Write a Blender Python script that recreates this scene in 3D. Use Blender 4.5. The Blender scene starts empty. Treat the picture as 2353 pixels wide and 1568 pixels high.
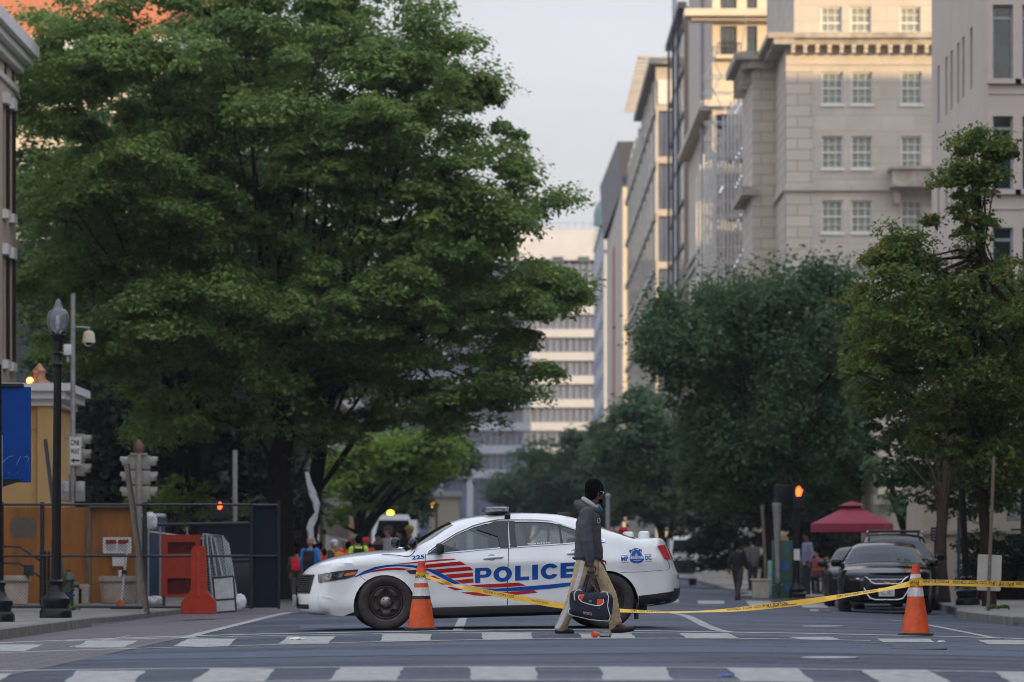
import bpy, bmesh, math, random
import numpy as np
from mathutils import Vector, Matrix, Euler
from mathutils import noise as mnoise
from mathutils.geometry import delaunay_2d_cdt
R = math.radians
random.seed(7)
rng = np.random.default_rng(11)
scene = bpy.context.scene
COL = scene.collection

# ------------------------------------------------------------------ camera
CAM_H, FPX, CX, HY = 0.81, 8550.0, 1176.5, 1300.0     # height, focal length and horizon, read off the photograph
cam = bpy.data.cameras.new('camera')
camo = bpy.data.objects.new('camera', cam)
COL.objects.link(camo)
camo.location = (0, 0, CAM_H)
camo.rotation_euler = (R(90), 0, 0)
cam.sensor_width = 36.0
cam.lens = 36.0 * FPX / 2353.0
cam.shift_y = (HY - 784.0) / 2353.0
cam.clip_start, cam.clip_end = 0.5, 6000.0
cam.dof.use_dof = True
cam.dof.focus_distance = 46.0
cam.dof.aperture_fstop = 2.4
cam.dof.aperture_blades = 9
scene.camera = camo

# ------------------------------------------------------------------ light
VEIL_UP, VEIL_SUN = 0.75, 0.55
SUN_EL, SUN_AZ = R(6.0), math.atan2(0.6, -0.8)         # direction towards the sun: x = sin(az), y = cos(az)
sl = bpy.data.lights.new('sun', 'SUN')
sl.energy, sl.angle, sl.color = 4.2, R(0.5), (1.0, 0.72, 0.40)
so = bpy.data.objects.new('sun', sl)
COL.objects.link(so)
sdir = Vector((math.sin(SUN_AZ) * math.cos(SUN_EL), math.cos(SUN_AZ) * math.cos(SUN_EL), math.sin(SUN_EL)))
so.rotation_euler = sdir.to_track_quat('Z', 'Y').to_euler()
so.location = sdir * 200
world = bpy.data.worlds.new('World')
scene.world = world
world.use_nodes = True
nt = world.node_tree
nt.nodes.clear()
wo = nt.nodes.new('ShaderNodeOutputWorld')
sky = nt.nodes.new('ShaderNodeTexSky')
sky.sky_type = 'NISHITA'
sky.sun_disc = False
sky.sun_elevation = SUN_EL
sky.sun_rotation = SUN_AZ
sky.air_density, sky.dust_density, sky.ozone_density = 1.0, 2.0, 1.5
b1 = nt.nodes.new('ShaderNodeBackground')
b1.inputs['Strength'].default_value = 0.05
# cloud veil: dim lavender grey low down in the north-east, brighter overhead and towards the hidden low sun
def nd(t, **k):
    n = nt.nodes.new(t)
    for a_, v_ in k.items(): setattr(n, a_, v_)
    return n
def mth(op, a_, b_):
    n = nd('ShaderNodeMath', operation=op)
    for i, v_ in enumerate((a_, b_)):
        if hasattr(v_, 'links'): nt.links.new(v_, n.inputs[i])
        else: n.inputs[i].default_value = v_
    return n.outputs[0]
tcw = nd('ShaderNodeTexCoord'); sxyz = nd('ShaderNodeSeparateXYZ'); nt.links.new(tcw.outputs['Generated'], sxyz.inputs[0])
up_ = mth('MAXIMUM', sxyz.outputs[2], 0.0)
west = mth('MAXIMUM', mth('ADD', mth('MULTIPLY', sxyz.outputs[0], math.sin(SUN_AZ)), mth('MULTIPLY', sxyz.outputs[1], math.cos(SUN_AZ))), 0.0)
cn = nd('ShaderNodeTexNoise'); cn.inputs['Scale'].default_value = 9.0; cn.inputs['Detail'].default_value = 5
cmp_ = nd('ShaderNodeMapping'); cmp_.inputs['Scale'].default_value = (1, 1, 3.5)
nt.links.new(tcw.outputs['Generated'], cmp_.inputs[0]); nt.links.new(cmp_.outputs[0], cn.inputs['Vector'])
lum = mth('ADD', mth('ADD', mth('ADD', 0.375, mth('MULTIPLY', up_, VEIL_UP)), mth('MULTIPLY', mth('MULTIPLY', west, west), VEIL_SUN)), mth('MULTIPLY', cn.outputs[0], 0.18))
b2 = nd('ShaderNodeBackground')
cmix = nd('ShaderNodeMixRGB'); cmix.inputs[1].default_value = (0.985, 0.95, 1.04, 1); cmix.inputs[2].default_value = (0.87, 0.97, 1.14, 1)
nt.links.new(mth('MINIMUM', mth('MULTIPLY', mth('MAXIMUM', mth('SUBTRACT', up_, 0.2), 0.0), 2.0), 1.0), cmix.inputs[0]); nt.links.new(cmix.outputs[0], b2.inputs['Color'])
nt.links.new(lum, b2.inputs['Strength'])
ad = nt.nodes.new('ShaderNodeAddShader')
nt.links.new(sky.outputs[0], b1.inputs['Color'])
nt.links.new(b1.outputs[0], ad.inputs[0])
nt.links.new(b2.outputs[0], ad.inputs[1])
nt.links.new(ad.outputs[0], wo.inputs['Surface'])
scene.view_settings.view_transform = 'Standard'
scene.view_settings.look = 'None'
scene.view_settings.exposure = 0.22
scene.view_settings.gamma = 1.0
scene.cycles.filter_width = 1.0
scene.cycles.max_bounces = 8
scene.cycles.transparent_max_bounces = 16
scene.cycles.use_denoising = True

# ------------------------------------------------------------------ where things stand
def gz(X, Y=0):                                         # the road is crowned
    c = min(7.2, max(-7.2, X - 0.75))
    return -0.0033 * c * c
WALK = -0.02                                            # top of the pavements
def P(x, y, Y):
    return Vector(((x - CX) * Y / FPX, Y, CAM_H + (HY - y) * Y / FPX))
def G(x, y, lift=0.0):
    Y = FPX * CAM_H / (y - HY)
    for _ in range(12):
        Y = FPX * (CAM_H - gz((x - CX) * Y / FPX)) / (y - HY)
    X = (x - CX) * Y / FPX
    return Vector((X, Y, gz(X) + lift))
def XV(x, Y): return (x - CX) * Y / FPX
def ZV(y, Y): return CAM_H + (HY - y) * Y / FPX

# ------------------------------------------------------------------ objects
def tag(o, label=None, cat=None, group=None, kind=None):
    if label: o['label'] = label
    if cat: o['category'] = cat
    if group: o['group'] = group
    if kind: o['kind'] = kind
    return o
def thing(name, label, cat, loc=(0, 0, 0), rot=0.0, group=None):
    o = bpy.data.objects.new(name, None)
    o.empty_display_size = 0.3
    COL.objects.link(o)
    o.location = loc
    o.rotation_euler = (0, 0, rot) if not hasattr(rot, '__len__') else rot
    return tag(o, label, cat, group)
def copy_tree(o, parent=None):
    c = o.copy()
    COL.objects.link(c)
    if parent: c.parent = parent
    for ch in KIDS.get(o.name, []):
        k = copy_tree(ch, c)
        KIDS.setdefault(c.name, []).append(k)
    return c
KIDS = {}
def link(name, me, mats, parent=None, ang=38, smooth=True):
    o = bpy.data.objects.new(name, me)
    COL.objects.link(o)
    for m in (mats if isinstance(mats, (list, tuple)) else [mats]):
        me.materials.append(m)
    if len(me.polygons):
        me.polygons.foreach_set('use_smooth', [smooth] * len(me.polygons))
        if smooth and ang < 179: me.set_sharp_from_angle(angle=R(ang))
    if parent:
        o.parent = parent
        KIDS.setdefault(parent.name, []).append(o)
    return o

class MB:
    """collects shapes for ONE mesh object"""
    def __init__(s): s.v, s.f, s.m, s.cur = [], [], [], 0
    def add(s, vs, fs):
        n = len(s.v)
        s.v.extend([tuple(v) for v in vs])
        for f in fs:
            s.f.append([i + n for i in f]); s.m.append(s.cur)
        return s
    def box(s, c, d, rot=None, taper=1.0, bev=0.0):
        hx, hy, hz = d[0] / 2, d[1] / 2, d[2] / 2
        if bev > 0:
            bm = bmesh.new()
            bmesh.ops.create_cube(bm, size=1.0)
            for v in bm.verts:
                t = taper if v.co.z > 0 else 1.0
                v.co = Vector((v.co.x * d[0] * t, v.co.y * d[1] * t, v.co.z * d[2]))
            bmesh.ops.bevel(bm, geom=bm.edges[:], offset=bev, segments=2, affect='EDGES', profile=0.5)
            bm.verts.index_update()
            vs = [v.co.copy() for v in bm.verts]; fs = [[v.index for v in f.verts] for f in bm.faces]
            bm.free()
        else:
            vs = [Vector((x * (taper if z > 0 else 1), y * (taper if z > 0 else 1), z)) for x, y, z in
                  ((-hx, -hy, -hz), (hx, -hy, -hz), (hx, hy, -hz), (-hx, hy, -hz), (-hx, -hy, hz), (hx, -hy, hz), (hx, hy, hz), (-hx, hy, hz))]
            fs = [(0, 3, 2, 1), (4, 5, 6, 7), (0, 1, 5, 4), (1, 2, 6, 5), (2, 3, 7, 6), (3, 0, 4, 7)]
        if rot is not None:
            M = rot if isinstance(rot, Matrix) else Euler(rot).to_matrix()
            vs = [M @ v for v in vs]
        return s.add([v + Vector(c) for v in vs], fs)
    def b2(s, lo, hi):                                   # box by corners
        return s.box([(a + b) / 2 for a, b in zip(lo, hi)], [abs(b - a) for a, b in zip(lo, hi)])
    def tube(s, pts, r, n=10, caps=True, ell=None):
        pts = [Vector(p) for p in pts]
        rs = r if hasattr(r, '__len__') else [r] * len(pts)
        vs, fs = [], []
        t0 = (pts[1] - pts[0]).normalized()
        a = Vector((0, 0, 1)) if abs(t0.z) < 0.9 else Vector((1, 0, 0))
        nrm = t0.cross(a).normalized()
        for i, p in enumerate(pts):
            t = (pts[min(i + 1, len(pts) - 1)] - pts[max(i - 1, 0)]).normalized()
            nrm = (nrm - t * nrm.dot(t)).normalized()
            bn = t.cross(nrm)
            for k in range(n):
                th = 2 * math.pi * k / n
                vs.append(p + (nrm * math.cos(th) + bn * math.sin(th)) * rs[i])
        for i in range(len(pts) - 1):
            for k in range(n):
                k2 = (k + 1) % n
                fs.append((i * n + k, i * n + k2, (i + 1) * n + k2, (i + 1) * n + k))
        if caps:
            fs.append(list(range(n))[::-1]); fs.append([(len(pts) - 1) * n + k for k in range(n)])
        return s.add(vs, fs)
    def lathe(s, prof, n=24, c=(0, 0, 0), axis='z', sq=None, caps=True):
        vs, fs = [], []
        for r, z in prof:
            for k in range(n):
                th = 2 * math.pi * (k + 0.5) / n
                x, y = r * math.cos(th), r * math.sin(th)
                if sq: x, y = x * sq[0], y * sq[1]
                if axis == 'z': vs.append((c[0] + x, c[1] + y, c[2] + z))
                elif axis == 'y': vs.append((c[0] + x, c[1] + z, c[2] + y))
                else: vs.append((c[0] + z, c[1] + x, c[2] + y))
        for i in range(len(prof) - 1):
            for k in range(n):
                k2 = (k + 1) % n
                q = (i * n + k, i * n + k2, (i + 1) * n + k2, (i + 1) * n + k)
                fs.append(q if axis != 'y' else q[::-1])
        e = (list(range(n))[::-1], [(len(prof) - 1) * n + k for k in range(n)])
        if caps and prof[0][0] > 1e-4: fs.append(e[0] if axis != 'y' else e[0][::-1])
        if caps and prof[-1][0] > 1e-4: fs.append(e[1] if axis != 'y' else e[1][::-1])
        return s.add(vs, fs)
    def ball(s, c, r, n=16, m=10):
        rr = r if hasattr(r, '__len__') else (r, r, r)
        prof = [(max(1e-5, math.sin(math.pi * i / m)), -math.cos(math.pi * i / m)) for i in range(m + 1)]
        vs, fs = [], []
        for a, z in prof:
            for k in range(n):
                th = 2 * math.pi * k / n
                vs.append((c[0] + rr[0] * a * math.cos(th), c[1] + rr[1] * a * math.sin(th), c[2] + rr[2] * z))
        for i in range(m):
            for k in range(n):
                k2 = (k + 1) % n
                fs.append((i * n + k, i * n + k2, (i + 1) * n + k2, (i + 1) * n + k))
        return s.add(vs, fs)
    def prism(s, poly, O, U, V, depth):                  # flat outline given a thickness along UxV
        O, U, V = Vector(O), Vector(U), Vector(V)
        W = U.cross(V).normalized() * depth
        n = len(poly)
        a = [O + U * p[0] + V * p[1] for p in poly]
        return s.add(a + [p + W for p in a], [list(range(n))[::-1], [n + i for i in range(n)]] +
                     [(i, (i + 1) % n, n + (i + 1) % n, n + i) for i in range(n)])
    def build(s, name, mats, parent=None, world=False, ang=38, smooth=True):
        off = Vector(parent.location) if (parent and world) else Vector((0, 0, 0))
        me = bpy.data.meshes.new(name)
        me.from_pydata([(v[0] - off[0], v[1] - off[1], v[2] - off[2]) for v in s.v], [], s.f)
        me.polygons.foreach_set('material_index', s.m)
        me.update()
        return link(name, me, mats, parent, ang, smooth)

def mesh_np(name, verts, nv, mats, parent=None, off=(0, 0, 0)):   # many equal polygons, fast
    verts = np.asarray(verts, dtype=np.float32) - np.asarray(off, dtype=np.float32)
    n = len(verts); me = bpy.data.meshes.new(name)
    me.vertices.add(n); me.vertices.foreach_set('co', verts.ravel())
    me.loops.add(n); me.loops.foreach_set('vertex_index', np.arange(n, dtype=np.int32))
    me.polygons.add(n // nv); me.polygons.foreach_set('loop_start', np.arange(0, n, nv, dtype=np.int32))
    me.update(calc_edges=True)
    return link(name, me, mats, parent, smooth=False)

def inside(px, py, poly):
    c = np.zeros(np.shape(px), bool)
    n = len(poly); j = n - 1
    for i in range(n):
        xi, yi = poly[i]; xj, yj = poly[j]
        if yi != yj:
            c ^= ((yi > py) != (yj > py)) & (px < (xj - xi) * (py - yi) / (yj - yi) + xi)
        j = i
    return c
def fill2d(outer, holes=(), step=0.05):
    """triangulated 2-D region with inner sample points -> points, triangles"""
    pts, edges = [], []
    for loop in [outer] + list(holes):
        dens = []
        for i, p in enumerate(loop):
            q = loop[(i + 1) % len(loop)]
            L = math.hypot(q[0] - p[0], q[1] - p[1]); k = max(1, int(L / step))
            for t in range(k): dens.append((p[0] + (q[0] - p[0]) * t / k, p[1] + (q[1] - p[1]) * t / k))
        b = len(pts); pts += dens
        edges += [(b + i, b + (i + 1) % len(dens)) for i in range(len(dens))]
    xs = [p[0] for p in outer]; ys = [p[1] for p in outer]
    gx, gy = np.meshgrid(np.arange(min(xs) + step / 2, max(xs), step), np.arange(min(ys) + step / 2, max(ys), step))
    gx, gy = gx.ravel(), gy.ravel()
    ok = inside(gx, gy, outer)
    for h in holes: ok &= ~inside(gx, gy, h)
    if ok.any():
        bp = np.array(pts)
        d = np.min((gx[ok][:, None] - bp[None, :, 0]) ** 2 + (gy[ok][:, None] - bp[None, :, 1]) ** 2, axis=1)
        pts += [(float(a), float(b)) for a, b, dd in zip(gx[ok], gy[ok], d) if dd > (0.35 * step) ** 2]
    v, _, f, *_r = delaunay_2d_cdt([Vector(p) for p in pts], edges, [], 0, 1e-6)
    va = np.array([(p[0], p[1]) for p in v])
    fa = np.array([list(t) for t in f])
    c = va[fa].mean(axis=1)
    ok = inside(c[:, 0], c[:, 1], outer)
    for h in holes: ok &= ~inside(c[:, 0], c[:, 1], h)
    return va, fa[ok]

_tc = {}
def text2d(s, bold=0.0, spacing=1.0):
    """text as 2-D mesh, left-aligned, cap height 1"""
    k = (s, bold, spacing)
    if k in _tc: return _tc[k]
    cu = bpy.data.curves.new('t', 'FONT')
    cu.body = s; cu.size = 1.0; cu.offset = bold; cu.space_character = spacing; cu.resolution_u = 3
    o = bpy.data.objects.new('t', cu); COL.objects.link(o)
    dg = bpy.context.evaluated_depsgraph_get(); dg.update()
    me = bpy.data.meshes.new_from_object(o.evaluated_get(dg))
    vs = [(v.co.x / 0.69, v.co.y / 0.69) for v in me.vertices]; fs = [list(p.vertices) for p in me.polygons]
    bpy.data.objects.remove(o); bpy.data.curves.remove(cu); bpy.data.meshes.remove(me)
    if vs:
        x0 = min(v[0] for v in vs); vs = [(x - x0, y) for x, y in vs]
    _tc[k] = (vs, fs)
    return _tc[k]
def text_on(mb, s, fn, h, bold=0.0, w=None, center=True, spacing=1.0):
    """text of cap height h (and width w) laid through fn(u, v) -> point"""
    vs, fs = text2d(s, bold, spacing)
    W = max(v[0] for v in vs)
    sx = (w / W) if w else h
    mb.add([fn((x - (W / 2 if center else 0)) * sx, y * h) for x, y in vs], fs)

# ------------------------------------------------------------------ materials
def mat(name, col, rough=0.6, metal=0.0, var=0.12, scale=4.0, bump=0.0, coat=0.0, spec=0.5, emit=None, es=0.0, alpha=1.0,
        stretch=(1, 1, 1), col2=None, detail=6.0, trans=0.0, bscale=None):
    m = bpy.data.materials.new(name); m.use_nodes = True
    t = m.node_tree; b = t.nodes['Principled BSDF']
    b.inputs['Roughness'].default_value = rough; b.inputs['Metallic'].default_value = metal
    b.inputs['Coat Weight'].default_value = coat; b.inputs['Coat Roughness'].default_value = 0.03
    b.inputs['Specular IOR Level'].default_value = spec
    b.inputs['Alpha'].default_value = alpha
    b.inputs['Transmission Weight'].default_value = trans
    c = tuple(col) + (1,)
    tc = t.nodes.new('ShaderNodeTexCoord'); mp = t.nodes.new('ShaderNodeMapping')
    mp.inputs['Scale'].default_value = stretch
    t.links.new(tc.outputs['Object'], mp.inputs['Vector'])
    nz = t.nodes.new('ShaderNodeTexNoise'); nz.inputs['Scale'].default_value = scale; nz.inputs['Detail'].default_value = detail
    nz.inputs['Roughness'].default_value = 0.65
    t.links.new(mp.outputs[0], nz.inputs['Vector'])
    rp = t.nodes.new('ShaderNodeValToRGB')
    d = tuple(col2) if col2 else tuple(x * (1 - var * 1.6) for x in col)
    e = tuple(col) if col2 else tuple(min(1, x * (1 + var)) for x in col)
    rp.color_ramp.elements[0].position, rp.color_ramp.elements[1].position = 0.32, 0.68
    rp.color_ramp.elements[0].color, rp.color_ramp.elements[1].color = d + (1,), e + (1,)
    t.links.new(nz.outputs[0], rp.inputs[0])
    t.links.new(rp.outputs[0], b.inputs['Base Color'])
    if bump:
        n2 = t.nodes.new('ShaderNodeTexNoise'); n2.inputs['Scale'].default_value = bscale or scale * 5; n2.inputs['Detail'].default_value = 4
        t.links.new(mp.outputs[0], n2.inputs['Vector'])
        bp = t.nodes.new('ShaderNodeBump'); bp.inputs['Strength'].default_value = bump; bp.inputs['Distance'].default_value = 0.02
        t.links.new(n2.outputs[0], bp.inputs['Height']); t.links.new(bp.outputs[0], b.inputs['Normal'])
    if emit:
        b.inputs['Emission Color'].default_value = tuple(emit) + (1,); b.inputs['Emission Strength'].default_value = es
    return m
def glass(name, tint=(0.75, 0.82, 0.82), clear=0.7, dark=(0.01, 0.012, 0.014), rough=0.02, ior=1.5):
    """a pane: part see-through, part dark tint, with a real reflection"""
    m = bpy.data.materials.new(name); m.use_nodes = True
    t = m.node_tree; b = t.nodes['Principled BSDF']; o = t.nodes['Material Output']
    b.inputs['Base Color'].default_value = tuple(dark) + (1,); b.inputs['Roughness'].default_value = rough
    b.inputs['Specular IOR Level'].default_value = 0.0
    tr = t.nodes.new('ShaderNodeBsdfTransparent'); tr.inputs[0].default_value = tuple(tint) + (1,)
    gl = t.nodes.new('ShaderNodeBsdfGlossy'); gl.inputs['Roughness'].default_value = rough
    fr = t.nodes.new('ShaderNodeFresnel'); fr.inputs['IOR'].default_value = ior
    m1 = t.nodes.new('ShaderNodeMixShader'); m1.inputs[0].default_value = clear
    t.links.new(b.outputs[0], m1.inputs[1]); t.links.new(tr.outputs[0], m1.inputs[2])
    m2 = t.nodes.new('ShaderNodeMixShader')
    t.links.new(fr.outputs[0], m2.inputs[0]); t.links.new(m1.outputs[0], m2.inputs[1]); t.links.new(gl.outputs[0], m2.inputs[2])
    t.links.new(m2.outputs[0], o.inputs['Surface'])
    return m
def foliage(name, c1, c2, c3, scale=0.8):
    m = bpy.data.materials.new(name); m.use_nodes = True
    t = m.node_tree; b = t.nodes['Principled BSDF']; o = t.nodes['Material Output']
    ge = t.nodes.new('ShaderNodeNewGeometry'); tc = t.nodes.new('ShaderNodeTexCoord')
    nz = t.nodes.new('ShaderNodeTexNoise'); nz.inputs['Scale'].default_value = scale; nz.inputs['Detail'].default_value = 3
    t.links.new(tc.outputs['Object'], nz.inputs['Vector'])
    r1 = t.nodes.new('ShaderNodeValToRGB')
    r1.color_ramp.elements[0].position, r1.color_ramp.elements[1].position = 0.38, 0.66
    r1.color_ramp.elements[0].color, r1.color_ramp.elements[1].color = tuple(c1) + (1,), tuple(c2) + (1,)
    t.links.new(nz.outputs[0], r1.inputs[0])
    r2 = t.nodes.new('ShaderNodeValToRGB')
    r2.color_ramp.elements[0].position, r2.color_ramp.elements[1].position = 0.72, 1.0
    r2.color_ramp.elements[0].color, r2.color_ramp.elements[1].color = (0, 0, 0, 1), (1, 1, 1, 1)
    t.links.new(ge.outputs['Random Per Island'], r2.inputs[0])
    mx = t.nodes.new('ShaderNodeMixRGB'); mx.inputs[2].default_value = tuple(c3) + (1,)
    t.links.new(r2.outputs[0], mx.inputs[0]); t.links.new(r1.outputs[0], mx.inputs[1])
    t.links.new(mx.outputs[0], b.inputs['Base Color'])
    b.inputs['Roughness'].default_value = 0.55; b.inputs['Specular IOR Level'].default_value = 0.25
    tl = t.nodes.new('ShaderNodeBsdfTranslucent'); t.links.new(mx.outputs[0], tl.inputs[0])
    ms = t.nodes.new('ShaderNodeMixShader'); ms.inputs[0].default_value = 0.45
    t.links.new(b.outputs[0], ms.inputs[1]); t.links.new(tl.outputs[0], ms.inputs[2])
    t.links.new(ms.outputs[0], o.inputs['Surface'])
    return m
def brickmat(name, c1, c2, mortar, bw, bh, msize=0.02, rough=0.85, off=0.5, use='xz', noise_amt=0.25):
    m = bpy.data.materials.new(name); m.use_nodes = True
    t = m.node_tree; b = t.nodes['Principled BSDF']; b.inputs['Roughness'].default_value = rough
    tc = t.nodes.new('ShaderNodeTexCoord'); sp = t.nodes.new('ShaderNodeSeparateXYZ'); cb = t.nodes.new('ShaderNodeCombineXYZ')
    t.links.new(tc.outputs['Object'], sp.inputs[0])
    if use == 'xz':
        am = t.nodes.new('ShaderNodeMath'); am.operation = 'ADD'
        t.links.new(sp.outputs[0], am.inputs[0]); t.links.new(sp.outputs[1], am.inputs[1])
        t.links.new(am.outputs[0], cb.inputs[0]); t.links.new(sp.outputs[2], cb.inputs[1])
    else:
        t.links.new(sp.outputs[0], cb.inputs[0]); t.links.new(sp.outputs[1], cb.inputs[1])
    bt = t.nodes.new('ShaderNodeTexBrick'); bt.offset = off
    bt.inputs['Color1'].default_value, bt.inputs['Color2'].default_value, bt.inputs['Mortar'].default_value = tuple(c1) + (1,), tuple(c2) + (1,), tuple(mortar) + (1,)
    bt.inputs['Scale'].default_value = 1.0; bt.inputs['Mortar Size'].default_value = msize
    bt.inputs['Brick Width'].default_value, bt.inputs['Row Height'].default_value = bw, bh
    t.links.new(cb.outputs[0], bt.inputs['Vector'])
    nz = t.nodes.new('ShaderNodeTexNoise'); nz.inputs['Scale'].default_value = 0.6; nz.inputs['Detail'].default_value = 8
    t.links.new(tc.outputs['Object'], nz.inputs['Vector'])
    mx = t.nodes.new('ShaderNodeMixRGB'); mx.blend_type = 'MULTIPLY'; mx.inputs[0].default_value = noise_amt
    t.links.new(bt.outputs[0], mx.inputs[1]); t.links.new(nz.outputs[0], mx.inputs[2])
    t.links.new(mx.outputs[0], b.inputs['Base Color'])
    return m

M = {}
M['white_paint'] = mat('car_white', (0.78, 0.775, 0.755), 0.3, var=0.05, scale=1.6, coat=1.0)
M['black_paint'] = mat('car_black', (0.003, 0.004, 0.007), 0.1, var=0.1, coat=0.0, spec=0.28)
M['silver_paint'] = mat('car_dark_grey', (0.016, 0.018, 0.022), 0.25, 0.1, var=0.05, coat=0.0, spec=0.15)
M['black_plastic'] = mat('black_plastic', (0.018, 0.018, 0.02), 0.5, var=0.2, scale=9)
M['black_gloss'] = mat('black_gloss', (0.006, 0.006, 0.008), 0.12, var=0.1)
M['brake'] = mat('brake_grey', (0.12, 0.105, 0.10), 0.6, 0.3, var=0.3, scale=12)
M['rubber'] = mat('tyre_rubber', (0.042, 0.034, 0.032), 0.8, var=0.25, scale=14, bump=0.2)
M['steel_wheel'] = mat('dusty_steel_wheel', (0.052, 0.036, 0.031), 0.42, 0.3, var=0.3, scale=9)
M['chrome'] = mat('chrome', (0.72, 0.72, 0.74), 0.12, 1.0, var=0.06)
M['dull_chrome'] = mat('dull_chrome', (0.30, 0.28, 0.26), 0.33, 1.0, var=0.2, scale=20)
M['decal_blue'] = mat('decal_blue', (0.003, 0.070, 0.33), 0.4, spec=0.25, var=0.05)
M['decal_red'] = mat('decal_red', (0.46, 0.010, 0.014), 0.4, spec=0.25, var=0.06)
M['decal_white'] = mat('decal_white', (0.78, 0.78, 0.78), 0.4, var=0.03)
M['decal_grey'] = mat('decal_grey', (0.30, 0.36, 0.48), 0.4, var=0.1, scale=30)
M['seam'] = mat('seam_shadow_gap', (0.02, 0.02, 0.02), 0.8)
M['interior'] = mat('car_interior', (0.018, 0.019, 0.022), 0.8, var=0.25)
M['car_glass'] = glass('car_glass', (0.84, 0.92, 0.90), 0.78, ior=1.75)
M['dark_glass'] = glass('dark_car_glass', (0.42, 0.5, 0.6), 0.35, (0.006, 0.014, 0.030), ior=1.4)
M['lamp_glass'] = glass('lamp_glass', (0.92, 0.93, 0.95), 0.8, (0.2, 0.2, 0.22))
M['tail_red'] = mat('tail_lamp_red', (0.80, 0.010, 0.016), 0.12, var=0.35, scale=14, coat=1.0)
M['tail_dark'] = mat('tail_lamp_dark_red', (0.22, 0.006, 0.008), 0.12, var=0.2, coat=1.0)
M['amber_lens'] = mat('amber_lens', (0.75, 0.16, 0.02), 0.2, var=0.1, coat=1.0)
M['headlamp'] = mat('headlamp_inside', (0.10, 0.11, 0.12), 0.18, 0.7, var=0.5, scale=16, coat=1.0)
M['lightbar_red'] = mat('lightbar_red', (0.40, 0.10, 0.09), 0.15, var=0.2, coat=1.0)
M['lightbar_blue'] = mat('lightbar_blue', (0.16, 0.30, 0.40), 0.15, var=0.2, coat=1.0)
M['lightbar_clear'] = mat('lightbar_clear', (0.42, 0.41, 0.40), 0.2, 0.2, var=0.35, scale=26, coat=1.0)
M['cone_orange'] = mat('cone_orange', (0.70, 0.085, 0.012), 0.55, var=0.18, scale=7, bump=0.05)
M['cone_top'] = mat('cone_top_red', (0.62, 0.045, 0.02), 0.5, var=0.12, scale=7)
M['cone_white'] = mat('cone_reflective_white', (0.66, 0.65, 0.62), 0.4, var=0.22, scale=16)
M['cone_base'] = mat('cone_base_rubber', (0.03, 0.032, 0.028), 0.8, var=0.2)
M['tape'] = mat('tape_yellow', (0.75, 0.42, 0.012), 0.35, var=0.08, scale=10)
M['ink'] = mat('black_ink', (0.012, 0.011, 0.010), 0.5)
M['asphalt2'] = mat('patched_asphalt', (0.085, 0.100, 0.135), 0.75, spec=0.15, var=0.1, scale=3, bump=0.3, bscale=60)
M['road_white'] = mat('worn_road_paint', (0.46, 0.44, 0.40), 0.75, spec=0.15, var=0.08, scale=7, bump=0.3, bscale=50, col2=(0.20, 0.20, 0.205))
M['concrete'] = mat('pavement_concrete', (0.22, 0.20, 0.185), 0.85, spec=0.2, var=0.14, scale=1.5, bump=0.3, bscale=40)
M['curb'] = mat('granite_curb', (0.17, 0.155, 0.14), 0.85, var=0.25, scale=4, bump=0.3)
M['pavers'] = brickmat('gutter_pavers', (0.175, 0.14, 0.155), (0.115, 0.10, 0.115), (0.055, 0.05, 0.055), 0.5, 0.25, 0.02, use='xy', noise_amt=0.4)
M['black_metal'] = mat('black_iron', (0.007, 0.007, 0.008), 0.4, 0.0, spec=0.3, var=0.2, scale=8)
M['grey_metal'] = mat('galvanised_grey', (0.34, 0.35, 0.36), 0.5, 0.4, var=0.15, scale=7)
M['beige_metal'] = mat('painted_signal_grey', (0.27, 0.255, 0.22), 0.5, var=0.15, scale=6)
M['dark_metal'] = mat('dark_steel', (0.03, 0.031, 0.036), 0.5, 0.3, var=0.2)
M['scaffold'] = mat('pale_scaffold_tube', (0.62, 0.60, 0.56), 0.45, 0.3, var=0.1)
M['rust'] = mat('rusty_iron', (0.20, 0.10, 0.07), 0.7, var=0.3, scale=10)
M['stone'] = mat('stone_planter', (0.42, 0.36, 0.29), 0.85, var=0.14, scale=4, bump=0.3)
M['wood'] = mat('weathered_wood', (0.17, 0.135, 0.10), 0.8, var=0.25, scale=6, stretch=(8, 8, 0.6), bump=0.2)
M['plywood'] = mat('stained_plywood', (0.46, 0.175, 0.03), 0.75, var=0.25, scale=1.6, stretch=(2.5, 2.5, 0.5), col2=(0.24, 0.105, 0.035), spec=0.2)
M['ply_patch'] = mat('grey_overpaint', (0.15, 0.12, 0.095), 0.85, var=0.1)
M['yellow_wall'] = mat('ochre_render', (0.56, 0.36, 0.15), 0.85, var=0.08, scale=1.3)
M['tan_wall'] = mat('tan_render', (0.50, 0.41, 0.32), 0.85, var=0.06, scale=0.8)
M['trim_white'] = mat('white_trim', (0.70, 0.69, 0.68), 0.6, var=0.06)
M['sign_blue'] = mat('blue_panel', (0.003, 0.045, 0.22), 0.5, spec=0.1, var=0.06)
M['scrawl'] = mat('white_scrawl', (0.18, 0.30, 0.5), 0.6)
M['sign_white'] = mat('sign_white', (0.72, 0.71, 0.68), 0.45, var=0.04)
M['sign_back'] = mat('bare_sign_back', (0.47, 0.44, 0.38), 0.45, 0.35, var=0.1, scale=3)
M['sign_red'] = mat('sign_red', (0.34, 0.02, 0.03), 0.5)
M['barrier_red'] = mat('barrier_red', (0.36, 0.036, 0.012), 0.6, spec=0.2, var=0.12, scale=5)
M['hydrant'] = mat('dark_green_iron', (0.022, 0.045, 0.03), 0.45, var=0.2, scale=9)
M['screen'] = mat('dark_privacy_mesh', (0.016, 0.020, 0.030), 0.9, spec=0.05, var=0.12, scale=20)
M['tarp'] = mat('white_plastic', (0.60, 0.60, 0.62), 0.6, var=0.1, scale=6, bump=0.4)
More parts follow.
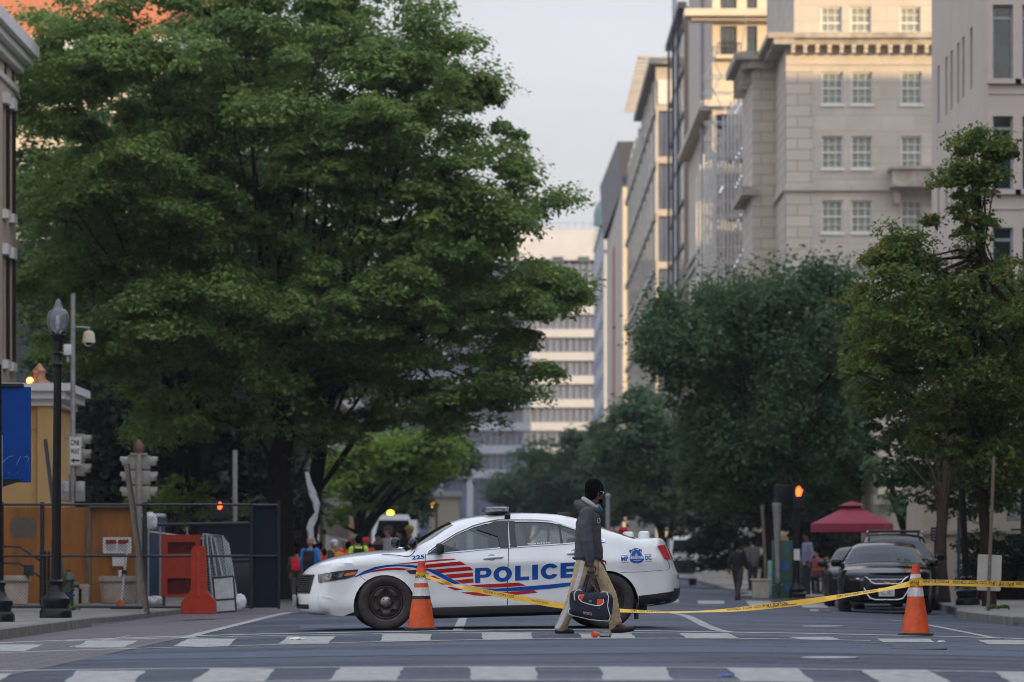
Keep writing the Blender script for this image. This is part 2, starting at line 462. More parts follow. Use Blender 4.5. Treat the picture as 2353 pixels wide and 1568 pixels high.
M['stone_wall'] = brickmat('limestone', (0.68, 0.60, 0.50), (0.62, 0.55, 0.455), (0.50, 0.43, 0.345), 1.9, 0.9, 0.018, noise_amt=0.35)
M['ashlar'] = brickmat('limestone_ashlar', (0.64, 0.56, 0.46), (0.56, 0.49, 0.40), (0.36, 0.31, 0.25), 1.5, 0.62, 0.03, noise_amt=0.18)
M['stone_dark'] = mat('weathered_cornice', (0.42, 0.365, 0.30), 0.9, var=0.25, scale=1.2)
M['pink_stone'] = mat('pinkish_precast', (0.55, 0.465, 0.395), 0.85, var=0.05, scale=0.5)
M['brown_wall'] = mat('brown_stucco', (0.11, 0.085, 0.065), 0.85, var=0.1, scale=0.5)
M['cream'] = mat('cream_render', (0.62, 0.53, 0.40), 0.8, var=0.05, scale=0.4)
M['win_white'] = mat('white_sash', (0.74, 0.72, 0.66), 0.5, var=0.05)
M['win_glass'] = mat('window_glass', (0.055, 0.07, 0.062), 0.06, var=0.35, scale=0.7, spec=0.8)
M['blind'] = mat('window_blind', (0.29, 0.31, 0.25), 0.3, var=0.3, scale=6, stretch=(0.5, 0.5, 5))
M['green_glass'] = mat('green_window_glass', (0.012, 0.038, 0.035), 0.05, var=0.6, scale=0.8, spec=0.8)
M['blue_glass'] = mat('blue_office_glass', (0.15, 0.185, 0.28), 0.12, var=0.35, scale=1.6, spec=0.7, stretch=(1.4, 1, 0.1))
M['white_stone'] = mat('white_precast', (0.47, 0.48, 0.50), 0.8, var=0.05, scale=0.5)
M['charcoal'] = mat('charcoal_cladding', (0.035, 0.036, 0.045), 0.5, var=0.1)
M['conc_frame'] = mat('raw_concrete', (0.47, 0.43, 0.37), 0.85, var=0.12, scale=0.7)
M['teal_glass'] = mat('teal_glass', (0.13, 0.24, 0.25), 0.1, var=0.2, spec=0.8)
M['mirror_glass'] = mat('reflection_tinted_glass', (0.46, 0.42, 0.33), 0.1, 0.55, var=0.45, scale=0.35, stretch=(1, 1, 0.25))  # warm base tint stands for reflections in the glass
M['red_brick'] = brickmat('orange_brick', (0.58, 0.19, 0.10), (0.52, 0.17, 0.09), (0.42, 0.25, 0.18), 0.24, 0.08, 0.008)
M['bark'] = mat('bark', (0.024, 0.019, 0.016), 0.95, spec=0.05, var=0.3, scale=7, stretch=(3, 3, 0.6), bump=0.5)
M['bark_red'] = mat('red_brown_bark', (0.042, 0.027, 0.020), 0.95, spec=0.05, var=0.3, scale=7, stretch=(3, 3, 0.6), bump=0.5)
M['leaf_big'] = foliage('maple_leaves', (0.12, 0.205, 0.060), (0.23, 0.33, 0.085), (0.33, 0.41, 0.10), 0.7)
M['leaf_bright'] = foliage('bright_leaves', (0.13, 0.22, 0.04), (0.22, 0.32, 0.05), (0.28, 0.36, 0.06), 0.6)
M['leaf_dark'] = foliage('dark_leaves', (0.050, 0.105, 0.046), (0.088, 0.155, 0.058), (0.14, 0.20, 0.06), 0.6)
M['leaf_painted_shade'] = foliage('painted_shade_leaves', (0.010, 0.020, 0.011), (0.022, 0.038, 0.015), (0.04, 0.065, 0.018), 0.6)  # leaf colour darkened to stand for the shade under the crowns
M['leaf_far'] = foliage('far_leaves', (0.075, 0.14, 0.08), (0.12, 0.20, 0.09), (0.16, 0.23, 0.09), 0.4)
M['leaf_ginkgo'] = foliage('turning_leaves', (0.060, 0.115, 0.025), (0.125, 0.185, 0.036), (0.32, 0.25, 0.035), 0.55)
M['hedge'] = foliage('hedge_leaves', (0.014, 0.03, 0.014), (0.022, 0.045, 0.018), (0.03, 0.06, 0.02), 0.8)
M['grass'] = foliage('weed', (0.08, 0.13, 0.02), (0.12, 0.18, 0.03), (0.2, 0.22, 0.04), 2)
M['skin_dark'] = mat('dark_skin', (0.15, 0.062, 0.036), 0.5, var=0.1, scale=12)
M['skin_mid'] = mat('tan_skin', (0.36, 0.19, 0.13), 0.55, var=0.1)
M['hair'] = mat('black_hair', (0.006, 0.005, 0.005), 0.95, spec=0.08, var=0.3, scale=60, bump=0.8, bscale=160)
M['hoodie'] = mat('charcoal_hoodie', (0.072, 0.068, 0.078), 0.95, var=0.12, scale=40, bump=0.25, bscale=160)
M['hood_lining'] = mat('pale_grey_lining', (0.42, 0.40, 0.37), 0.95, var=0.1, scale=20)
M['khaki'] = mat('khaki_cloth', (0.46, 0.335, 0.19), 0.85, var=0.10, scale=8)
M['pant_stripe'] = mat('pale_stripe', (0.55, 0.53, 0.54), 0.8, var=0.05)
M['shoe'] = mat('black_shoe', (0.010, 0.010, 0.011), 0.6, var=0.2)
M['navy'] = mat('navy_canvas', (0.010, 0.013, 0.030), 0.75, var=0.15, scale=20, bump=0.15)
M['bag_orange'] = mat('bag_orange', (0.72, 0.055, 0.02), 0.6)
M['piping'] = mat('white_piping', (0.72, 0.71, 0.68), 0.5)
M['bag_text'] = mat('pink_embroidery', (0.70, 0.42, 0.44), 0.7)
M['mask_blue'] = mat('blue_paper_mask', (0.05, 0.22, 0.36), 0.8)
M['umbrella'] = mat('magenta_canvas', (0.24, 0.013, 0.042), 0.75, var=0.08, scale=3)
M['box_green'] = mat('painted_green_cabinet', (0.055, 0.115, 0.075), 0.55, var=0.12, scale=3)
M['mural_blue'] = mat('mural_blue', (0.01, 0.13, 0.38), 0.55, var=0.15)
M['hand_lamp'] = mat('lit_hand_symbol', (0.9, 0.15, 0.04), 0.5, emit=(1.0, 0.11, 0.02), es=3.2)
M['amber_lamp'] = mat('lit_amber_beacon', (0.9, 0.5, 0.04), 0.5, emit=(1.0, 0.50, 0.02), es=6.0)
M['festoon'] = mat('festoon_bulb', (0.8, 0.85, 1), 0.5, emit=(0.62, 0.75, 1.0), es=2.2)
M['warm_lamp'] = mat('lit_warm_lamp', (0.9, 0.6, 0.2), 0.5, emit=(1.0, 0.42, 0.06), es=5.0)
M['red_lamp'] = mat('lit_red_lamp', (0.8, 0.05, 0.05), 0.5, emit=(1.0, 0.06, 0.06), es=1.5)
M['copper'] = mat('copper_finial', (0.42, 0.20, 0.12), 0.5, 0.4, var=0.2)
# ================================================================== the ground and the road
def asphalt():
    m = bpy.data.materials.new('asphalt'); m.use_nodes = True
    t = m.node_tree; b = t.nodes['Principled BSDF']
    tc = t.nodes.new('ShaderNodeTexCoord')
    def nz(sc, st, det=6, ro=0.6):
        mp = t.nodes.new('ShaderNodeMapping'); mp.inputs['Scale'].default_value = st
        n = t.nodes.new('ShaderNodeTexNoise'); n.inputs['Scale'].default_value = sc; n.inputs['Detail'].default_value = det; n.inputs['Roughness'].default_value = ro
        t.links.new(tc.outputs['Object'], mp.inputs[0]); t.links.new(mp.outputs[0], n.inputs['Vector'])
        return n
    def ramp(n, a, bb, ca, cb):
        r = t.nodes.new('ShaderNodeValToRGB'); r.color_ramp.elements[0].position, r.color_ramp.elements[1].position = a, bb
        r.color_ramp.elements[0].color, r.color_ramp.elements[1].color = ca + (1,), cb + (1,)
        t.links.new(n.outputs[0], r.inputs[0]); return r
    def mul(a, bb, f=1.0):
        x = t.nodes.new('ShaderNodeMixRGB'); x.blend_type = 'MULTIPLY'; x.inputs[0].default_value = f
        t.links.new(a.outputs[0], x.inputs[1]); t.links.new(bb.outputs[0], x.inputs[2]); return x
    b.inputs['Specular IOR Level'].default_value = 0.15
    base = ramp(nz(0.35, (0.35, 1, 1)), 0.35, 0.65, (0.034, 0.041, 0.059), (0.076, 0.089, 0.122))
    streak = ramp(nz(1.0, (0.22, 2.2, 1), 5, 0.7), 0.36, 0.50, (0.55, 0.55, 0.56), (1.06, 1.06, 1.06))
    grain = ramp(nz(26, (1, 1, 1), 3), 0.3, 0.7, (0.62, 0.62, 0.62), (1.38, 1.38, 1.38))
    # thin sealed cracks
    mp = t.nodes.new('ShaderNodeMapping'); mp.inputs['Scale'].default_value = (0.16, 0.75, 1)
    vo = t.nodes.new('ShaderNodeTexVoronoi'); vo.feature = 'DISTANCE_TO_EDGE'; vo.inputs['Scale'].default_value = 0.8
    wn = t.nodes.new('ShaderNodeTexNoise'); wn.inputs['Scale'].default_value = 1.5
    va = t.nodes.new('ShaderNodeVectorMath'); va.operation = 'ADD'
    t.links.new(tc.outputs['Object'], mp.inputs[0]); t.links.new(tc.outputs['Object'], wn.inputs['Vector'])
    t.links.new(mp.outputs[0], va.inputs[0]); t.links.new(wn.outputs['Color'], va.inputs[1]); t.links.new(va.outputs[0], vo.inputs['Vector'])
    crack = ramp(vo, 0.006, 0.026, (0.35, 0.35, 0.35), (1, 1, 1))
    c = mul(mul(mul(base, streak, 0.95), grain), crack, 1.0)
    t.links.new(c.outputs[0], b.inputs['Base Color'])
    rr = ramp(nz(0.5, (0.4, 1, 1)), 0.35, 0.7, (0.55, 0.55, 0.55), (0.78, 0.78, 0.78)); t.links.new(rr.outputs[0], b.inputs['Roughness'])
    bp = t.nodes.new('ShaderNodeBump'); bp.inputs['Strength'].default_value = 0.5; bp.inputs['Distance'].default_value = 0.01
    g2 = nz(60, (1, 1, 1), 3); t.links.new(g2.outputs[0], bp.inputs['Height']); t.links.new(bp.outputs[0], b.inputs['Normal'])
    return m
M['asphalt'] = asphalt()

mb = MB()
xs = [-1500, -300, -60, -20] + [-6.45 + 14.4 * i / 48 for i in range(49)] + [20, 60, 300, 1500]
ys = [-400, 0, 20, 40, 60, 80, 110, 200, 500, 1200, 3500]
mb.add([(x, y, gz(x)) for y in ys for x in xs], [(j * len(xs) + i, j * len(xs) + i + 1, (j + 1) * len(xs) + i + 1, (j + 1) * len(xs) + i)
       for j in range(len(ys) - 1) for i in range(len(xs) - 1)])
tag(mb.build('ground', M['asphalt'], ang=180), kind='structure')

def ribbon(pts_a, pts_b, mb, lift=0.004, n=14):
    """sheet on the crowned road between two edges given as (x, y) readings"""
    A = [G(*p) for p in pts_a]; B = [G(*p) for p in pts_b]
    def samp(L, t):
        f = t * (len(L) - 1); i = min(int(f), len(L) - 2); return L[i].lerp(L[i + 1], f - i)
    vs = []
    for k in range(n + 1):
        for L in (A, B):
            p = samp(L, k / n); vs.append((p.x, p.y, gz(p.x) + lift))
    fs = []
    for k in range(n):
        q = (2 * k, 2 * k + 1, 2 * k + 3, 2 * k + 2)
        e1, e2 = Vector(vs[q[1]]) - Vector(vs[q[0]]), Vector(vs[q[3]]) - Vector(vs[q[0]])
        fs.append(q if e1.cross(e2).z > 0 else q[::-1])
    mb.add(vs, fs)
def ragged(pts, amp=4.5, k=7):
    out = []
    for a, b in zip(pts, pts[1:]):
        for i in range(k):
            t = i / k; out.append((a[0] + (b[0] - a[0]) * t + random.uniform(-amp, amp), a[1] + (b[1] - a[1]) * t))
    return out + [pts[-1]]
# the gutter lane of small pavers along the left kerb
mb = MB()
for a, b in zip([22, 40, 60, 80], [40, 60, 80, 118]):
    for x0, x1 in ((-6.72, -6.45), (-6.45, -5.6), (-5.6, -4.8), (-4.8, -4.02)):
        mb.add([(x0, a, gz(x0) + .004), (x1, a, gz(x1) + .004), (x1, b, gz(x1) + .004), (x0, b, gz(x0) + .004)], [(0, 1, 2, 3)])
tag(mb.build('gutter_lane', M['pavers'], ang=180), kind='structure')
# smoother patched strips of road between the two crossings
mb = MB()
ribbon([(0, 1524), (600, 1512), (1200, 1505), (1700, 1500), (2353, 1511)], [(0, 1514), (600, 1498), (1200, 1490), (1700, 1487), (2353, 1499)], mb, 0.003, 40)
ribbon([(690, 1446), (1180, 1440), (1500, 1441)], [(690, 1438), (1180, 1432), (1500, 1433)], mb, 0.003, 20)
tag(mb.build('road_patch', M['asphalt2'], ang=180), kind='structure')
# painted markings
mb = MB()
near = [((-130, 30), (-160, -20)), ((179, 336), (140, 304)), ((486, 632), (441, 608)), ((781, 926), (754, 912)), ((1079, 1229), (1081, 1234)),
        ((1378, 1532), (1387, 1546)), ((1672, 1828), (1703, 1870)), ((1977, 2132), (2025, 2187)), ((2286, 2450), (2330, 2520))]
def ytop(x): return 1534 + 13 * ((x - 1230) / 1200) ** 2
for (a, b), (c, d) in near:
    y0, y1 = ytop((a + b) / 2), ytop((a + b) / 2) + 31
    ribbon(ragged([(a, y0), (c, y1)]), ragged([(b, y0), (d, y1)]), mb, 0.0045)
far = [((-20, 100), (-60, 58), 1482, 1497), ((201, 319), (172, 283), 1473, 1489), ((435, 544), (395, 523), 1468.5, 1486.5), ((662, 772), (638, 754), 1463.5, 1480.5),
       ((879, 994), (873, 987), 1458, 1474), ((1106, 1220), (1108, 1224), 1455, 1470), ((1328, 1448), (1339, 1460), 1455.5, 1467), ((1561, 1672), (1576, 1698), 1456, 1467),
       ((1811, 1906), (1835, 1932), 1464.5, 1470.5), ((2016, 2136), (2030, 2147), 1468.7, 1477), ((2246, 2360), (2271, 2390), 1471.6, 1482)]
for (a, b), (c, d), y0, y1 in far:
    ribbon(ragged([(a, y0), (c, y1)], 2.5), ragged([(b, y0), (d, y1)], 2.5), mb, 0.0045)
def line(pts, w0, w1=None, lift=0.0042, n=40):
    w1 = w1 or w0
    k = len(pts) - 1
    up = [(x, y - (w0 + (w1 - w0) * i / k) / 2) for i, (x, y) in enumerate(pts)]
    dn = [(x, y + (w0 + (w1 - w0) * i / k) / 2) for i, (x, y) in enumerate(pts)]
    ribbon(up, dn, mb, lift, n)
def cx2(pts): return pts
line([(0, 1478), (517, 1460), (900, 1452.5), (1264, 1447.7), (1493, 1450.5), (1680, 1453.8), (2000, 1459.5), (2353, 1468.6)], 1.7)
line([(150, 1473.5), (517, 1464.5), (900, 1457.2), (1264, 1453.6), (1560, 1456)], 1.1)
line([(0, 1501), (517, 1486), (900, 1475), (1264, 1469), (1500, 1467.6), (1700, 1468), (2000, 1473)], 1.2)
line([(0, 1543), (517, 1537), (1000, 1534), (1493, 1534.5), (2000, 1541), (2353, 1546)], 1.8)
line([(0, 1577), (517, 1568.5), (1000, 1564.6), (1493, 1564), (2000, 1571)], 2.0)
def lineX(pts, w):                                        # a line running away from the viewer: width in metres
    L = [G(*p) for p in pts]; vs = []
    for i in range(len(L)):
        d = (L[min(i + 1, len(L) - 1)] - L[max(i - 1, 0)]); s = Vector((d.y, -d.x, 0)).normalized() * w / 2
        for q in (L[i] - s, L[i] + s): vs.append((q.x, q.y, gz(q.x) + .0044))
    mb.add(vs, [(2 * k, 2 * k + 1, 2 * k + 3, 2 * k + 2) for k in range(len(L) - 1)])
lineX(ragged([(425, 1467), (470, 1454), (520, 1442), (575, 1428), (625, 1416), (660, 1408)], 2, 2), 0.17)
lineX(ragged([(1680, 1454), (1648, 1448), (1622, 1438), (1600, 1426), (1575, 1416), (1545, 1409), (1500, 1404)], 2, 2), 0.16)
lineX([(2290, 1468), (2240, 1458), (2200, 1450), (2160, 1442), (2120, 1435), (2085, 1429), (2040, 1425)], 0.12)
lineX([(1052, 1450), (1056, 1440), (1060, 1430), (1064, 1420), (1070, 1412)], 0.13)
lineX([(160, 1488), (250, 1470), (300, 1461)], 0.04)
for a, b, c, d in (((1603, 1381), (1663, 1381), (1605, 1388.5), (1665, 1388.5)), ((1714, 1381), (1770, 1381), (1722, 1392), (1782, 1392)),
                   ((1837, 1387), (1892, 1387), (1845, 1397), (1905, 1397)), ((1860, 1401), (1882, 1401), (1862, 1405), (1880, 1405)), ((1520, 1378), (1560, 1378), (1520, 1385), (1560, 1385))):
    ribbon([a, b], [c, d], mb, 0.0045, 4)
tag(mb.build('road_markings', M['road_white'], ang=180), kind='structure')

# manhole covers and loose litter
for i, (x, y, w, lab) in enumerate(((1906, 1513, 66, 'pale round manhole cover set in the road just beyond the nearest crossing'),
                                    (1893, 1440.5, 50, 'flat pale manhole cover in the road between the two lane lines on the right'),
                                    (2112, 1492, 64, 'thin dark manhole rim in the road left of the right kerb line'))):
    g = G(x, y); r = w * g.y / FPX
    o = MB().lathe([(r, -.02), (r, .008), (r * .93, .010), (r * .9, .006), (0.0001, .006)], 40).build('manhole_cover', M['grey_metal'] if i < 2 else M['dark_metal'])
    o.location = (g.x, g.y, gz(g.x) + .002)
    tag(o, lab, 'manhole cover', 'manhole covers in the road')

# ------------------------------------------------------------------ pavements
def slab(name, poly, top, bottom, mtop, inset=0.16):
    """pavement slab with a granite kerb round it"""
    n = len(poly); c = Vector((sum(p[0] for p in poly) / n, sum(p[1] for p in poly) / n, 0))
    mb = MB(); mb.cur = 1
    V = [Vector((p[0], p[1], 0)) for p in poly]
    inn = []
    for i in range(n):
        a, b, d = V[i - 1], V[i], V[(i + 1) % n]
        n1 = (b - a).normalized(); n2 = (d - b).normalized()
        p1, p2 = Vector((-n1.y, n1.x, 0)), Vector((-n2.y, n2.x, 0))
        inn.append(b + (p1 + p2).normalized() * inset / max(0.4, (p1 + p2).length / 2))
    o = [(v.x, v.y, top - .015) for v in V]; o2 = [(v.x, v.y, bottom) for v in V]
    e = [(v.x + (w.x - v.x) * .12, v.y + (w.y - v.y) * .12, top) for v, w in zip(V, inn)]
    ii = [(v.x, v.y, top) for v in inn]
    mb.add(o2 + o + e + ii, [(k * n + i, k * n + (i + 1) % n, (k + 1) * n + (i + 1) % n, (k + 1) * n + i) for k in range(3) for i in range(n)])
    mb.cur = 0
    mb.add([(v.x, v.y, top) for v in inn], [list(range(n))])
    return tag(mb.build(name, [mtop, M['curb']], ang=30), kind='structure')
slab('pavement', [(-6.75, 20), (-6.72, 59.5), (-7.1, 60.6), (-8.0, 61.0), (-60, 61.0), (-60, 20)], WALK, -.3, M['concrete'])
slab('pavement', [(-6.95, 64.5), (-6.75, 76), (-6.9, 140), (-60, 140), (-60, 61.1), (-7.6, 61.1)], WALK - .05, -.3, M['concrete'])
slab('pavement', [(8.15, 60.5), (20, 60.5), (40, 60.5), (40, 99), (11.2, 99), (10.0, 90), (8.75, 73), (8.35, 70), (8.2, 67)], WALK, -.3, M['concrete'])
slab('pavement', [(6.4, 104.5), (8, 102), (40, 102), (40, 420), (13.6, 420), (11.5, 240), (7.2, 112)], WALK, -.3, M['concrete'])
slab('pavement', [(-60, 150), (-9, 150), (-9, 560), (-60, 560)], WALK, -.3, M['concrete'])

# ================================================================== buildings
Z3 = Vector((0, 0, 1))
def facade(mb, O, U, N, W, H, ops, depth, mi=0, ri=0):
    O, U, N = Vector(O), Vector(U), Vector(N)
    us = sorted({0, W} | {round(v, 4) for o in ops for v in o[:2] if 0 < v < W})
    vs = sorted({0, H} | {round(v, 4) for o in ops for v in o[2:] if 0 < v < H})
    flip = U.cross(Z3).dot(N) < 0
    def q(a, b, c, d): mb.add([a, b, c, d], [(3, 2, 1, 0) if flip else (0, 1, 2, 3)])
    mb.cur = mi
    for i in range(len(us) - 1):
        for j in range(len(vs) - 1):
            uc, vc = (us[i] + us[i + 1]) / 2, (vs[j] + vs[j + 1]) / 2
            if any(o[0] < uc < o[1] and o[2] < vc < o[3] for o in ops): continue
            q(O + U * us[i] + Z3 * vs[j], O + U * us[i + 1] + Z3 * vs[j], O + U * us[i + 1] + Z3 * vs[j + 1], O + U * us[i] + Z3 * vs[j + 1])
    mb.cur = ri
    for a, b, c, d in ops:
        p = [O + U * a + Z3 * c, O + U * b + Z3 * c, O + U * b + Z3 * d, O + U * a + Z3 * d]
        r = [x - N * depth for x in p]
        for k in range(4):
            k2 = (k + 1) % 4
            q(p[k2], p[k], r[k], r[k2])
def window(parent, O, U, N, rect, depth, fw, nx, ny, mf, mg, sill=0.0, bar=None, name='window', paneoff=.05, sash=True):
    """window set in an opening: frame with glazing bars, its glass as a child"""
    a, b, c, d = rect
    O, U, N = Vector(O), Vector(U), Vector(N)
    base = O - Vector(parent.location) - N * depth
    mb = MB(); bar = bar or fw * .4
    def bx(u0, u1, v0, v1, t0, t1):
        p = [base + U * u + Z3 * v + N * t for t in (t0, t1) for u, v in ((u0, v0), (u1, v0), (u1, v1), (u0, v1))]
        mb.add(p, [(0, 3, 2, 1), (4, 5, 6, 7), (0, 1, 5, 4), (1, 2, 6, 5), (2, 3, 7, 6), (3, 0, 4, 7)])
    bx(a, a + fw, c, d, -.06, .05); bx(b - fw, b, c, d, -.06, .05)
    bx(a + fw, b - fw, c, c + fw, -.06, .045); bx(a + fw, b - fw, d - fw, d, -.06, .045)
    for i in range(1, nx):
        u = a + (b - a) * i / nx; bx(u - bar / 2, u + bar / 2, c + fw, d - fw, -.05, .02)
    for j in range(1, ny):
        v = c + (d - c) * j / ny
        w = bar if not (sash and ny % 2 == 0 and j == ny // 2) else bar * 2
        bx(a + fw, b - fw, v - w / 2, v + w / 2, -.05, .025)
    if sill: bx(a - .08, b + .08, c - sill, c, -.05, depth + .10)
    o = mb.build(name, mf, parent, smooth=False)
    g = MB(); p = [base + U * u + Z3 * v - N * paneoff for u, v in ((a, c), (b, c), (b, d), (a, d))]
    g.add(p, [(0, 1, 2, 3) if U.cross(Z3).dot(N) > 0 else (3, 2, 1, 0)])
    gp = g.build('pane', mg, o, smooth=False)
    return o
def shift_copy(o, delta):
    c = copy_tree(o, o.parent); c.location = Vector(o.location) + Vector(delta)
    KIDS.setdefault(o.parent.name, []).append(c)
    return c
UX, NY = Vector((1, 0, 0)), Vector((0, -1, 0))           # a front that faces the viewer
UY, NX = Vector((0, -1, 0)), Vector((-1, 0, 0))          # a flank that faces the street, walked towards the viewer

# -- the limestone block with sash windows (right)
Y1 = 209.0
bA = thing('stone_building', 'tall pale limestone building with white sash windows and a heavy bracketed cornice', 'building', (16, Y1, 0))
XL = XV(1806, Y1); XR = 40.0
ops = []
cols = [(1888, 1937), (1956, 2004), (2070, 2118), (2215, 2263), (2290, 2338)]
rows = [12, 165.5, 313, 460.5, 608, 755.5, 903, 1050]
for c in cols:
    for y in rows:
        ops.append((XV(c[0], Y1) - XL, XV(c[1], Y1) - XL, ZV(y + 74, Y1), ZV(y, Y1)))
mb = MB()
zc = ZV(96, Y1)
facade(mb, (XL, Y1, 0), UX, NY, XR - XL, zc, [o for o in ops if o[3] < zc], .22)
za = 38.0
facade(mb, (XL + .5, Y1 + .6, zc), UX, NY, XR - XL - .5, za - zc, [(o[0] - .5, o[1] - .5, o[2] - zc, o[3] - zc) for o in ops if o[3] > zc], .2)
YB = 216.5
facade(mb, (XL, YB, 0), UY, NX, YB - Y1, zc, [], .2)
facade(mb, (XL + .5, 232, zc), UY, NX, 232 - Y1 - .6, za - zc, [], .2)
XB = XV(1729, YB)
mb.add([(XL, Y1, zc), (XR, Y1, zc), (XR, 232, zc), (XL, 232, zc)], [(0, 1, 2, 3)])
mb.add([(XL, Y1, za), (XR, Y1, za), (XR, 232, za), (XL, 232, za)], [(0, 1, 2, 3)])
wall = mb.build('wall', M['stone_wall'], bA, world=True, smooth=False)
win = None
for o in ops:
    up = o[3] > zc
    if win is None or up:
        pass
    if o is ops[1]:
        win = window(bA, (XL, Y1, 0), UX, NY, o, .2, .09, 3, 4, M['win_white'], M['blind'], sill=.14, bar=.045); ref = o
w0 = win
for o in ops:
    if o is ref: continue
    shift_copy(w0, (o[0] - ref[0], .6 if o[3] > zc else 0, o[2] - ref[2]))
mb = MB()                                                # ashlar quoins, a few millimetres proud of the wall
facade(mb, (XL - .01, Y1 - .03, 0), UX, NY, XV(1868, Y1) - XL, ZV(146, Y1), [], .02)
facade(mb, (XL - .03, YB, 0), UY, NX, YB - Y1, ZV(146, Y1), [], .02)
mb.build('quoins', M['ashlar'], bA, world=True, smooth=False)
mb = MB()                                                # cornice, its brackets, the string course
mb.box(((XL + XR) / 2 - .4, Y1 - .35, zc + .22), (XR - XL + 1.4, 1.5, .30)); mb.box(((XL + XR) / 2 - .3, Y1 - .2, zc - .10), (XR - XL + 1.0, 1.1, .34))
mb.box((XL - .35, 220, zc + .215), (1.5, 24, .30)); mb.box((XL - .2, 220, zc - .105), (1.1, 24, .34))
mb.build('cornice', M['stone_dark'], bA, world=True, smooth=False)
bk = MB().box((XL + .35, Y1 - .34, zc - .50), (.2, .7, .42)).box((XL + .35, Y1 - .5, zc - .36), (.24, .6, .16)).build('bracket', M['stone_wall'], bA, world=True, smooth=False)
for i in range(1, 24): shift_copy(bk, (.68 * i, 0, 0))
mb = MB()
mb.box(((XL + XR) / 2 - .05, Y1 - .06, ZV(432, Y1)), (XR - XL + .1, .3, .34)); mb.box(((XL + XR) / 2, Y1 - .04, ZV(146, Y1)), (XR - XL, .14, .16))
mb.box((XL - .06, 213, ZV(432, Y1)), (.28, 7.0, .335))
mb.build('string_course', M['stone_wall'], bA, world=True, smooth=False)
xb0, xb1 = XV(2046, Y1), XV(2160, Y1)
mb = MB().box(((xb0 + xb1) / 2, Y1 - .75, ZV(412, Y1)), (xb1 - xb0, 1.3, .9)).box(((xb0 + xb1) / 2, Y1 - .8, ZV(392, Y1)), (xb1 - xb0 + .3, 1.6, .16))
mb.box(((xb0 + xb1) / 2, Y1 - .8, ZV(431, Y1) + .02), (xb1 - xb0 + .2, 1.5, .24)).box((xb0 + .3, Y1 - .45, ZV(452, Y1)), (.36, .7, .9)).box((xb1 - .3, Y1 - .45, ZV(452, Y1)), (.36, .7, .9))
mb.build('balcony', M['stone_dark'], bA, world=True, smooth=False)
# its lower wing, set back at the left
mb = MB(); zb = ZV(146, YB)
facade(mb, (XB, YB, 0), UX, NY, XL - XB + .4, zb, [], .2)
facade(mb, (XB, 225, 0), UY, NX, 225 - YB, zb, [], .2)
mb.add([(XB, YB, zb), (XL, YB, zb), (XL, 225, zb), (XB, 225, zb)], [(0, 1, 2, 3)])
mb.build('side_wing', M['ashlar'], bA, world=True, smooth=False)
mb = MB()
mb.box(((XB + XL) / 2 - .25, YB - .3, zb + .35), (XL - XB + .9, 1.3, .45)); mb.box((XB - .35, 220.6, zb + .36), (1.4, 9.4, .45)); mb.box((XB - .15, 220.6, zb - .1), (.9, 9.0, .5))
mb.box(((XB + XL) / 2 - .1, YB - .16, zb - .1), (XL - XB + .4, .9, .5))
for i in range(4): mb.box((XB - .3, YB + 1 + i * 2.2, zb - .7), (.7, .3, .8))
mb.build('wing_cornice', M['stone_dark'], bA, world=True, smooth=False)
MB().box((XB - .2, 220.6, ZV(440, YB)), (.9, 9, .5)).build('wing_ledge', M['stone_dark'], bA, world=True, smooth=False)

# -- the pinkish precast building at the right edge
Y2 = 126.0
bB = thing('office_building', 'pinkish precast office block with tall dark green windows behind the turning tree', 'building', (18, Y2, 0))
XC = XV(2271, Y2); HB = 37.0
fl = [(XV(2281, Y2) - XC, XV(2328, Y2) - XC, ZV(y1, Y2), ZV(y0, Y2)) for y0, y1 in ((11, 182), (267, 436), (523, 692), (780, 950))]
fl += [(a + 1.0, b + 1.0, c, d) for a, b, c, d in fl]
fl += [(o[0] + 2.0, o[1] + 2.0, o[2], o[3]) for o in fl]
fl = [o for o in fl]
mb = MB()
facade(mb, (XC, Y2, 0), UX, NY, 100, HB, fl, .3)
Lf = 17.0
side = []
for k, V0 in enumerate((2154, 2172, 2184, 2199, 2211, 2229)):
    Ya = XC * FPX / (V0 - CX); u = (Y2 + Lf) - Ya
    for y0, y1 in ((11, 182), (267, 436), (523, 692), (780, 950)): side.append((u, u + .72, ZV(y1, Y2) + .25, ZV(y0, Y2) - .1))
facade(mb, (XC, Y2 + Lf, 0), UY, NX, Lf, HB, side, .35)
mb.add([(XC, Y2, HB), (XC + 100, Y2, HB), (XC + 100, Y2 + Lf, HB), (XC, Y2 + Lf, HB)], [(0, 1, 2, 3)])
mb.build('wall', M['pink_stone'], bB, world=True, smooth=False)
w0 = window(bB, (XC, Y2, 0), UX, NY, fl[0], .26, .06, 1, 1, M['grey_metal'], M['green_glass'])
tr = fl[0]
MB().b2((XC + tr[0] - 18, .30, tr[3] - .48), (XC + tr[1] - 18, .24, tr[3] - .38)).build('transom', M['grey_metal'], w0, smooth=False)
for o in fl[1:]: shift_copy(w0, (o[0] - fl[0][0], 0, o[2] - fl[0][2]))
s0 = window(bB, (XC, Y2 + Lf, 0), UY, NX, side[0], .3, .05, 1, 1, M['grey_metal'], M['green_glass'])
for o in side[1:]: shift_copy(s0, (0, -(o[0] - side[0][0]), o[2] - side[0][2]))
mb = MB()
for o in fl: mb.box((XC + (o[0] + o[1]) / 2, Y2 - .07, o[2] - .09), (o[1] - o[0] + .5, .2, .16))
for z in (ZV(215, Y2), ZV(480, Y2), ZV(735, Y2)): mb.box((XC + 8, Y2 - .02, z), (15.9, .05, .05))
mb.build('sill_band', M['pink_stone'], bB, world=True, smooth=False)

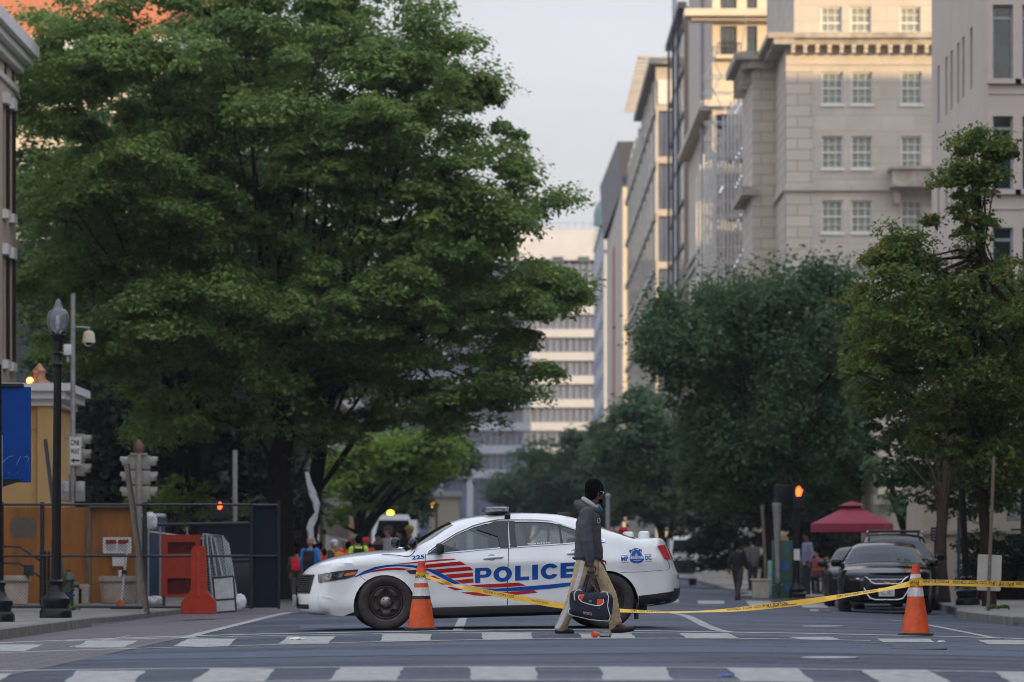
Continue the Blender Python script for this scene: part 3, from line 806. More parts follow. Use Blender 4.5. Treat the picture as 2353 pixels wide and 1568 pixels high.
# -- unseen blocks added behind the camera, sized to shade the crossing
for x0, x1, y0, y1, h, lab in ((26, 120, -70, 104, 25, 'long plain unseen block added behind the camera to shade the crossing'),
                               (-70, 25, -120, -62, 17, 'plain low unseen block added behind the camera to cut the light')):
    b = thing('shade_block', lab, 'building', ((x0 + x1) / 2, (y0 + y1) / 2, 0))
    mb = MB(); w = x1 - x0; d = y1 - y0
    nx = int(w / 4); ops2 = [(4 * i + 1.2, 4 * i + 2.8, 3.6 * j + 1.2, 3.6 * j + 3) for i in range(nx) for j in range(int(h / 3.7))]
    facade(mb, (x0, y0, 0), UX, NY, w, h, [], .2)
    ny = int(d / 4)
    facade(mb, (x0, y1, 0), UY, NX, d, h, [(4 * i + 1.2, 4 * i + 2.8, 3.6 * j + 1.2, 3.6 * j + 3) for i in range(ny) for j in range(int(h / 3.7))], .2)
    mb.add([(x1, y1, 0), (x0, y1, 0), (x0, y1, h), (x1, y1, h)], [(0, 1, 2, 3)]); mb.add([(x1, y0, 0), (x1, y1, 0), (x1, y1, h), (x1, y0, h)], [(0, 1, 2, 3)])
    mb.add([(x0, y0, h), (x1, y0, h), (x1, y1, h), (x0, y1, h)], [(0, 1, 2, 3)])
    mb.build('wall', M['brown_wall'], b, world=True, smooth=False)
    MB().b2((x0 + .4, y0 + .4, 0.1), (x1 - .4, y1 - .4, h - .4)).build('window_glazing', M['win_glass'], b, world=True, smooth=False)

# -- buildings further down the street
def block(name, lab, Yf, Yb, X0, X1, top, mfront, mside, fops=(), sops=(), roof=None, depth=.25):
    b = thing(name, lab, 'building', (X0, Yf, 0))
    mb = MB()
    facade(mb, (X0, Yf, 0), UX, NY, X1 - X0, top, list(fops), depth)
    mb.add([(X0, Yf, top), (X1, Yf, top), (X1, Yb, top), (X0, Yb, top)], [(0, 1, 2, 3)])
    mb.build('front_wall', mfront, b, world=True, smooth=False)
    mb = MB(); facade(mb, (X0, Yb, 0), UY, NX, Yb - Yf, top, list(sops), depth)
    mb.build('street_wall', mside, b, world=True, smooth=False)
    return b
# cream tower with sunlit top
Y3 = 268.0; X3 = XV(1637, Y3)
f3 = []
for y0, y1 in ((60, 128), (-60, 20), (262, 330), (400, 470), (540, 610)):
    for c0, c1 in ((1655, 1693), (1716, 1740), (1762, 1800)): f3.append((XV(c0, Y3) - X3, XV(c1, Y3) - X3, ZV(y1, Y3), ZV(y0, Y3)))
bC = block('cream_tower', 'cream tower with a sunlit top above the scaffold beside the limestone building', Y3, 304, X3, 30, 62, M['cream'], M['pink_stone'], f3)
w0 = window(bC, (X3, Y3, 0), UX, NY, f3[0], .2, .1, 3, 2, M['charcoal'], M['win_glass'])
for o in f3[1:]:
    if abs((o[1] - o[0]) - (f3[0][1] - f3[0][0])) < .06: shift_copy(w0, (o[0] - f3[0][0], 0, o[2] - f3[0][2]))
    else: window(bC, (X3, Y3, 0), UX, NY, o, .2, .1, 2, 2, M['charcoal'], M['win_glass'])
mb = MB().box((X3 + 1.6, Y3 - .9, ZV(38, Y3)), (7.4, 2.6, .5)).box((X3 + 1.6, Y3 - .5, ZV(46, Y3)), (6.4, 1.6, .4)).box((X3 + 3, Y3 - .4, ZV(240, Y3)), (7.2, 1.1, .45))
mb.box((X3 + 1.15, Y3 - .5, ZV(128, Y3) - .2), (1.9, 1.2, .25)); mb.box((X3 - .4, 286, ZV(240, Y3)), (1.0, 36, .45))
mb.build('balcony_slab', M['cream'], bC, world=True, smooth=False)
mb = MB()
for i in range(9): mb.tube([(X3 + .35 + i * .2, Y3 - .95, ZV(128, Y3)), (X3 + .35 + i * .2, Y3 - .95, ZV(104, Y3))], .03, 5)
mb.tube([(X3 + .3, Y3 - .95, ZV(104, Y3)), (X3 + 2.0, Y3 - .95, ZV(104, Y3))], .045, 5)
mb.build('balcony_railing', M['dark_metal'], bC, world=True)
mb = MB()
for yv in (575, 600): mb.box((X3 - .12, 286, ZV(yv, 286)), (.25, 34, .25))
mb.tube([(X3 - .25, 278, 3), (X3 - .25, 278, 46)], .13, 8)
mb.build('drainpipe', M['grey_metal'], bC, world=True)
# charcoal edged glass slab
X4 = XV(1571, 306)
bD = block('glass_slab', 'slim glass slab building with a charcoal edge beside the cream tower', 306, 331, X4, 19, ZV(15, 306), M['charcoal'], M['mirror_glass'])
mb = MB()
for i in range(13): mb.box((X4 - .05, 318.5, 3.6 * i + 2), (.16, 25, .3))
for y in (309, 318, 327): mb.tube([(X4 - .35, y, 0), (X4 - .35, y, ZV(12, 306))], .12, 6)
mb.box((X4 - .15, 318, ZV(15, 306)), (.7, 26, .5))
mb.build('floor_band', M['charcoal'], bD, world=True)
MB().box((X4 - .02, 322, ZV(220, 318)), (.08, 10, 40)).build('white_panel', M['white_stone'], bD, world=True, smooth=False)
# concrete frame and curtain wall
Y5 = 334.0; X5 = XV(1507, Y5)
ops5 = []
for k in range(12):
    z1 = ZV(255, Y5) - k * 4.72
    if z1 - 3.9 > 0: ops5.append((.25, XV(1537, Y5) - X5 + .5, z1 - 4.1, z1))
bE = block('frame_building', 'grey concrete framed glass building with a slatted overhanging roof down the street', Y5, 420, X5, 19, ZV(155, Y5), M['conc_frame'], M['mirror_glass'], ops5)
for i, o in enumerate(ops5):
    if i == 0: w0 = window(bE, (X5, Y5, 0), UX, NY, o, .3, .1, 3, 1, M['dark_metal'], M['blue_glass'])
    else: shift_copy(w0, (0, 0, o[2] - ops5[0][2]))
mb = MB()
for y in range(340, 420, 9): mb.box((X5 - .06, y, ZV(170, Y5) / 2), (.12, .9, ZV(170, Y5)))
for k in range(11): mb.box((X5 - .09, 377, ZV(255, Y5) - k * 4.72), (.18, 85.5, .5))
mb.build('column', M['conc_frame'], bE, world=True, smooth=False)
mb = MB()
for i in range(16): mb.box((X5 + .2, Y5 + 1 + i * 2.6, ZV(155, Y5) + 1.0), (3.6, .5, .25))
mb.box((X5 + 1, 355, ZV(155, Y5) + .5), (3.2, 44, .5))
mb.build('roof_slats', M['conc_frame'], bE, world=True, smooth=False)
MB().box((XV(1526, Y5), Y5 - .1, ZV(212, Y5)), (1.1, .2, 2.2)).build('white_panel', M['trim_white'], bE, world=True, smooth=False)
# cream and pink house with sloping roof
Y6 = 424.0; X6 = XV(1431, Y6)
ops6 = [(1.2 + 2.1 * i, 2.3 + 2.1 * i, 3.9 * k + 1.2, 3.9 * k + 3.1) for i in range(2) for k in range(9)]
bF = block('gabled_block', 'narrow cream block with a dark sloping roof far down the street', Y6, 495, X6, 20, ZV(430, Y6), M['cream'], M['pink_stone'], ops6)
for i, o in enumerate(ops6):
    if i == 0: w0 = window(bF, (X6, Y6, 0), UX, NY, o, .2, .1, 2, 2, M['trim_white'], M['blue_glass'])
    else: shift_copy(w0, (o[0] - ops6[0][0], 0, o[2] - ops6[0][2]))
zr = ZV(430, Y6)
MB().add([(X6, Y6, zr), (X6 + 5, Y6, zr), (X6 + 5, Y6, zr + 5.2), (X6 - .6, Y6, zr + 5.2), (X6 - .6, 492, zr), (X6 + 5, 492, zr), (X6 + 5, 492, zr + 7), (X6 - 1, 492, zr + 7)],
         [(0, 1, 2, 3), (4, 7, 6, 5), (0, 3, 7, 4), (1, 5, 6, 2), (3, 2, 6, 7)]).build('roof', M['charcoal'], bF, world=True, smooth=False)
MB().box((X6 - .06, 460, 20), (.1, 8, 40)).build('brick_pier', M['red_brick'], bF, world=True, smooth=False)
# teal topped one
Y7 = 500.0; X7 = XV(1388, Y7)
bG = block('teal_building', 'slim building with a teal glass rounded top at the end of the right-hand row', Y7, 562, X7, 22, ZV(500, Y7), M['white_stone'], M['white_stone'],
           [(.6, 2.2, 4 * k + 1, 4 * k + 3.2) for k in range(11)], [(3 + 6 * i, 7.5 + 6 * i, 4 * k + 1, 4 * k + 3) for i in range(9) for k in range(11)])
for k in range(11):
    MB().b2((X7 + .6, Y7 + .2, 4 * k + 1), (X7 + 2.2, Y7 + .28, 4 * k + 3.2)).build('window', M['blue_glass'], bG, world=True, smooth=False)
    MB().b2((X7 + .2, 502, 4 * k + 1), (X7 + .28, 560, 4 * k + 3)).build('window', M['blue_glass'], bG, world=True, smooth=False)
zt = ZV(500, Y7)
mb = MB().lathe([(2.6, 0), (2.6, 1.6), (2.3, 2.8), (1.6, 3.6), (.01, 4)], 20, (X7 + 1.4, 512, zt))
mb.b2((X7 - .3, 512, zt), (X7 + 3.4, 556, zt + 2.4))
mb.build('glass_crown', M['teal_glass'], bG, world=True)
# the banded office block that closes the street
Y8 = 575.0; X8 = XV(905, Y8)
bH = thing('banded_building', 'wide office building with white floor bands and bluish window strips closing the street', 'building', (0, Y8, 0))
XE = XV(1425, Y8)
ztop = ZV(528, Y8)
MB().b2((X8 + .6, Y8 + 1.4, 0), (XE - .4, Y8 + 40, ZV(605, Y8))).build('wall', M['blue_glass'], bH, world=True, smooth=False)
ph = MB().b2((XV(1150, Y8), Y8, ZV(598, Y8)), (XE, Y8 + 30, ztop)).build('penthouse', M['white_stone'], bH, world=True, smooth=False)
for x in (1282, 1341): MB().b2((XV(x, Y8) - .85, Y8 - .1, ZV(603, Y8)), (XV(x, Y8) + .85, Y8 + .3, ZV(590, Y8))).build('window', M['win_glass'], bH, world=True, smooth=False)
yb = [651, 704, 757, 810, 864, 918, 971, 1024, 1080]
for y in yb:
    MB().b2((X8, Y8 - .4, ZV(y + 19, Y8)), (XE, Y8 + 38, ZV(y, Y8))).build('floor_band', M['white_stone'], bH, world=True, smooth=False)
for i, (ya, yb2) in enumerate(zip([598] + [y + 19 for y in yb[:-1]], yb)):
    mb = MB()
    for k in range(34):
        x = X8 + .7 + k * (XE - X8 - 1.4) / 33
        mb.b2((x - .09, Y8 + 1.1, ZV(yb2, Y8) + .02), (x + .09, Y8 + 1.5, ZV(ya, Y8) - .02))
    mb.build('mullions', M['grey_metal'], bH, world=True, smooth=False)
for x in (935, 1010, 1080, 1150, 1220): MB().b2((XV(x, Y8) - .5, Y8 - .1, 0), (XV(x, Y8) + .5, Y8 + 1.2, ZV(1100, Y8))).build('column', M['white_stone'], bH, world=True, smooth=False)
mb = MB()
for k in range(14): mb.tube([(XV(1160 + 18 * k, Y8), Y8 + 2, ztop), (XV(1160 + 18 * k, Y8), Y8 + 2, ztop + 1.2)], .05, 5)
mb.tube([(XV(1160, Y8), Y8 + 2, ztop + 1.2), (XV(1394, Y8), Y8 + 2, ztop + 1.2)], .06, 5)
mb.build('roof_railing', M['grey_metal'], bH, world=True)
# small pale pavilion in front of it
x0, x1 = XV(985, 400), XV(1053, 400)
bK = thing('pavilion', 'small cream pavilion in front of the banded building at the street end', 'building', ((x0 + x1) / 2, 400, 0))
MB().b2((x0, 400, 0), (x1, 412, ZV(1142, 400))).build('wall', M['cream'], bK, world=True, smooth=False)
MB().b2((x0 - .3, 399.6, ZV(1142, 400)), (x1 + .3, 412.3, ZV(1130, 400))).build('roof', M['white_stone'], bK, world=True, smooth=False)

# -- left: tan building, ochre gatehouse, brick block behind the tree
bL = thing('tan_building', 'tan rendered building with a big white cornice and shuttered windows at the left edge', 'building', (-13, 90, 0))
XW = -13.0; Yq = XW * FPX / (37 - CX); zco = ZV(205, Yq)
def yy(v): return XW * FPX / (v - CX)
mb = MB()
wops = []
for va, vb in ((7, 11), (21.5, 25.5)):
    for y0, y1 in ((248, 490), (592, 832)):
        wops.append((yy(va) - 60, yy(va) - 60 + .42, ZV(y1, 96), ZV(y0, 96)))
# flank faces the street (+X): walked away from the viewer
facade(mb, (XW, 60, 0), Vector((0, 1, 0)), Vector((1, 0, 0)), Yq - 60, 14.3, wops, .15)
facade(mb, (-40, 60, 0), UX, NY, 27, 14.3, [], .1)
mb.add([(XW, Yq, 0), (-40, Yq, 0), (-40, Yq, 14.3), (XW, Yq, 14.3)], [(0, 1, 2, 3)])
mb.build('wall', M['tan_wall'], bL, world=True, smooth=False)
for o in wops:
    f = MB().b2((XW - .12, 60 + o[0], o[2]), (XW - .04, 60 + o[1], o[3])).build('window', M['dark_metal'], bL, world=True, smooth=False)
    MB().b2((XW - .02, 60 + o[0] - .1, o[3]), (XW + .14, 60 + o[1] + .1, o[3] + .28)).build('lintel', M['trim_white'], f); f2 = KIDS[f.name][-1]
    MB().b2((XW - .02, 60 + o[0] - .1, o[2] - .22), (XW + .14, 60 + o[1] + .1, o[2])).build('sill', M['trim_white'], f)
    for k in KIDS[f.name]: k.location = -Vector(bL.location)
    MB().b2((XW + .01, 60 + o[1] + .06, o[2]), (XW + .07, 60 + o[1] + .34, o[3])).build('shutter', M['bark_red'], bL, world=True, smooth=False)
mb = MB()
for dx, z0, z1 in ((.56, 14.15, 14.47), (.40, 13.95, 14.15), (.20, 13.72, 13.95), (.08, 13.20, 13.34)):
    mb.b2((-40, 60 - dx, z0), (XW + dx, Yq + dx * .8, z1))
zt = 13.9
mb.build('cornice', M['trim_white'], bL, world=True, smooth=False)
for i in range(8): MB().box((XW + .01, Yq - .7 - 1.4 * i, zt - .36), (.03, .24, .3)).build('frieze_panel', M['bark_red'], bL, world=True, smooth=False)

Yg = 88.0
bM = thing('ochre_gatehouse', 'low ochre walled gatehouse with a white moulded cornice behind the plywood hoarding', 'building', (-11.5, Yg, 0))
xa, xb_ = XV(-60, Yg), XV(126, Yg)
zg = ZV(912, Yg)
mb = MB(); mb.b2((xa, Yg, WALK), (xb_, Yg + 3.3, zg)); mb.b2((XV(88, Yg), Yg - .14, WALK), (xb_ + .03, Yg - .002, zg - .02))
mb.b2((XV(40, Yg), Yg - .05, ZV(986, Yg)), (XV(90, Yg), Yg - .003, ZV(982, Yg)))
mb.build('wall', M['yellow_wall'], bM, world=True, smooth=False)
mb = MB()
for d, z0, z1 in ((.42, .12, .3), (.3, -.06, .12), (.14, -.22, -.06)): mb.b2((xa, Yg - d - .1, zg + z0), (xb_ + d, Yg + 3.3 + d, zg + z1))
mb.build('cornice', M['trim_white'], bM, world=True, smooth=False)
lt = thing('copper_lantern', 'small copper lantern with a lit top on the ochre gatehouse roof', 'lantern', (XV(78, Yg), Yg + 1, zg + .3))
MB().lathe([(.32, 0), (.3, .08), (.16, .16), (.13, .3), (.17, .36), (.06, .5), (.0001, .56)], 16).build('housing', M['copper'], lt)
MB().ball((-.2, -.2, .12), .08).build('lamp', M['warm_lamp'], lt)

bN = thing('brick_building', 'orange brick building seen in gaps high behind the big maple', 'building', (-18, 168, 0))
x0, x1 = -34.0, XV(720, 168)
ops = [(2 + 4.2 * i, 3.9 + 4.2 * i, 3.8 * k + 1, 3.8 * k + 3) for i in range(int((x1 - x0) / 4.2)) for k in range(5)]
mb = MB(); facade(mb, (x0, 168, 0), UX, NY, x1 - x0, 24.6, [o for o in ops if o[3] < 24], .2)
mb.build('lower_wall', M['cream'], bN, world=True, smooth=False)
MB().b2((x0 - .1, 167.9, 0), (x1 + .1, 167.99, 15.5)).build('dark_lower_sheet', M['charcoal'], bN, world=True, smooth=False)  # charcoal sheet laid over the lower cream front and its windows
xm = XV(520, 168)
MB().b2((x0, 168, 24.6), (xm, 190, 31)).build('upper_wall', M['red_brick'], bN, world=True, smooth=False)
MB().b2((x0 - .2, 167.6, 24.1), (x1 + .3, 168.05, 24.62)).build('string_course', M['trim_white'], bN, world=True, smooth=False)
for o in ops:
    if o[3] < 24: MB().b2((x0 + o[0], 168.15, o[2]), (x0 + o[1], 168.2, o[3])).build('window', M['win_glass'], bN, world=True, smooth=False)

# -- brown street front on the left, beyond the maples
bO = thing('brown_building', 'brown street front seen dimly between the trunks behind the crowd', 'building', (-13, 205, 0))
ops = [(3 + 6 * i, 6.5 + 6 * i, 4 * k + 1, 4 * k + 3.1) for i in range(52) for k in range(5)]
mb = MB(); facade(mb, (-13, 205, 0), Vector((0, 1, 0)), Vector((1, 0, 0)), 316, 21, [], .2); facade(mb, (-34, 205, 0), UX, NY, 21, 21, [], .2)
mb.add([(-34, 205, 21), (-13, 205, 21), (-13, 521, 21), (-34, 521, 21)], [(0, 1, 2, 3)]); mb.build('wall', M['brown_wall'], bO, world=True, smooth=False)
for k in range(5): MB().b2((-12.99, 206, 4 * k + 1.2), (-12.93, 520, 4 * k + 2.9)).build('window_band', M['win_glass'], bO, world=True, smooth=False)
# -- scaffold and hoist in front of the cream tower
Ys = 240.0
sc = thing('scaffold', 'tall metal scaffold with ladders strung with small lights beside the limestone building', 'scaffold', (XV(1670, Ys), Ys, 0))
xL, xM, xR_ = XV(1622, Ys), XV(1660, Ys), XV(1716, Ys)
mb = MB(); hs = ZV(150, Ys)
for x in np.linspace(xL, xR_, 12):
    for y in (Ys, Ys + 1.4, Ys + 12):
        h = hs * (0.80 + .2 * (x - xL) / (xR_ - xL)) + random.uniform(-1, 1)
        mb.tube([(x, y, 0), (x, y, h)], .06, 5)
for k in range(int(hs / 1.0)):
    z = 1.0 * k + .4; x1 = xR_ if z < hs * .93 else xM + .6
    for y in (Ys, Ys + 1.4): mb.tube([(xL - random.uniform(0, .3), y, z), (x1 + random.uniform(0, .3), y, z + random.uniform(-.1, .1))], .04, 5)
    if k % 2 == 0:
        mb.tube([(xL, Ys, z), (xL + .9, Ys, z + 1.9)], .035, 5); mb.tube([(xM + .9, Ys, z), (xR_, Ys, z + 3.8)], .035, 5); mb.tube([(xM, Ys + .6, z), (xL + .3, Ys + .6, z + 1.6)], .035, 5)
mb.build('tube_frame', M['scaffold'], sc, world=True)
mb = MB()
for k in range(int(hs / 3.8)):
    z = 3.8 * k + .3
    mb.b2((xM + .3, Ys + .05, z), (xR_, Ys + 1.35, z + .12))
mb.build('deck', M['wood'], sc, world=True, smooth=False)
mb = MB()
for x in (XV(1641, Ys), XV(1661, Ys)): mb.b2((x - .06, Ys - .5, 0), (x + .06, Ys - .38, hs * .9))
for k in range(int(hs * .9 / .8)): mb.b2((XV(1641, Ys), Ys - .48, .8 * k), (XV(1661, Ys), Ys - .4, .8 * k + .07))
mb.build('hoist_mast', M['scaffold'], sc, world=True, smooth=False)
mb = MB()
for k in range(int(hs / 3.8)):
    z = 3.8 * k + .3
    mb.b2((xM - .3, Ys + 1.6, z + .2), (xR_ - .05, Ys + 1.75, z + 3.2))
mb.build('shade_net', M['charcoal'], sc, world=True, smooth=False)
for k, yv in enumerate((335, 365, 490, 520, 600, 660, 780)):
    pass
L0 = None
for run in ((1686, 372, 1704, 342), (1690, 520, 1708, 480), (1688, 612, 1708, 575), (1688, 700, 1706, 668), (1690, 430, 1704, 405), (1655, 440, 1660, 430), (1690, 258, 1702, 240)):
    for t in (0, .33, .66, 1):
        x, y = run[0] + (run[2] - run[0]) * t, run[1] + (run[3] - run[1]) * t
        p = P(x, y, Ys - .6)
        if L0 is None:
            L0 = MB().ball((0, 0, 0), .034, 8, 6).build('string_light', M['festoon'], sc); o = L0
        else: o = copy_tree(L0, sc)
        o.location = p - Vector(sc.location)
# ================================================================== trees
def clumps_in(poly, Y, depth, rad, dens, edge=None, seed=1, yscale=1.0):
    """leaf-clump centres filling a crown of the traced outline, thick in depth"""
    r = np.random.default_rng(seed)
    pw = [(XV(x, Y), ZV(y, Y)) for x, y in poly]
    xs = [p[0] for p in pw]; zs = [p[1] for p in pw]
    area = 0.5 * abs(sum(pw[i - 1][0] * pw[i][1] - pw[i][0] * pw[i - 1][1] for i in range(len(pw))))
    n = int(area * dens)
    out = []
    bp = np.array(pw); per = []
    for i in range(len(pw)):
        a, b = bp[i - 1], bp[i]
        for t in np.linspace(0, 1, 12, endpoint=False): per.append(a + (b - a) * t)
    per = np.array(per)
    while len(out) < n:
        x = r.uniform(min(xs), max(xs), 400); z = r.uniform(min(zs), max(zs), 400)
        ok = inside(x, z, pw)
        for xx, zz in zip(x[ok], z[ok]):
            d = np.min(np.hypot(per[:, 0] - xx, per[:, 1] - zz))
            if d < rad * 0.35: continue
            t = min(1.0, d / (depth * 0.9))
            half = depth * math.sqrt(max(0.02, 1 - (1 - t) ** 2))
            y = r.uniform(-1, 1); y = math.copysign(abs(y) ** 0.6, y) * half
            out.append((xx, Y + y, zz, rad * r.choice((.5, .75, .9, 1.1, 1.35)) * r.uniform(.9, 1.1)))
            if len(out) >= n: break
    return np.array(out)
def leaves(C, per, size, seed=2, flat=0.62, up=0.75, stick=0.0):
    """leaf quads spread over dome-shaped clumps"""
    r = np.random.default_rng(seed)
    n = len(C) * per
    c = np.repeat(C, per, axis=0)
    d = r.normal(size=(n, 3)); d /= np.linalg.norm(d, axis=1)[:, None]
    d[:, 2] = np.where(d[:, 2] < -0.25, -d[:, 2] * .6, d[:, 2])
    rad = c[:, 3] * r.uniform(0.45, 1.05, n) ** 0.7
    lump = 1 + .25 * np.sin(d[:, 0] * 7 + c[:, 0] * 5) * np.sin(d[:, 1] * 6 + c[:, 2] * 4)
    p = c[:, :3] + d * (rad * lump)[:, None] * np.array([1, 1, flat])
    p[:, 2] += stick * c[:, 3] * r.uniform(0, 1, n) ** 3
    nrm = d * .55 + np.array([0, 0, up]) + r.normal(size=(n, 3)) * .38
    nrm /= np.linalg.norm(nrm, axis=1)[:, None]
    a = np.cross(nrm, r.normal(size=(n, 3))); a /= np.linalg.norm(a, axis=1)[:, None] + 1e-9
    b = np.cross(nrm, a)
    s = (size * r.uniform(.45, 1.4, n))[:, None]
    droop = nrm * s * .25
    v = np.stack([p - a * s, p + b * s * .55 + droop * .3, p + a * s - droop, p - b * s * .55 + droop * .3], axis=1)
    return v.reshape(-1, 3)
def limbs(mb, base, top, r0, targets, rb=.13, seed=3, sag=0.0):
    r = random.Random(seed)
    base, top = Vector(base), Vector(top)
    pts = [base.lerp(top, t) + Vector((r.uniform(-.1, .1), r.uniform(-.1, .1), 0)) * (t > 0 and t < 1) for t in np.linspace(0, 1, 7)]
    mb.tube([pts[0] - Vector((0, 0, .1))] + pts, [r0 * 1.55, r0 * 1.3] + [r0 * (1.0 - .45 * t) for t in np.linspace(.1, 1, 6)], 12)
    for t in targets:
        t = Vector(t)
        f = r.uniform(.45, 1.0); s = pts[min(6, int(f * 6))]
        m1 = s.lerp(t, .4) + Vector((r.uniform(-.3, .3), r.uniform(-.3, .3), (t - s).length * .10 - sag))
        m2 = s.lerp(t, .75) + Vector((r.uniform(-.25, .25), r.uniform(-.25, .25), (t - s).length * .06))
        k = rb * r.uniform(.6, 1.15)
        mb.tube([s, m1, m2, t], [k, k * .7, k * .42, k * .15], 6, caps=False)
def tree(name, label, crowns, trunk, mleaf, mbark=None, per=150, size=.085, nl=30, group=None, seed=5, flat=.78, up=.75, rb=.12, stick=0.0):
    """crowns: list of clump arrays; trunk: (base, top, radius)"""
    t = thing(name, label, 'tree', trunk[0], group=group)
    C = np.concatenate(crowns)
    mesh_np('crown', leaves(C, per, size, seed, flat, up, stick), 4, mleaf, t, trunk[0])
    r = random.Random(seed)
    idx = r.sample(range(len(C)), min(nl, len(C)))
    mb = MB(); limbs(mb, trunk[0], trunk[1], trunk[2], [C[i][:3] for i in idx], rb, seed)
    mb.build('trunk', mbark or M['bark'], t, world=True, ang=180)
    return t

# the big maple on the left
YT = 101.5
big = [(45, 150), (50, 80), (90, 45), (130, 10), (170, -30), (430, -60), (700, -60), (815, -20), (870, 20), (925, 45), (1010, 45), (1060, 75), (1085, 140), (1100, 175), (1150, 150),
       (1175, 185), (1160, 240), (1135, 275), (1180, 310), (1235, 315), (1252, 400), (1225, 450), (1180, 470), (1250, 500), (1278, 515), (1250, 560), (1225, 600), (1290, 640), (1330, 690),
       (1335, 735), (1280, 765), (1245, 790), (1235, 835), (1290, 870), (1260, 930), (1190, 960), (1150, 985), (1155, 1060), (1090, 1075), (1000, 1030), (900, 1010), (800, 1060), (740, 1065), (690, 1100),
       (640, 1090), (570, 1070), (520, 1030), (440, 1060), (380, 1090), (330, 1060), (290, 1010), (230, 970), (190, 950), (150, 870), (70, 850), (50, 500)]
def boughs(B, k, seed):
    """each bough is a dome of smaller clumps"""
    r = np.random.default_rng(seed); out = []
    for x, y, z, R_ in B:
        for _ in range(k):
            d = r.normal(size=3); d /= np.linalg.norm(d); d[2] = abs(d[2]) * .9 - .12
            f = R_ * r.uniform(.62, 1.0); out.append((x + d[0] * f, y + d[1] * f, z + d[2] * f * .8, R_ * r.uniform(.26, .46)))
    return np.array(out)
cA = np.concatenate([boughs(clumps_in(big, YT, 5.0, 1.30, 1.75, seed=21), 11, 22), clumps_in(big, YT, 4.2, .72, 2.2, seed=23)])
# leave airy gaps near the right edge, as at the top right of the crown
def thin(C, x, y, rx, ry, Y, keep, seed):
    r = np.random.default_rng(seed)
    u = (C[:, 0] - XV(x, Y)) / (rx * Y / FPX); v = (C[:, 2] - ZV(y, Y)) / (ry * Y / FPX)
    m = (u * u + v * v < 1) & (r.uniform(size=len(C)) > keep)
    return C[~m]
for x, y, rx, ry, k in ((1040, 330, 100, 50, .5), (890, 90, 55, 60, .35), (1180, 480, 60, 40, .45), (1120, 420, 50, 35, .5), (960, 250, 45, 40, .4), (1060, 560, 60, 30, .5), (760, 90, 80, 60, .5), (430, 60, 90, 60, .5), (330, 60, 60, 70, .35), (170, 30, 90, 50, .1)):
    cA = thin(cA, x, y, rx, ry, YT, k, int(x))
for x, y, rx, ry, k in ((1110, 300, 130, 230, .88), (1000, 120, 130, 120, .85)):
    cA = thin(cA, x, y, rx, ry, YT, k, int(x + 7))
# deep hollows under the boughs
for x, y, rx, ry, k in ((300, 900, 90, 60, .5), (560, 940, 60, 90, .45), (750, 880, 70, 70, .5), (230, 690, 60, 45, .5), (600, 720, 50, 70, .55)):
    cA = thin(cA, x, y, rx, ry, YT, k, int(x + 1))
g0 = Vector((XV(640, YT), YT + 1.0, WALK))
# several stems, so the crown is split between the maples that carry it
sp = cA[:, 0]
mid1, mid2 = XV(430, YT), XV(860, YT)
noise1 = np.array([mnoise.noise(Vector((a[0] * .35, a[1] * .35, a[2] * .35))) for a in cA]) * 2.2
left = sp + noise1 < mid1; right = sp + noise1 > mid2
tree('maple_tree', 'big green maple whose crown fills the upper left behind the lamp post', [cA[left]], ((XV(470, YT + 3), YT + 3, WALK), (XV(450, YT + 3), YT + 2, 6.0), .24), M['leaf_big'], per=210, size=.078, nl=18, rb=.08, seed=31)
tree('maple_tree', 'dark stemmed maple in the middle of the big crown, trunk behind the screened fence', [cA[~left & ~right]], (g0, (XV(650, YT), YT, 7.0), .40), M['leaf_big'], per=210, size=.078, nl=22, seed=32, rb=.08)
tree('maple_tree', 'maple whose boughs reach right over the street in front of the sky', [cA[right]], ((XV(690, YT + 5), YT + 5, WALK), (XV(760, YT), YT + 2, 8.0), .26), M['leaf_big'], per=210, size=.078, nl=24, seed=33, rb=.09)
# behind the maples: darker mass of trees
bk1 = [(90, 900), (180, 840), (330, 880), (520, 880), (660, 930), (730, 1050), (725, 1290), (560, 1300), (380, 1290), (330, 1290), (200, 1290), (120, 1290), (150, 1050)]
tree('street_tree', 'low tree with shade-dark leaf colour under the maples behind the fence', [clumps_in(bk1, 118, 3.0, .8, 5.5, seed=41)], ((XV(400, 118), 118, WALK), (XV(400, 118), 118, 4), .3), M['leaf_painted_shade'], per=170, size=.12, nl=20, seed=42)
bk0 = [(30, 90), (150, 110), (330, 150), (560, 170), (700, 220), (800, 330), (900, 480), (960, 650), (940, 850), (800, 960), (600, 1000), (300, 960), (60, 880), (30, 600)]
tree('maple_tree', 'shaded maple standing behind the big crown, seen only in its gaps', [clumps_in(bk0, 122, 2.5, 1.0, 3.2, seed=91)], ((XV(560, 122), 122, WALK), (XV(560, 122), 122, 8), .3), M['leaf_dark'], per=190, size=.12, nl=24, seed=92)
bk1b = [(300, 1110), (420, 1090), (560, 1120), (600, 1180), (560, 1230), (330, 1225), (290, 1180)]
tree('garden_shrub', 'yellowish green shrub low behind the pedestrian signal and the fence', [clumps_in(bk1b, 104, 1.2, .45, 5, seed=43)], ((XV(440, 104), 104, WALK), (XV(440, 104), 104, 1), .1), M['leaf_bright'], per=120, size=.08, nl=10, seed=44)
bk2 = [(735, 1060), (800, 1040), (900, 1000), (1010, 990), (1080, 1010), (1070, 1080), (1040, 1120), (960, 1150), (880, 1140), (860, 1180), (800, 1225), (740, 1230), (728, 1150)]
tree('street_tree', 'bright green young tree right of the dark trunks above the crowd', [clumps_in(bk2, 135, 2.6, .8, 5.5, seed=45)], ((XV(815, 135), 135, WALK), (XV(830, 135), 135, 4.0), .16), M['leaf_bright'], M['bark'], per=170, size=.12, nl=20, seed=46)
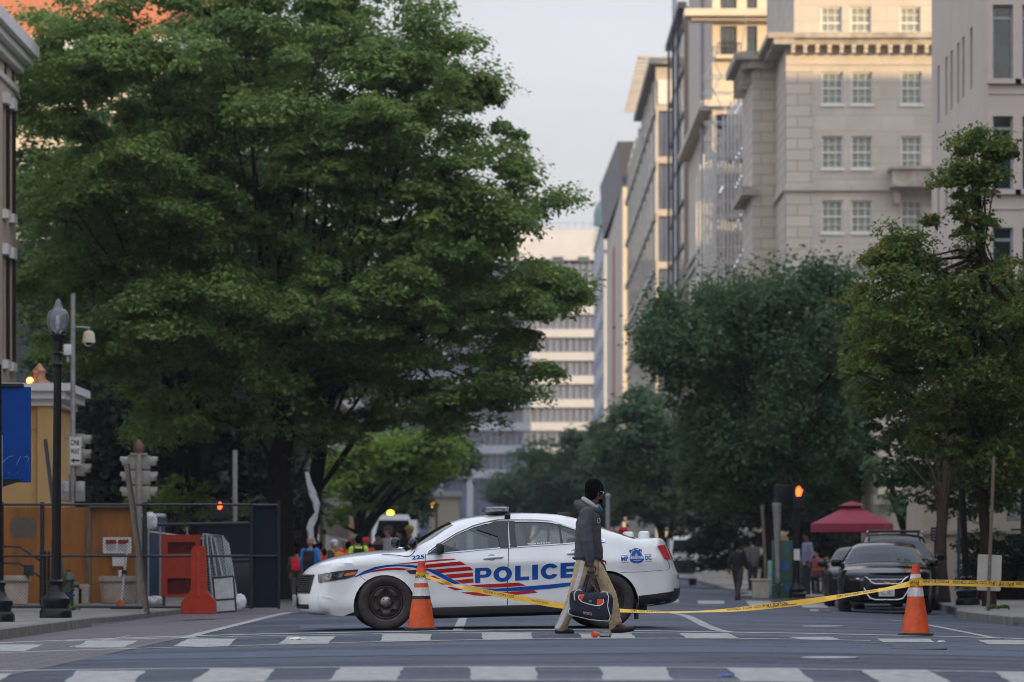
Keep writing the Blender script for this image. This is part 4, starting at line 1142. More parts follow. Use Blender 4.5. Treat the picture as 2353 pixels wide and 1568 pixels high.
bk3 = [(840, 1030), (940, 980), (1060, 1000), (1110, 1070), (1060, 1110), (1010, 1130), (985, 1170), (985, 1225), (900, 1230), (850, 1190)]
tree('street_tree', 'dark green tree behind the truck with the amber beacon', [clumps_in(bk3, 165, 3.2, .9, 5.0, seed=47)], ((XV(930, 165), 165, WALK), (XV(930, 165), 165, 4.5), .2), M['leaf_dark'], per=150, size=.14, nl=20, seed=48)

# right-hand trees
elm = [(1455, 800), (1462, 770), (1500, 735), (1495, 700), (1540, 670), (1550, 640), (1570, 655), (1600, 690), (1640, 660), (1690, 680), (1720, 660), (1735, 630), (1765, 650), (1810, 640), (1850, 630), (1880, 645), (1930, 640), (1985, 690),
       (2010, 800), (2000, 950), (1990, 1080), (1975, 1170), (1880, 1190), (1800, 1180), (1720, 1215), (1640, 1215), (1570, 1180), (1560, 1100), (1570, 1020), (1545, 950), (1520, 900), (1480, 870)]
tree('elm_tree', 'dark green elm with upswept shoots in front of the scaffold and the limestone building', [clumps_in(elm, 128, 4.2, .70, 8.0, seed=51)], ((XV(1768, 128), 128, WALK), (XV(1770, 128), 128, 5.5), .3), M['leaf_dark'], M['bark_red'], per=210, size=.10, nl=44, seed=52, flat=.9, up=.55, stick=1.3)
mid = [(1395, 920), (1440, 890), (1500, 895), (1560, 950), (1600, 1020), (1620, 1100), (1600, 1180), (1540, 1215), (1470, 1225), (1420, 1190), (1395, 1120), (1350, 1030), (1370, 960)]
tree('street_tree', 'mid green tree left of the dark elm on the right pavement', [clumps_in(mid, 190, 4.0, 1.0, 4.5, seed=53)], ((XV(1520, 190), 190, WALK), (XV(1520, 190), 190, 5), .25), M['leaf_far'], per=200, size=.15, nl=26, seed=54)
far1 = [(1180, 1060), (1240, 1000), (1310, 985), (1370, 1000), (1420, 1050), (1460, 1130), (1440, 1215), (1340, 1240), (1260, 1215), (1240, 1150), (1195, 1120)]
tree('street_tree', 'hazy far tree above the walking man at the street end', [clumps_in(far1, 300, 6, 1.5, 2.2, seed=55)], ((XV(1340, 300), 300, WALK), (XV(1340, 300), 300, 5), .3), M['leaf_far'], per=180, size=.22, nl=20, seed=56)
far2 = [(1120, 1120), (1180, 1080), (1250, 1090), (1290, 1150), (1310, 1225), (1200, 1230), (1140, 1180)]
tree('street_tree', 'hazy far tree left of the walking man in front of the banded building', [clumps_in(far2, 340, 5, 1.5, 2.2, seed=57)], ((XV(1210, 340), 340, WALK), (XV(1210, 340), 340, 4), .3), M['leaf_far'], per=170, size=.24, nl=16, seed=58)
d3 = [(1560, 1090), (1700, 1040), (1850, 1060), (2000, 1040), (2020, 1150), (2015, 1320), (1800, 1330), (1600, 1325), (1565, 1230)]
tree('street_tree', 'low tree with shade-dark leaf colour behind the elm trunk', [clumps_in(d3, 160, 3.0, 1.0, 3.6, seed=75)], ((XV(1830, 160), 160, WALK), (XV(1830, 160), 160, 4), .3), M['leaf_painted_shade'], per=190, size=.15, nl=20, seed=76)
# the turning tree (ginkgo) on the near right pavement
YG = 76.0
lead = [(2180, 300), (2210, 282), (2260, 285), (2290, 300), (2340, 340), (2330, 370), (2290, 385), (2300, 430), (2270, 470), (2285, 500), (2270, 560), (2260, 640), (2215, 640), (2200, 560), (2195, 500), (2175, 450), (2150, 430), (2160, 400), (2200, 370)]
arm = [(1985, 560), (2010, 530), (2060, 515), (2090, 540), (2120, 500), (2150, 480), (2165, 520), (2130, 560), (2150, 600), (2140, 650), (2070, 640), (2010, 650), (1985, 620)]
body = [(1925, 690), (1950, 640), (2000, 610), (2080, 600), (2160, 620), (2260, 590), (2330, 600), (2400, 640), (2420, 900), (2400, 1060), (2340, 1090), (2300, 1060), (2300, 1130), (2260, 1160), (2225, 1120), (2200, 1010), (2110, 990), (2060, 940), (1990, 960), (1940, 900), (1915, 850), (1960, 790), (1940, 740)]
low = [(1930, 830), (2010, 880), (2120, 930), (2200, 960), (2330, 900), (2400, 1000), (2400, 1120), (2330, 1150), (2240, 1140), (2170, 1090), (2090, 1050), (2000, 1010), (1950, 940)]
cg = [clumps_in(low, YG, 2.0, .40, 11, seed=69), clumps_in(lead, YG, .7, .33, 23, seed=61), clumps_in(arm, YG, 1.0, .32, 20, seed=62), clumps_in(body, YG, 2.3, .42, 20, seed=63)]
cg[3] = thin(cg[3], 2185, 820, 25, 50, YG, .4, 5)
cg[3] = thin(cg[3], 2070, 900, 40, 40, YG, .6, 6)
tree('ginkgo_tree', 'yellowing tree with a tall leader on the right pavement beside the black lamp posts', cg, ((XV(2273, YG), YG, WALK), (XV(2245, YG), YG, 8.6), .12), M['leaf_ginkgo'], M['bark_red'], per=150, size=.055, nl=60, seed=64, rb=.06, flat=.8, up=.5)
# darker trees behind it
d1 = [(1930, 870), (1960, 760), (2030, 690), (2150, 650), (2270, 640), (2353, 660), (2420, 800), (2420, 1150), (2340, 1180), (2250, 1230), (2180, 1215), (2110, 1215), (2060, 1180), (2010, 1110), (1980, 1060), (1955, 1000)]
tree('street_tree', 'dark blue-green tree behind the yellowing tree with a slim trunk by the parked car', [clumps_in(d1, 92, 2.2, .55, 8.0, seed=65)], ((XV(2166, 84), 84, WALK), (XV(2170, 88), 88, 4.5), .15), M['leaf_dark'], M['bark_red'], per=170, size=.085, nl=24, seed=66, rb=.05)
d2 = [(1990, 1060), (2080, 1040), (2110, 1120), (2100, 1190), (2060, 1200), (2020, 1150)]
tree('street_tree', 'small pale green tree behind the magenta parasol', [clumps_in(d2, 118, 1.6, .5, 3.0, seed=67)], ((XV(2070, 118), 118, WALK), (XV(2070, 118), 118, 3), .1), M['leaf_far'], per=110, size=.10, nl=14, seed=68)
# hedge behind the right pavement
hd = [(2200, 1235), (2250, 1215), (2353, 1225), (2460, 1225), (2460, 1365), (2200, 1365)]
hh = thing('clipped_hedge', 'dark clipped hedge behind the sign post at the right edge', 'hedge', (XV(2330, 90), 90, WALK))
mesh_np('foliage', leaves(clumps_in(hd, 90, .5, .28, 40, seed=71), 90, .05, 72), 4, M['hedge'], hh, hh.location)
MB().box((0, 0, .45), (2.2, .5, .9)).build('stems', M['bark'], hh)
# low walls and plinth of the house behind the hedge
bw = thing('garden_house', 'tan stone ground floor with a dark window behind the hedge at the right edge', 'building', (XV(2300, 100), 100, WALK))
MB().b2((XV(2120, 100), 100, WALK), (XV(2470, 100), 104, ZV(1080, 100))).build('wall', M['tan_wall'], bw, world=True, smooth=False)
MB().b2((XV(2322, 100), 99.9, ZV(1290, 100)), (XV(2345, 100), 99.99, ZV(1215, 100))).build('window', M['win_glass'], bw, world=True, smooth=False)
MB().b2((XV(2120, 100), 99.88, ZV(1228, 100)), (XV(2470, 100), 99.99, ZV(1220, 100))).build('string_course', M['stone'], bw, world=True, smooth=False)
bw2 = thing('cafe_house', 'cream house with a balcony behind the magenta parasol', 'building', (XV(2040, 122), 122, WALK))
MB().b2((XV(2018, 124), 124, WALK), (XV(2160, 124), 130, ZV(1040, 124))).build('wall', M['cream'], bw2, world=True, smooth=False)
MB().b2((XV(2000, 124), 122.8, ZV(1160, 124)), (XV(2050, 124), 123.98, ZV(1140, 124))).build('balcony', M['stone'], bw2, world=True, smooth=False)
for x in (2068, 2096): MB().b2((XV(x, 124), 123.9, ZV(1260, 124)), (XV(x + 14, 124), 123.98, ZV(1180, 124))).build('window', M['win_glass'], bw2, world=True, smooth=False)
MB().ball((XV(2074, 122) - bw2.location.x, -.2, ZV(1193, 122) - WALK), .06).build('lamp', M['warm_lamp'], bw2)
# ================================================================== vehicles
def smooth_interp(xs, ys, s):
    g = np.linspace(xs[0], xs[-1], 600); v = np.interp(g, xs, ys)
    k = max(1, int(s / (g[1] - g[0]))); ker = np.hanning(2 * k + 1); ker /= ker.sum()
    vv = np.convolve(np.pad(v, k, mode='edge'), ker, mode='valid')
    return lambda x: np.interp(x, g, vv)
from mathutils.bvhtree import BVHTree
class CarShell:
    """a car body from its side outline: skin = flanks + the band that wraps over bonnet, roof and boot.
    u runs from nose to tail along +x, the near flank is at -y"""
    def __init__(s, outline, camber, arches, wheel_r, profile, belt, plan, bottom, ends, tumble=.62, flare=.02):
        o = np.array(outline, float)
        L = np.r_[0, np.cumsum(np.hypot(*np.diff(o, axis=0).T))]
        n = int(L[-1] / .028); t = np.linspace(0, L[-1], n)
        s.O = np.stack([np.interp(t, L, o[:, 0]), np.interp(t, L, o[:, 1])], 1)
        for _ in range(3):                               # soften the corners a little
            q = s.O.copy(); q[1:-1] = .25 * s.O[:-2] + .5 * s.O[1:-1] + .25 * s.O[2:]; s.O = q
        T = np.gradient(s.O, axis=0); T /= np.linalg.norm(T, axis=1)[:, None]
        s.N = np.stack([-T[:, 1], T[:, 0]], 1)           # outward for a nose -> roof -> tail outline
        c = smooth_interp([a[0] for a in camber], [a[1] for a in camber], .12)(s.O[:, 0])
        ns = s.N.copy()
        for _ in range(40):
            q = ns.copy(); q[1:-1] = .25 * ns[:-2] + .5 * ns[1:-1] + .25 * ns[2:]; ns = q
        s.Ns = ns / np.linalg.norm(ns, axis=1)[:, None]
        (u0, u1, Af), (r0, r1, Ar) = ends
        def sm(t): t = np.clip(t, 0, 1); return t * t * (3 - 2 * t)
        wf, wr = sm((u1 - s.O[:, 0]) / (u1 - u0)), sm((s.O[:, 0] - r0) / (r1 - r0))
        s.D = (1 - wf - wr)[:, None] * c[:, None] * s.Ns + np.stack([-Af * wf + Ar * wr, np.zeros(n)], 1)
        s.E = s.O - s.D
        s.bvh = None
        s.prof = smooth_interp([p[0] for p in profile], [p[1] for p in profile], .05)
        s.beltf = lambda u: np.interp(u, [b[0] for b in belt], [b[1] for b in belt])
        s.plan = smooth_interp([p[0] for p in plan], [p[1] for p in plan], .18)
        s.arches, s.tumble, s.flare, s.bottom = arches, tumble, flare, bottom
    def W0(s, u, z):
        u = np.asarray(u, float); z = np.asarray(z, float)
        b = s.beltf(u)
        y = s.prof(np.minimum(z, b)) - s.tumble * np.maximum(0, z - b) - .10 * np.maximum(0, z - b) ** 2
        y = y * s.plan(u)
        for ax, az, ar in s.arches:
            d = np.hypot(u - ax, z - az); y = y + s.flare * np.exp(-((np.maximum(d, ar) - ar) / .055) ** 2) * (z < b)
        return y
    def W(s, u, z):
        u = np.atleast_1d(np.asarray(u, float)); z = np.atleast_1d(np.asarray(z, float))
        y = s.W0(u, z)
        d = np.full(u.shape, 9.0)
        for i in range(0, len(u), 400):
            d[i:i + 400] = np.sqrt(((u[i:i + 400, None] - s.E[None, :, 0]) ** 2 + (z[i:i + 400, None] - s.E[None, :, 1]) ** 2).min(axis=1))
        r = s.rad(u, z)
        dd = np.minimum(d, r)
        return y - (r - np.sqrt(np.maximum(0, r * r - (r - dd) ** 2)))
    def rad(s, u, z): return np.where(z > s.beltf(u) + .05, .055, .085)
    def grow_bvh(s, mb): s.bvh = BVHTree.FromPolygons([Vector(v) for v in mb.v], mb.f)
    def at(s, u, z, off, side):
        if s.bvh is None: return Vector((u, side * (float(s.W(u, z)[0]) + off), z))
        for k in range(40):
            uu = u + (.01 * k if u < 1.4 else -.01 * k)
            h = s.bvh.ray_cast(Vector((uu, side * 2.0, z)), Vector((0, -side, 0)))
            if h[0] is not None and h[0].y * side > .2:
                n_ = h[1] if h[1].y * side > 0 else -h[1]
                return h[0] + (n_ * .6 + Vector((0, side * .4, 0))) * off + Vector((u - uu, 0, 0)) * .25
        return Vector((u, side * (float(s.W(u, z)[0]) + off), z))
    def skin(s, poly, off, side, mb, holes=(), step=.06):
        v, f = fill2d(poly, holes, step)
        if s.bvh is None or off < 0:
            y = s.W(v[:, 0], v[:, 1]) + off
            pts = [Vector((a, (-yy if side < 0 else yy), b)) for (a, b), yy in zip(v, y)]
        else: pts = [s.at(a, b, off, side) for a, b in v]
        out = []
        for t in f:
            p, q, r = (pts[i] for i in t)
            ny = (q - p).cross(r - p).y
            out.append(list(t) if (ny < 0) == (side < 0) else list(t)[::-1])
        mb.add(pts, out)
    def pt(s, u, z, off=0.0, side=-1):
        if s.bvh is not None and off > 0: return s.at(u, z, off, side)
        return Vector((u, (float(s.W(u, z)[0]) + off) * side, z))
    def side_poly(s):
        E = [tuple(p) for p in s.E]
        bot = []
        for u, z in s.bottom: bot.append((u, z))
        return E + bot                                   # bottom path runs tail -> nose, round the arches
    def wrap(s, i0, i1, mb, off=0.0, v0=-1.0, v1=1.0, nv=24):
        idx = range(i0, i1)
        ew = s.W(s.E[i0:i1, 0], s.E[i0:i1, 1])
        vs = []
        V = np.linspace(v0, v1, nv + 1)
        for k, i in enumerate(idx):
            for v in V:
                h = 1 - abs(v) ** 2.4
                p = s.E[i] + s.D[i] * h + s.Ns[i] * off
                vs.append((p[0], ew[k] * v, p[1]))
        m = nv + 1
        mb.add(vs, [(k * m + j, k * m + j + 1, (k + 1) * m + j + 1, (k + 1) * m + j)[::-1] for k in range(len(idx) - 1) for j in range(nv)])
    def near(s, u, z): return int(np.argmin((s.O[:, 0] - u) ** 2 + (s.O[:, 1] - z) ** 2))
def arch_path(cx, cz, r, z0, n=18):
    """tail-side foot -> over the wheel -> nose-side foot"""
    a0 = math.asin(max(-1, min(1, (z0 - cz) / r)))
    return [(cx + r * math.cos(a), cz + r * math.sin(a)) for a in np.linspace(a0, math.pi - a0, n)]
def seam(shell, pts, parent, side=-1, w=.005, name='panel_gap', m=None, off=.0015):
    mb = MB()
    P_ = []
    for a, b in zip(pts, pts[1:]):
        k = max(1, int(math.hypot(b[0] - a[0], b[1] - a[1]) / .05))
        for i in range(k): P_.append((a[0] + (b[0] - a[0]) * i / k, a[1] + (b[1] - a[1]) * i / k))
    P_.append(pts[-1])
    mb.tube([shell.pt(u, z, off - .002, side) for u, z in P_], w, 6)
    return mb.build(name, m or M['seam'], parent)
def wheel(parent, c, r, w, mrim, side=-1, style='steel', name='wheel'):
    """tyre as the wheel's mesh, rim and hub as its parts; c is the centre, the outer face looks along side*y"""
    s = side
    k = r / .36
    # the lathe runs about y: (radius, y offset)
    tp = [(.245 * k, .0), (.255 * k, s * .012), (.30 * k, s * .022), (.335 * k, s * .012), (.355 * k, s * -.012), (r, s * -.04), (r, s * (-w + .05)), (.345 * k, s * -w), (.25 * k, s * -w)]
    if s > 0: tp = tp[::-1]
    o = MB().lathe(tp, 48, (0, 0, 0), 'y', None, False).build(name, M['rubber'], parent, ang=60)
    o.location = c
    mb = MB()
    rp = [(.248 * k, s * .004), (.246 * k, s * -.004), (.225 * k, s * -.012), (.215 * k, s * -.05), (.21 * k, s * -.06)]
    if s > 0: rp = rp[::-1]
    mb.lathe(rp, 48, (0, 0, 0), 'y', None, False)
    R0 = .215 * k
    outer = [(R0 * math.cos(a), R0 * math.sin(a)) for a in np.linspace(0, 2 * math.pi, 40, endpoint=False)]
    holes = []
    if style == 'steel':
        for i in range(5):
            a = 2 * math.pi * (i + .25) / 5
            holes.append([(math.cos(a) * (.145 + .03 * math.cos(t)) * k - math.sin(a) * .042 * math.sin(t) * k, math.sin(a) * (.145 + .03 * math.cos(t)) * k + math.cos(a) * .042 * math.sin(t) * k) for t in np.linspace(0, 2 * math.pi, 14, endpoint=False)])
    else:
        for i in range(10):
            a = 2 * math.pi * i / 10
            holes.append([((.14 + .055 * math.cos(t)) * k * math.cos(a) - .026 * math.sin(t) * k * math.sin(a), (.14 + .055 * math.cos(t)) * k * math.sin(a) + .026 * math.sin(t) * k * math.cos(a)) for t in np.linspace(0, 2 * math.pi, 10, endpoint=False)])
    v, f = fill2d(outer, holes, .035)
    def dish(x, z):
        q = math.hypot(x, z) / k
        return s * (-.045 + .03 * max(0, 1 - abs(q - .15) / .07) - .012 * (q < .09))
    vs = [(x, dish(x, z), z) for x, z in v]
    mb.add(vs, [list(t) if ((Vector(vs[t[1]]) - Vector(vs[t[0]])).cross(Vector(vs[t[2]]) - Vector(vs[t[0]])).y < 0) == (s < 0) else list(t)[::-1] for t in f])
    for h_ in holes: mb.tube([(x, dish(x, z) + s * .002, z) for x, z in h_ + h_[:1]], .0045 * k, 5, caps=False)
    mb.tube([(.205 * k * math.cos(a), s * -.012, .205 * k * math.sin(a)) for a in np.linspace(0, 2 * math.pi, 41)], .008 * k, 6, caps=False)
    mb.build('rim', mrim, o)
    hp = [(.076 * k, s * -.05), (.074 * k, s * -.012), (.06 * k, s * .004), (.03 * k, s * .010), (.0001, s * .011)]
    if s > 0: hp = hp[::-1]
    h = MB().lathe(hp, 28, (0, 0, 0), 'y')
    for i in range(5):
        a = 2 * math.pi * (i + .75) / 5; h.ball((.052 * k * math.cos(a), s * .008, .052 * k * math.sin(a)), .011 * k, 8, 6)
    h.build('hub_cap', M['dull_chrome'], o)
    MB().lathe([(.20 * k, s * -.09), (.0001, s * -.092)] if s < 0 else [(.0001, s * -.092), (.20 * k, s * -.09)], 28, (0, 0, 0), 'y').build('brake_disc', M['brake'], o)
    return o
def under(parent, u0, u1, w, wheels, zb, zt=.62):
    """floor pan and dark wheel housings"""
    mb = MB()
    mb.b2((u0, -w, zb), (u1, w, zb + .18))
    for ax, az, ar in wheels:
        n = 18
        for s in (-1, 1):
            vs = []
            for y in (s * (w + .16), s * .45):
                for i in range(n + 1):
                    a = math.pi * i / n - 0.12 * (1 - 2 * i / n) * 0
                    vs.append((ax + (ar + .004) * math.cos(a), y, az + (ar + .004) * math.sin(a)))
            mb.add(vs, [(i, i + 1, n + 2 + i, n + 1 + i) for i in range(n)])
            mb.b2((ax - ar, s * .46 - .01, zb + .01), (ax + ar, s * .46 + .01, az + ar))
    return mb.build('underbody', M['black_plastic'], parent, smooth=False)
def interior(parent, u0, u1, zf, zs, rows, w=.62, head=1.30, dash=None, xw=None):
    mb = MB()
    mb.b2((u0, -w, zf), (u1, w, zf + .04))
    for r in rows:
        for y in ((-.36, .36) if r[1] == 2 else (0,)):
            wd = .48 if r[1] == 2 else 1.2
            mb.box((r[0] - .22, y, zs), (.5, wd, .18), bev=.04)
            mb.box((r[0] + .05, y, zs + .30), (.16, wd, .62), (0, .22, 0), taper=.85, bev=.05)
            if r[1] == 2: mb.box((r[0] + .155, y, head), (.10, .26, .19), (0, .15, 0), bev=.04)
    if dash: mb.box((dash[0], 0, dash[1]), (.36, 1.25, .22), bev=.05)
    o = mb.build('cabin_interior', M['interior'], parent)
    if dash:
        r = MB(); ring = [(dash[0] + .34 + .05 * math.sin(t), -.36 + .18 * math.cos(t), dash[1] + .02 + .17 * math.sin(t)) for t in np.linspace(0, 2 * math.pi, 21)]
        r.tube(ring, .014, 6); r.build('steering_wheel', M['black_plastic'], o)
    return o
def mirror(parent, sh, u, z, side, m, size=(.13, .20, .15), out=.14):
    p = sh.pt(u, z, 0, side)
    c = p + Vector((0, side * (out + .02), .02))
    mb = MB().box(c, size, bev=.05)
    mb.tube([p + Vector((-.02, -side * .03, -.02)), c + Vector((-.01, -side * .06, -.04))], [.04, .03], 8)
    o = mb.build('side_mirror', m, parent)
    MB().box(c + Vector((size[0] / 2 + .001, 0, 0)), (.006, size[1] * .85, size[2] * .8)).build('mirror_glass', M['chrome'], o)
    return o

# ------------------------------------------------------------------ the police car
def c3(x, y): return (-1.433 + .0014407 * x, (1390 - .01375 * (x - 995) - y) * .0014326)
def c4(x, y): return c3(x + 1792, y)
def c1(x, y): return c3(1120 + .5714 * x, 223.8 + .5714 * y)
def poly(fn, pts): return [fn(*p) for p in pts]
pc = thing('police_car', 'white police sedan with blue and red livery parked across the crossing', 'police car', (-1.70, 48.73, gz(-1.70) - .004), (0, -.0066, R(5.3)))
out = poly(c3, [(330, 1262), (235, 1240), (222, 1200), (215, 1120), (222, 1075), (240, 1010), (262, 930), (282, 873), (310, 845), (350, 815), (440, 770), (560, 730), (700, 700), (900, 674), (1050, 664), (1165, 658),
                (1260, 604), (1400, 518), (1520, 445), (1610, 402), (1700, 372), (1850, 345), (2016, 328)]) + poly(c4, [(400, 314), (600, 316), (800, 327), (940, 352), (1125, 408), (1300, 466), (1470, 526), (1500, 531), (1640, 532), (1755, 534),
                (1782, 560), (1805, 620), (1850, 720), (1880, 815), (1908, 862), (1914, 920), (1914, 1040), (1895, 1095), (1860, 1115), (1750, 1140), (1600, 1162), (1460, 1180)])
camb = [(-1.2, .06), (-.9, .06), (-.3, .05), (.1, .04), (.3, .05), (.6, .075), (.9, .05), (1.6, .035), (2.4, .04), (2.8, .06), (3.2, .05), (3.4, .03), (3.6, .03), (3.95, .03)]
FA, RA = (-.02, .315, .398), (2.853, .335, .415)
bottom = arch_path(RA[0], RA[1], RA[2], .27) + [(2.3, .30), (1.4, .285), (.6, .27)] + arch_path(FA[0], FA[1], FA[2], .24) + [(-.55, .185)]
prof = [(.0, .86), (.2, .875), (.27, .915), (.34, .93), (.45, .918), (.6, .915), (.74, .912), (.80, .920), (.842, .940), (.87, .934), (.95, .908), (1.0, .888), (1.1, .858), (1.2, .83)]
belt = [(-1.2, 1.2), (.2, 1.0), (.53, .985), (1.5, 1.055), (2.3, 1.105), (2.85, 1.13), (4, 1.2)]
plan = [(-1.3, .70), (-1.0, .80), (-.75, .885), (-.5, .945), (-.2, .985), (.1, 1.0), (2.9, 1.0), (3.2, .985), (3.5, .945), (3.75, .885), (4.0, .80)]
sh = CarShell(out, camb, [FA, RA], .36, prof, belt, plan, bottom, ((-1.13, -.42, .25), (3.25, 3.92, .17)))
win_f = poly(c3, [(1385, 694), (1480, 622), (1640, 524), (1790, 458), (1900, 426), (2010, 407)]) + poly(c4, [(262, 404), (240, 636)]) + poly(c3, [(1700, 668)])
win_r = poly(c4, [(372, 402), (560, 400), (690, 408), (768, 424), (780, 596), (376, 628)])
win_q = poly(c4, [(795, 430), (905, 468), (1010, 515), (1090, 556), (1060, 575), (795, 594)])
for side in (-1, 1):
    mb = MB(); sh.skin(sh.side_poly(), 0, side, mb, [win_f, win_r, win_q], .055)
    if side < 0: body_l = mb
    else: body_l.add(mb.v, mb.f)
i_ws0, i_ws1 = sh.near(*c3(1175, 655)), sh.near(*c3(1605, 404))
i_rg0, i_rg1 = sh.near(*c4(985, 366)), sh.near(*c4(1462, 524))
for a, b in ((0, i_ws0 + 1), (i_ws1, i_rg0 + 1), (i_rg1, len(sh.O))): sh.wrap(a, b, body_l)
sh.grow_bvh(body_l)
body = body_l.build('body', M['white_paint'], pc, ang=50)
for a, b, nm in ((i_ws0, i_ws1 + 1, 'windscreen'), (i_rg0, i_rg1 + 1, 'rear_window')):
    mb = MB(); sh.wrap(a, b, mb, -.004); mb.build(nm, M['car_glass'], pc)
for side in (-1, 1):
    for w_ in (win_f, win_r, win_q):
        mb = MB(); sh.skin(w_, -.014, side, mb, step=.08); mb.build('side_window', M['car_glass'], pc)
    # pillars and black window surround
    for pl_ in (poly(c3, [(1985, 402), (2010, 400)]) + poly(c4, [(312, 396), (306, 640), (232, 646)]), poly(c4, [(322, 396), (376, 396), (382, 632), (316, 640)]),
                poly(c4, [(768, 420), (797, 428), (797, 596), (776, 600)]), poly(c3, [(1368, 704), (1470, 625), (1500, 612), (1475, 692)])):
        mb = MB(); sh.skin(pl_, .003, side, mb, step=.1); mb.build('window_pillar', M['black_gloss'], pc)
    up = poly(c3, [(1368, 706), (1378, 680), (1470, 612), (1640, 510), (1790, 443), (1900, 411), (2016, 390)]) + poly(c4, [(372, 384), (560, 384), (700, 392), (790, 414), (930, 462), (1050, 516), (1140, 552), (1172, 568), (1176, 578), (1150, 584)])
    seam(sh, up, pc, side, .011, 'chrome_trim', M['chrome'], .004)
    seam(sh, poly(c3, [(1368, 710), (1500, 697), (1700, 680), (1900, 656)]) + poly(c4, [(240, 648), (500, 628), (800, 606), (1060, 586), (1150, 584)]), pc, side, .006, 'chrome_trim', M['decal_grey'], .002)
    seam(sh, poly(c3, [(1352, 700), (1346, 760), (1338, 850), (1345, 950), (1380, 1080), (1410, 1190)]), pc, side)
    seam(sh, poly(c4, [(318, 385), (308, 500), (305, 640), (296, 800), (291, 1000), (289, 1170)]), pc, side)
    seam(sh, poly(c4, [(1145, 585), (1090, 660), (1050, 730), (1000, 800)]), pc, side)
    seam(sh, poly(c3, [(960, 706), (1080, 712), (1170, 724), (1210, 720), (1235, 700), (1256, 676)]), pc, side)
    seam(sh, poly(c3, [(765, 905), (810, 940), (880, 945)]), pc, side, .003)
    seam(sh, poly(c4, [(1305, 858), (1500, 848), (1740, 830), (1765, 815), (1768, 790), (1745, 740)]), pc, side, .003)
    # lamps
    mb = MB(); sh.skin(poly(c3, [(398, 895), (520, 868), (650, 850), (752, 842), (742, 862), (715, 905), (640, 928), (520, 948), (404, 968)]), .012, side, mb, step=.03)
    hl = mb.build('headlight', M['headlamp'], pc)
    mb = MB(); sh.skin(poly(c3, [(640, 880), (735, 862), (712, 892), (620, 906)]), .017, side, mb, step=.05); mb.build('turn_signal', M['amber_lens'], hl)
    mb = MB(); sh.skin(poly(c3, [(420, 905), (500, 885), (520, 890), (500, 935), (425, 950)]), .016, side, mb, step=.05)
    sh.skin(poly(c3, [(585, 880), (625, 872), (600, 915), (570, 918)]), .016, side, mb, step=.05); mb.build('reflector', M['dull_chrome'], hl)
    mb = MB(); sh.skin(poly(c4, [(1650, 612), (1755, 598), (1772, 600), (1797, 640), (1838, 722), (1836, 732), (1716, 734), (1692, 690)]), .013, side, mb, step=.025)
    tl = mb.build('tail_light', M['tail_red'], pc)
    mb = MB(); sh.skin(poly(c4, [(1728, 616), (1766, 608), (1784, 636), (1736, 646)]), .018, side, mb, step=.03)
    sh.skin(poly(c4, [(1748, 668), (1757, 666), (1778, 715), (1768, 717)]), .018, side, mb, step=.03); mb.build('lens_divider', M['tail_dark'], tl)
    # dark lower trim and the door handles
    mb = MB(); sh.skin(poly(c4, [(1468, 1066), (1600, 1050), (1760, 1028), (1850, 1010), (1880, 985), (1893, 1000), (1890, 1085), (1865, 1108), (1750, 1137), (1600, 1158), (1478, 1172)]), .014, side, mb, step=.035)
    mb.build('bumper_trim', M['black_plastic'], pc)
    mb = MB()
    for u in np.linspace(.42, 2.38, 2):
        pass
    vs = []
    us = np.linspace(.40, 2.42, 24)
    for u in us:
        zt = .275 + (u - .4) * .022
        for dy, z in ((.925, zt + .01), (.93, zt - .01), (.915, zt - .09), (.84, zt - .135), (.70, zt - .13)): vs.append((u, side * dy, z))
    fs = [(5 * i + k, 5 * i + k + 1, 5 * i + k + 6, 5 * i + k + 5) for i in range(23) for k in range(4)]
    MB().add(vs, fs if side < 0 else [f[::-1] for f in fs]).build('rocker_panel', M['black_plastic'], pc)
    for hx, hy in ((80, 740), (830, 690)):
        a, b = c4(hx, hy), c4(hx + 170, hy - 16)
        p, q = sh.pt(*a, .018, side), sh.pt(*b, .018, side)
        mb = MB().tube([sh.pt(*a, .0, side), p.lerp(q, .06), p.lerp(q, .3) + Vector((0, 0, .004)), p.lerp(q, .7) + Vector((0, 0, .004)), p.lerp(q, .94), sh.pt(*b, .0, side)], [.012, .016, .018, .018, .016, .012], 10)
        dh = mb.build('door_handle', M['white_paint'], pc)
        cu = c4(hx + 72, hy - 12)
        mb = MB(); sh.skin([(cu[0] + .055 * math.cos(t), cu[1] + .043 * math.sin(t)) for t in np.linspace(0, 2 * math.pi, 16, endpoint=False)], .0015, side, mb, step=.04); mb.build('handle_recess_shade', M['decal_grey'], dh)  # flat grey patch stands for shade inside the handle hollow
    mirror(pc, sh, *c3(1470, 668), side, M['black_plastic'], (.10, .17, .155), .13)
    # wheel wells' lip and mud flap
    mb = MB().box((RA[0] + .40, side * .80, .22), (.03, .22, .2)); mb.build('mud_flap', M['black_plastic'], pc)
    # fender vent
    mb = MB(); sh.skin(poly(c3, [(1175, 850), (1275, 842), (1280, 882), (1210, 880)]), .006, side, mb, step=.05); mb.build('fender_vent', M['black_plastic'], pc)
    # bumper crease
    mb = MB(); sh.skin(poly(c3, [(360, 1094), (470, 1084), (520, 1084), (545, 1110), (575, 1195), (560, 1200), (520, 1120), (500, 1104)]), .010, side, mb, step=.05); mb.build('bumper_crease', M['white_paint'], pc)
under(pc, -.55, 3.4, .74, [FA, RA], .19)
interior(pc, .45, 2.9, .42, .58, [(1.42, 2), (2.45, 1)], head=1.21, dash=(.55, .93))
MB().box((1.66, 0, 1.15), (.03, 1.05, .42)).build('prisoner_screen', M['lamp_glass'], pc)
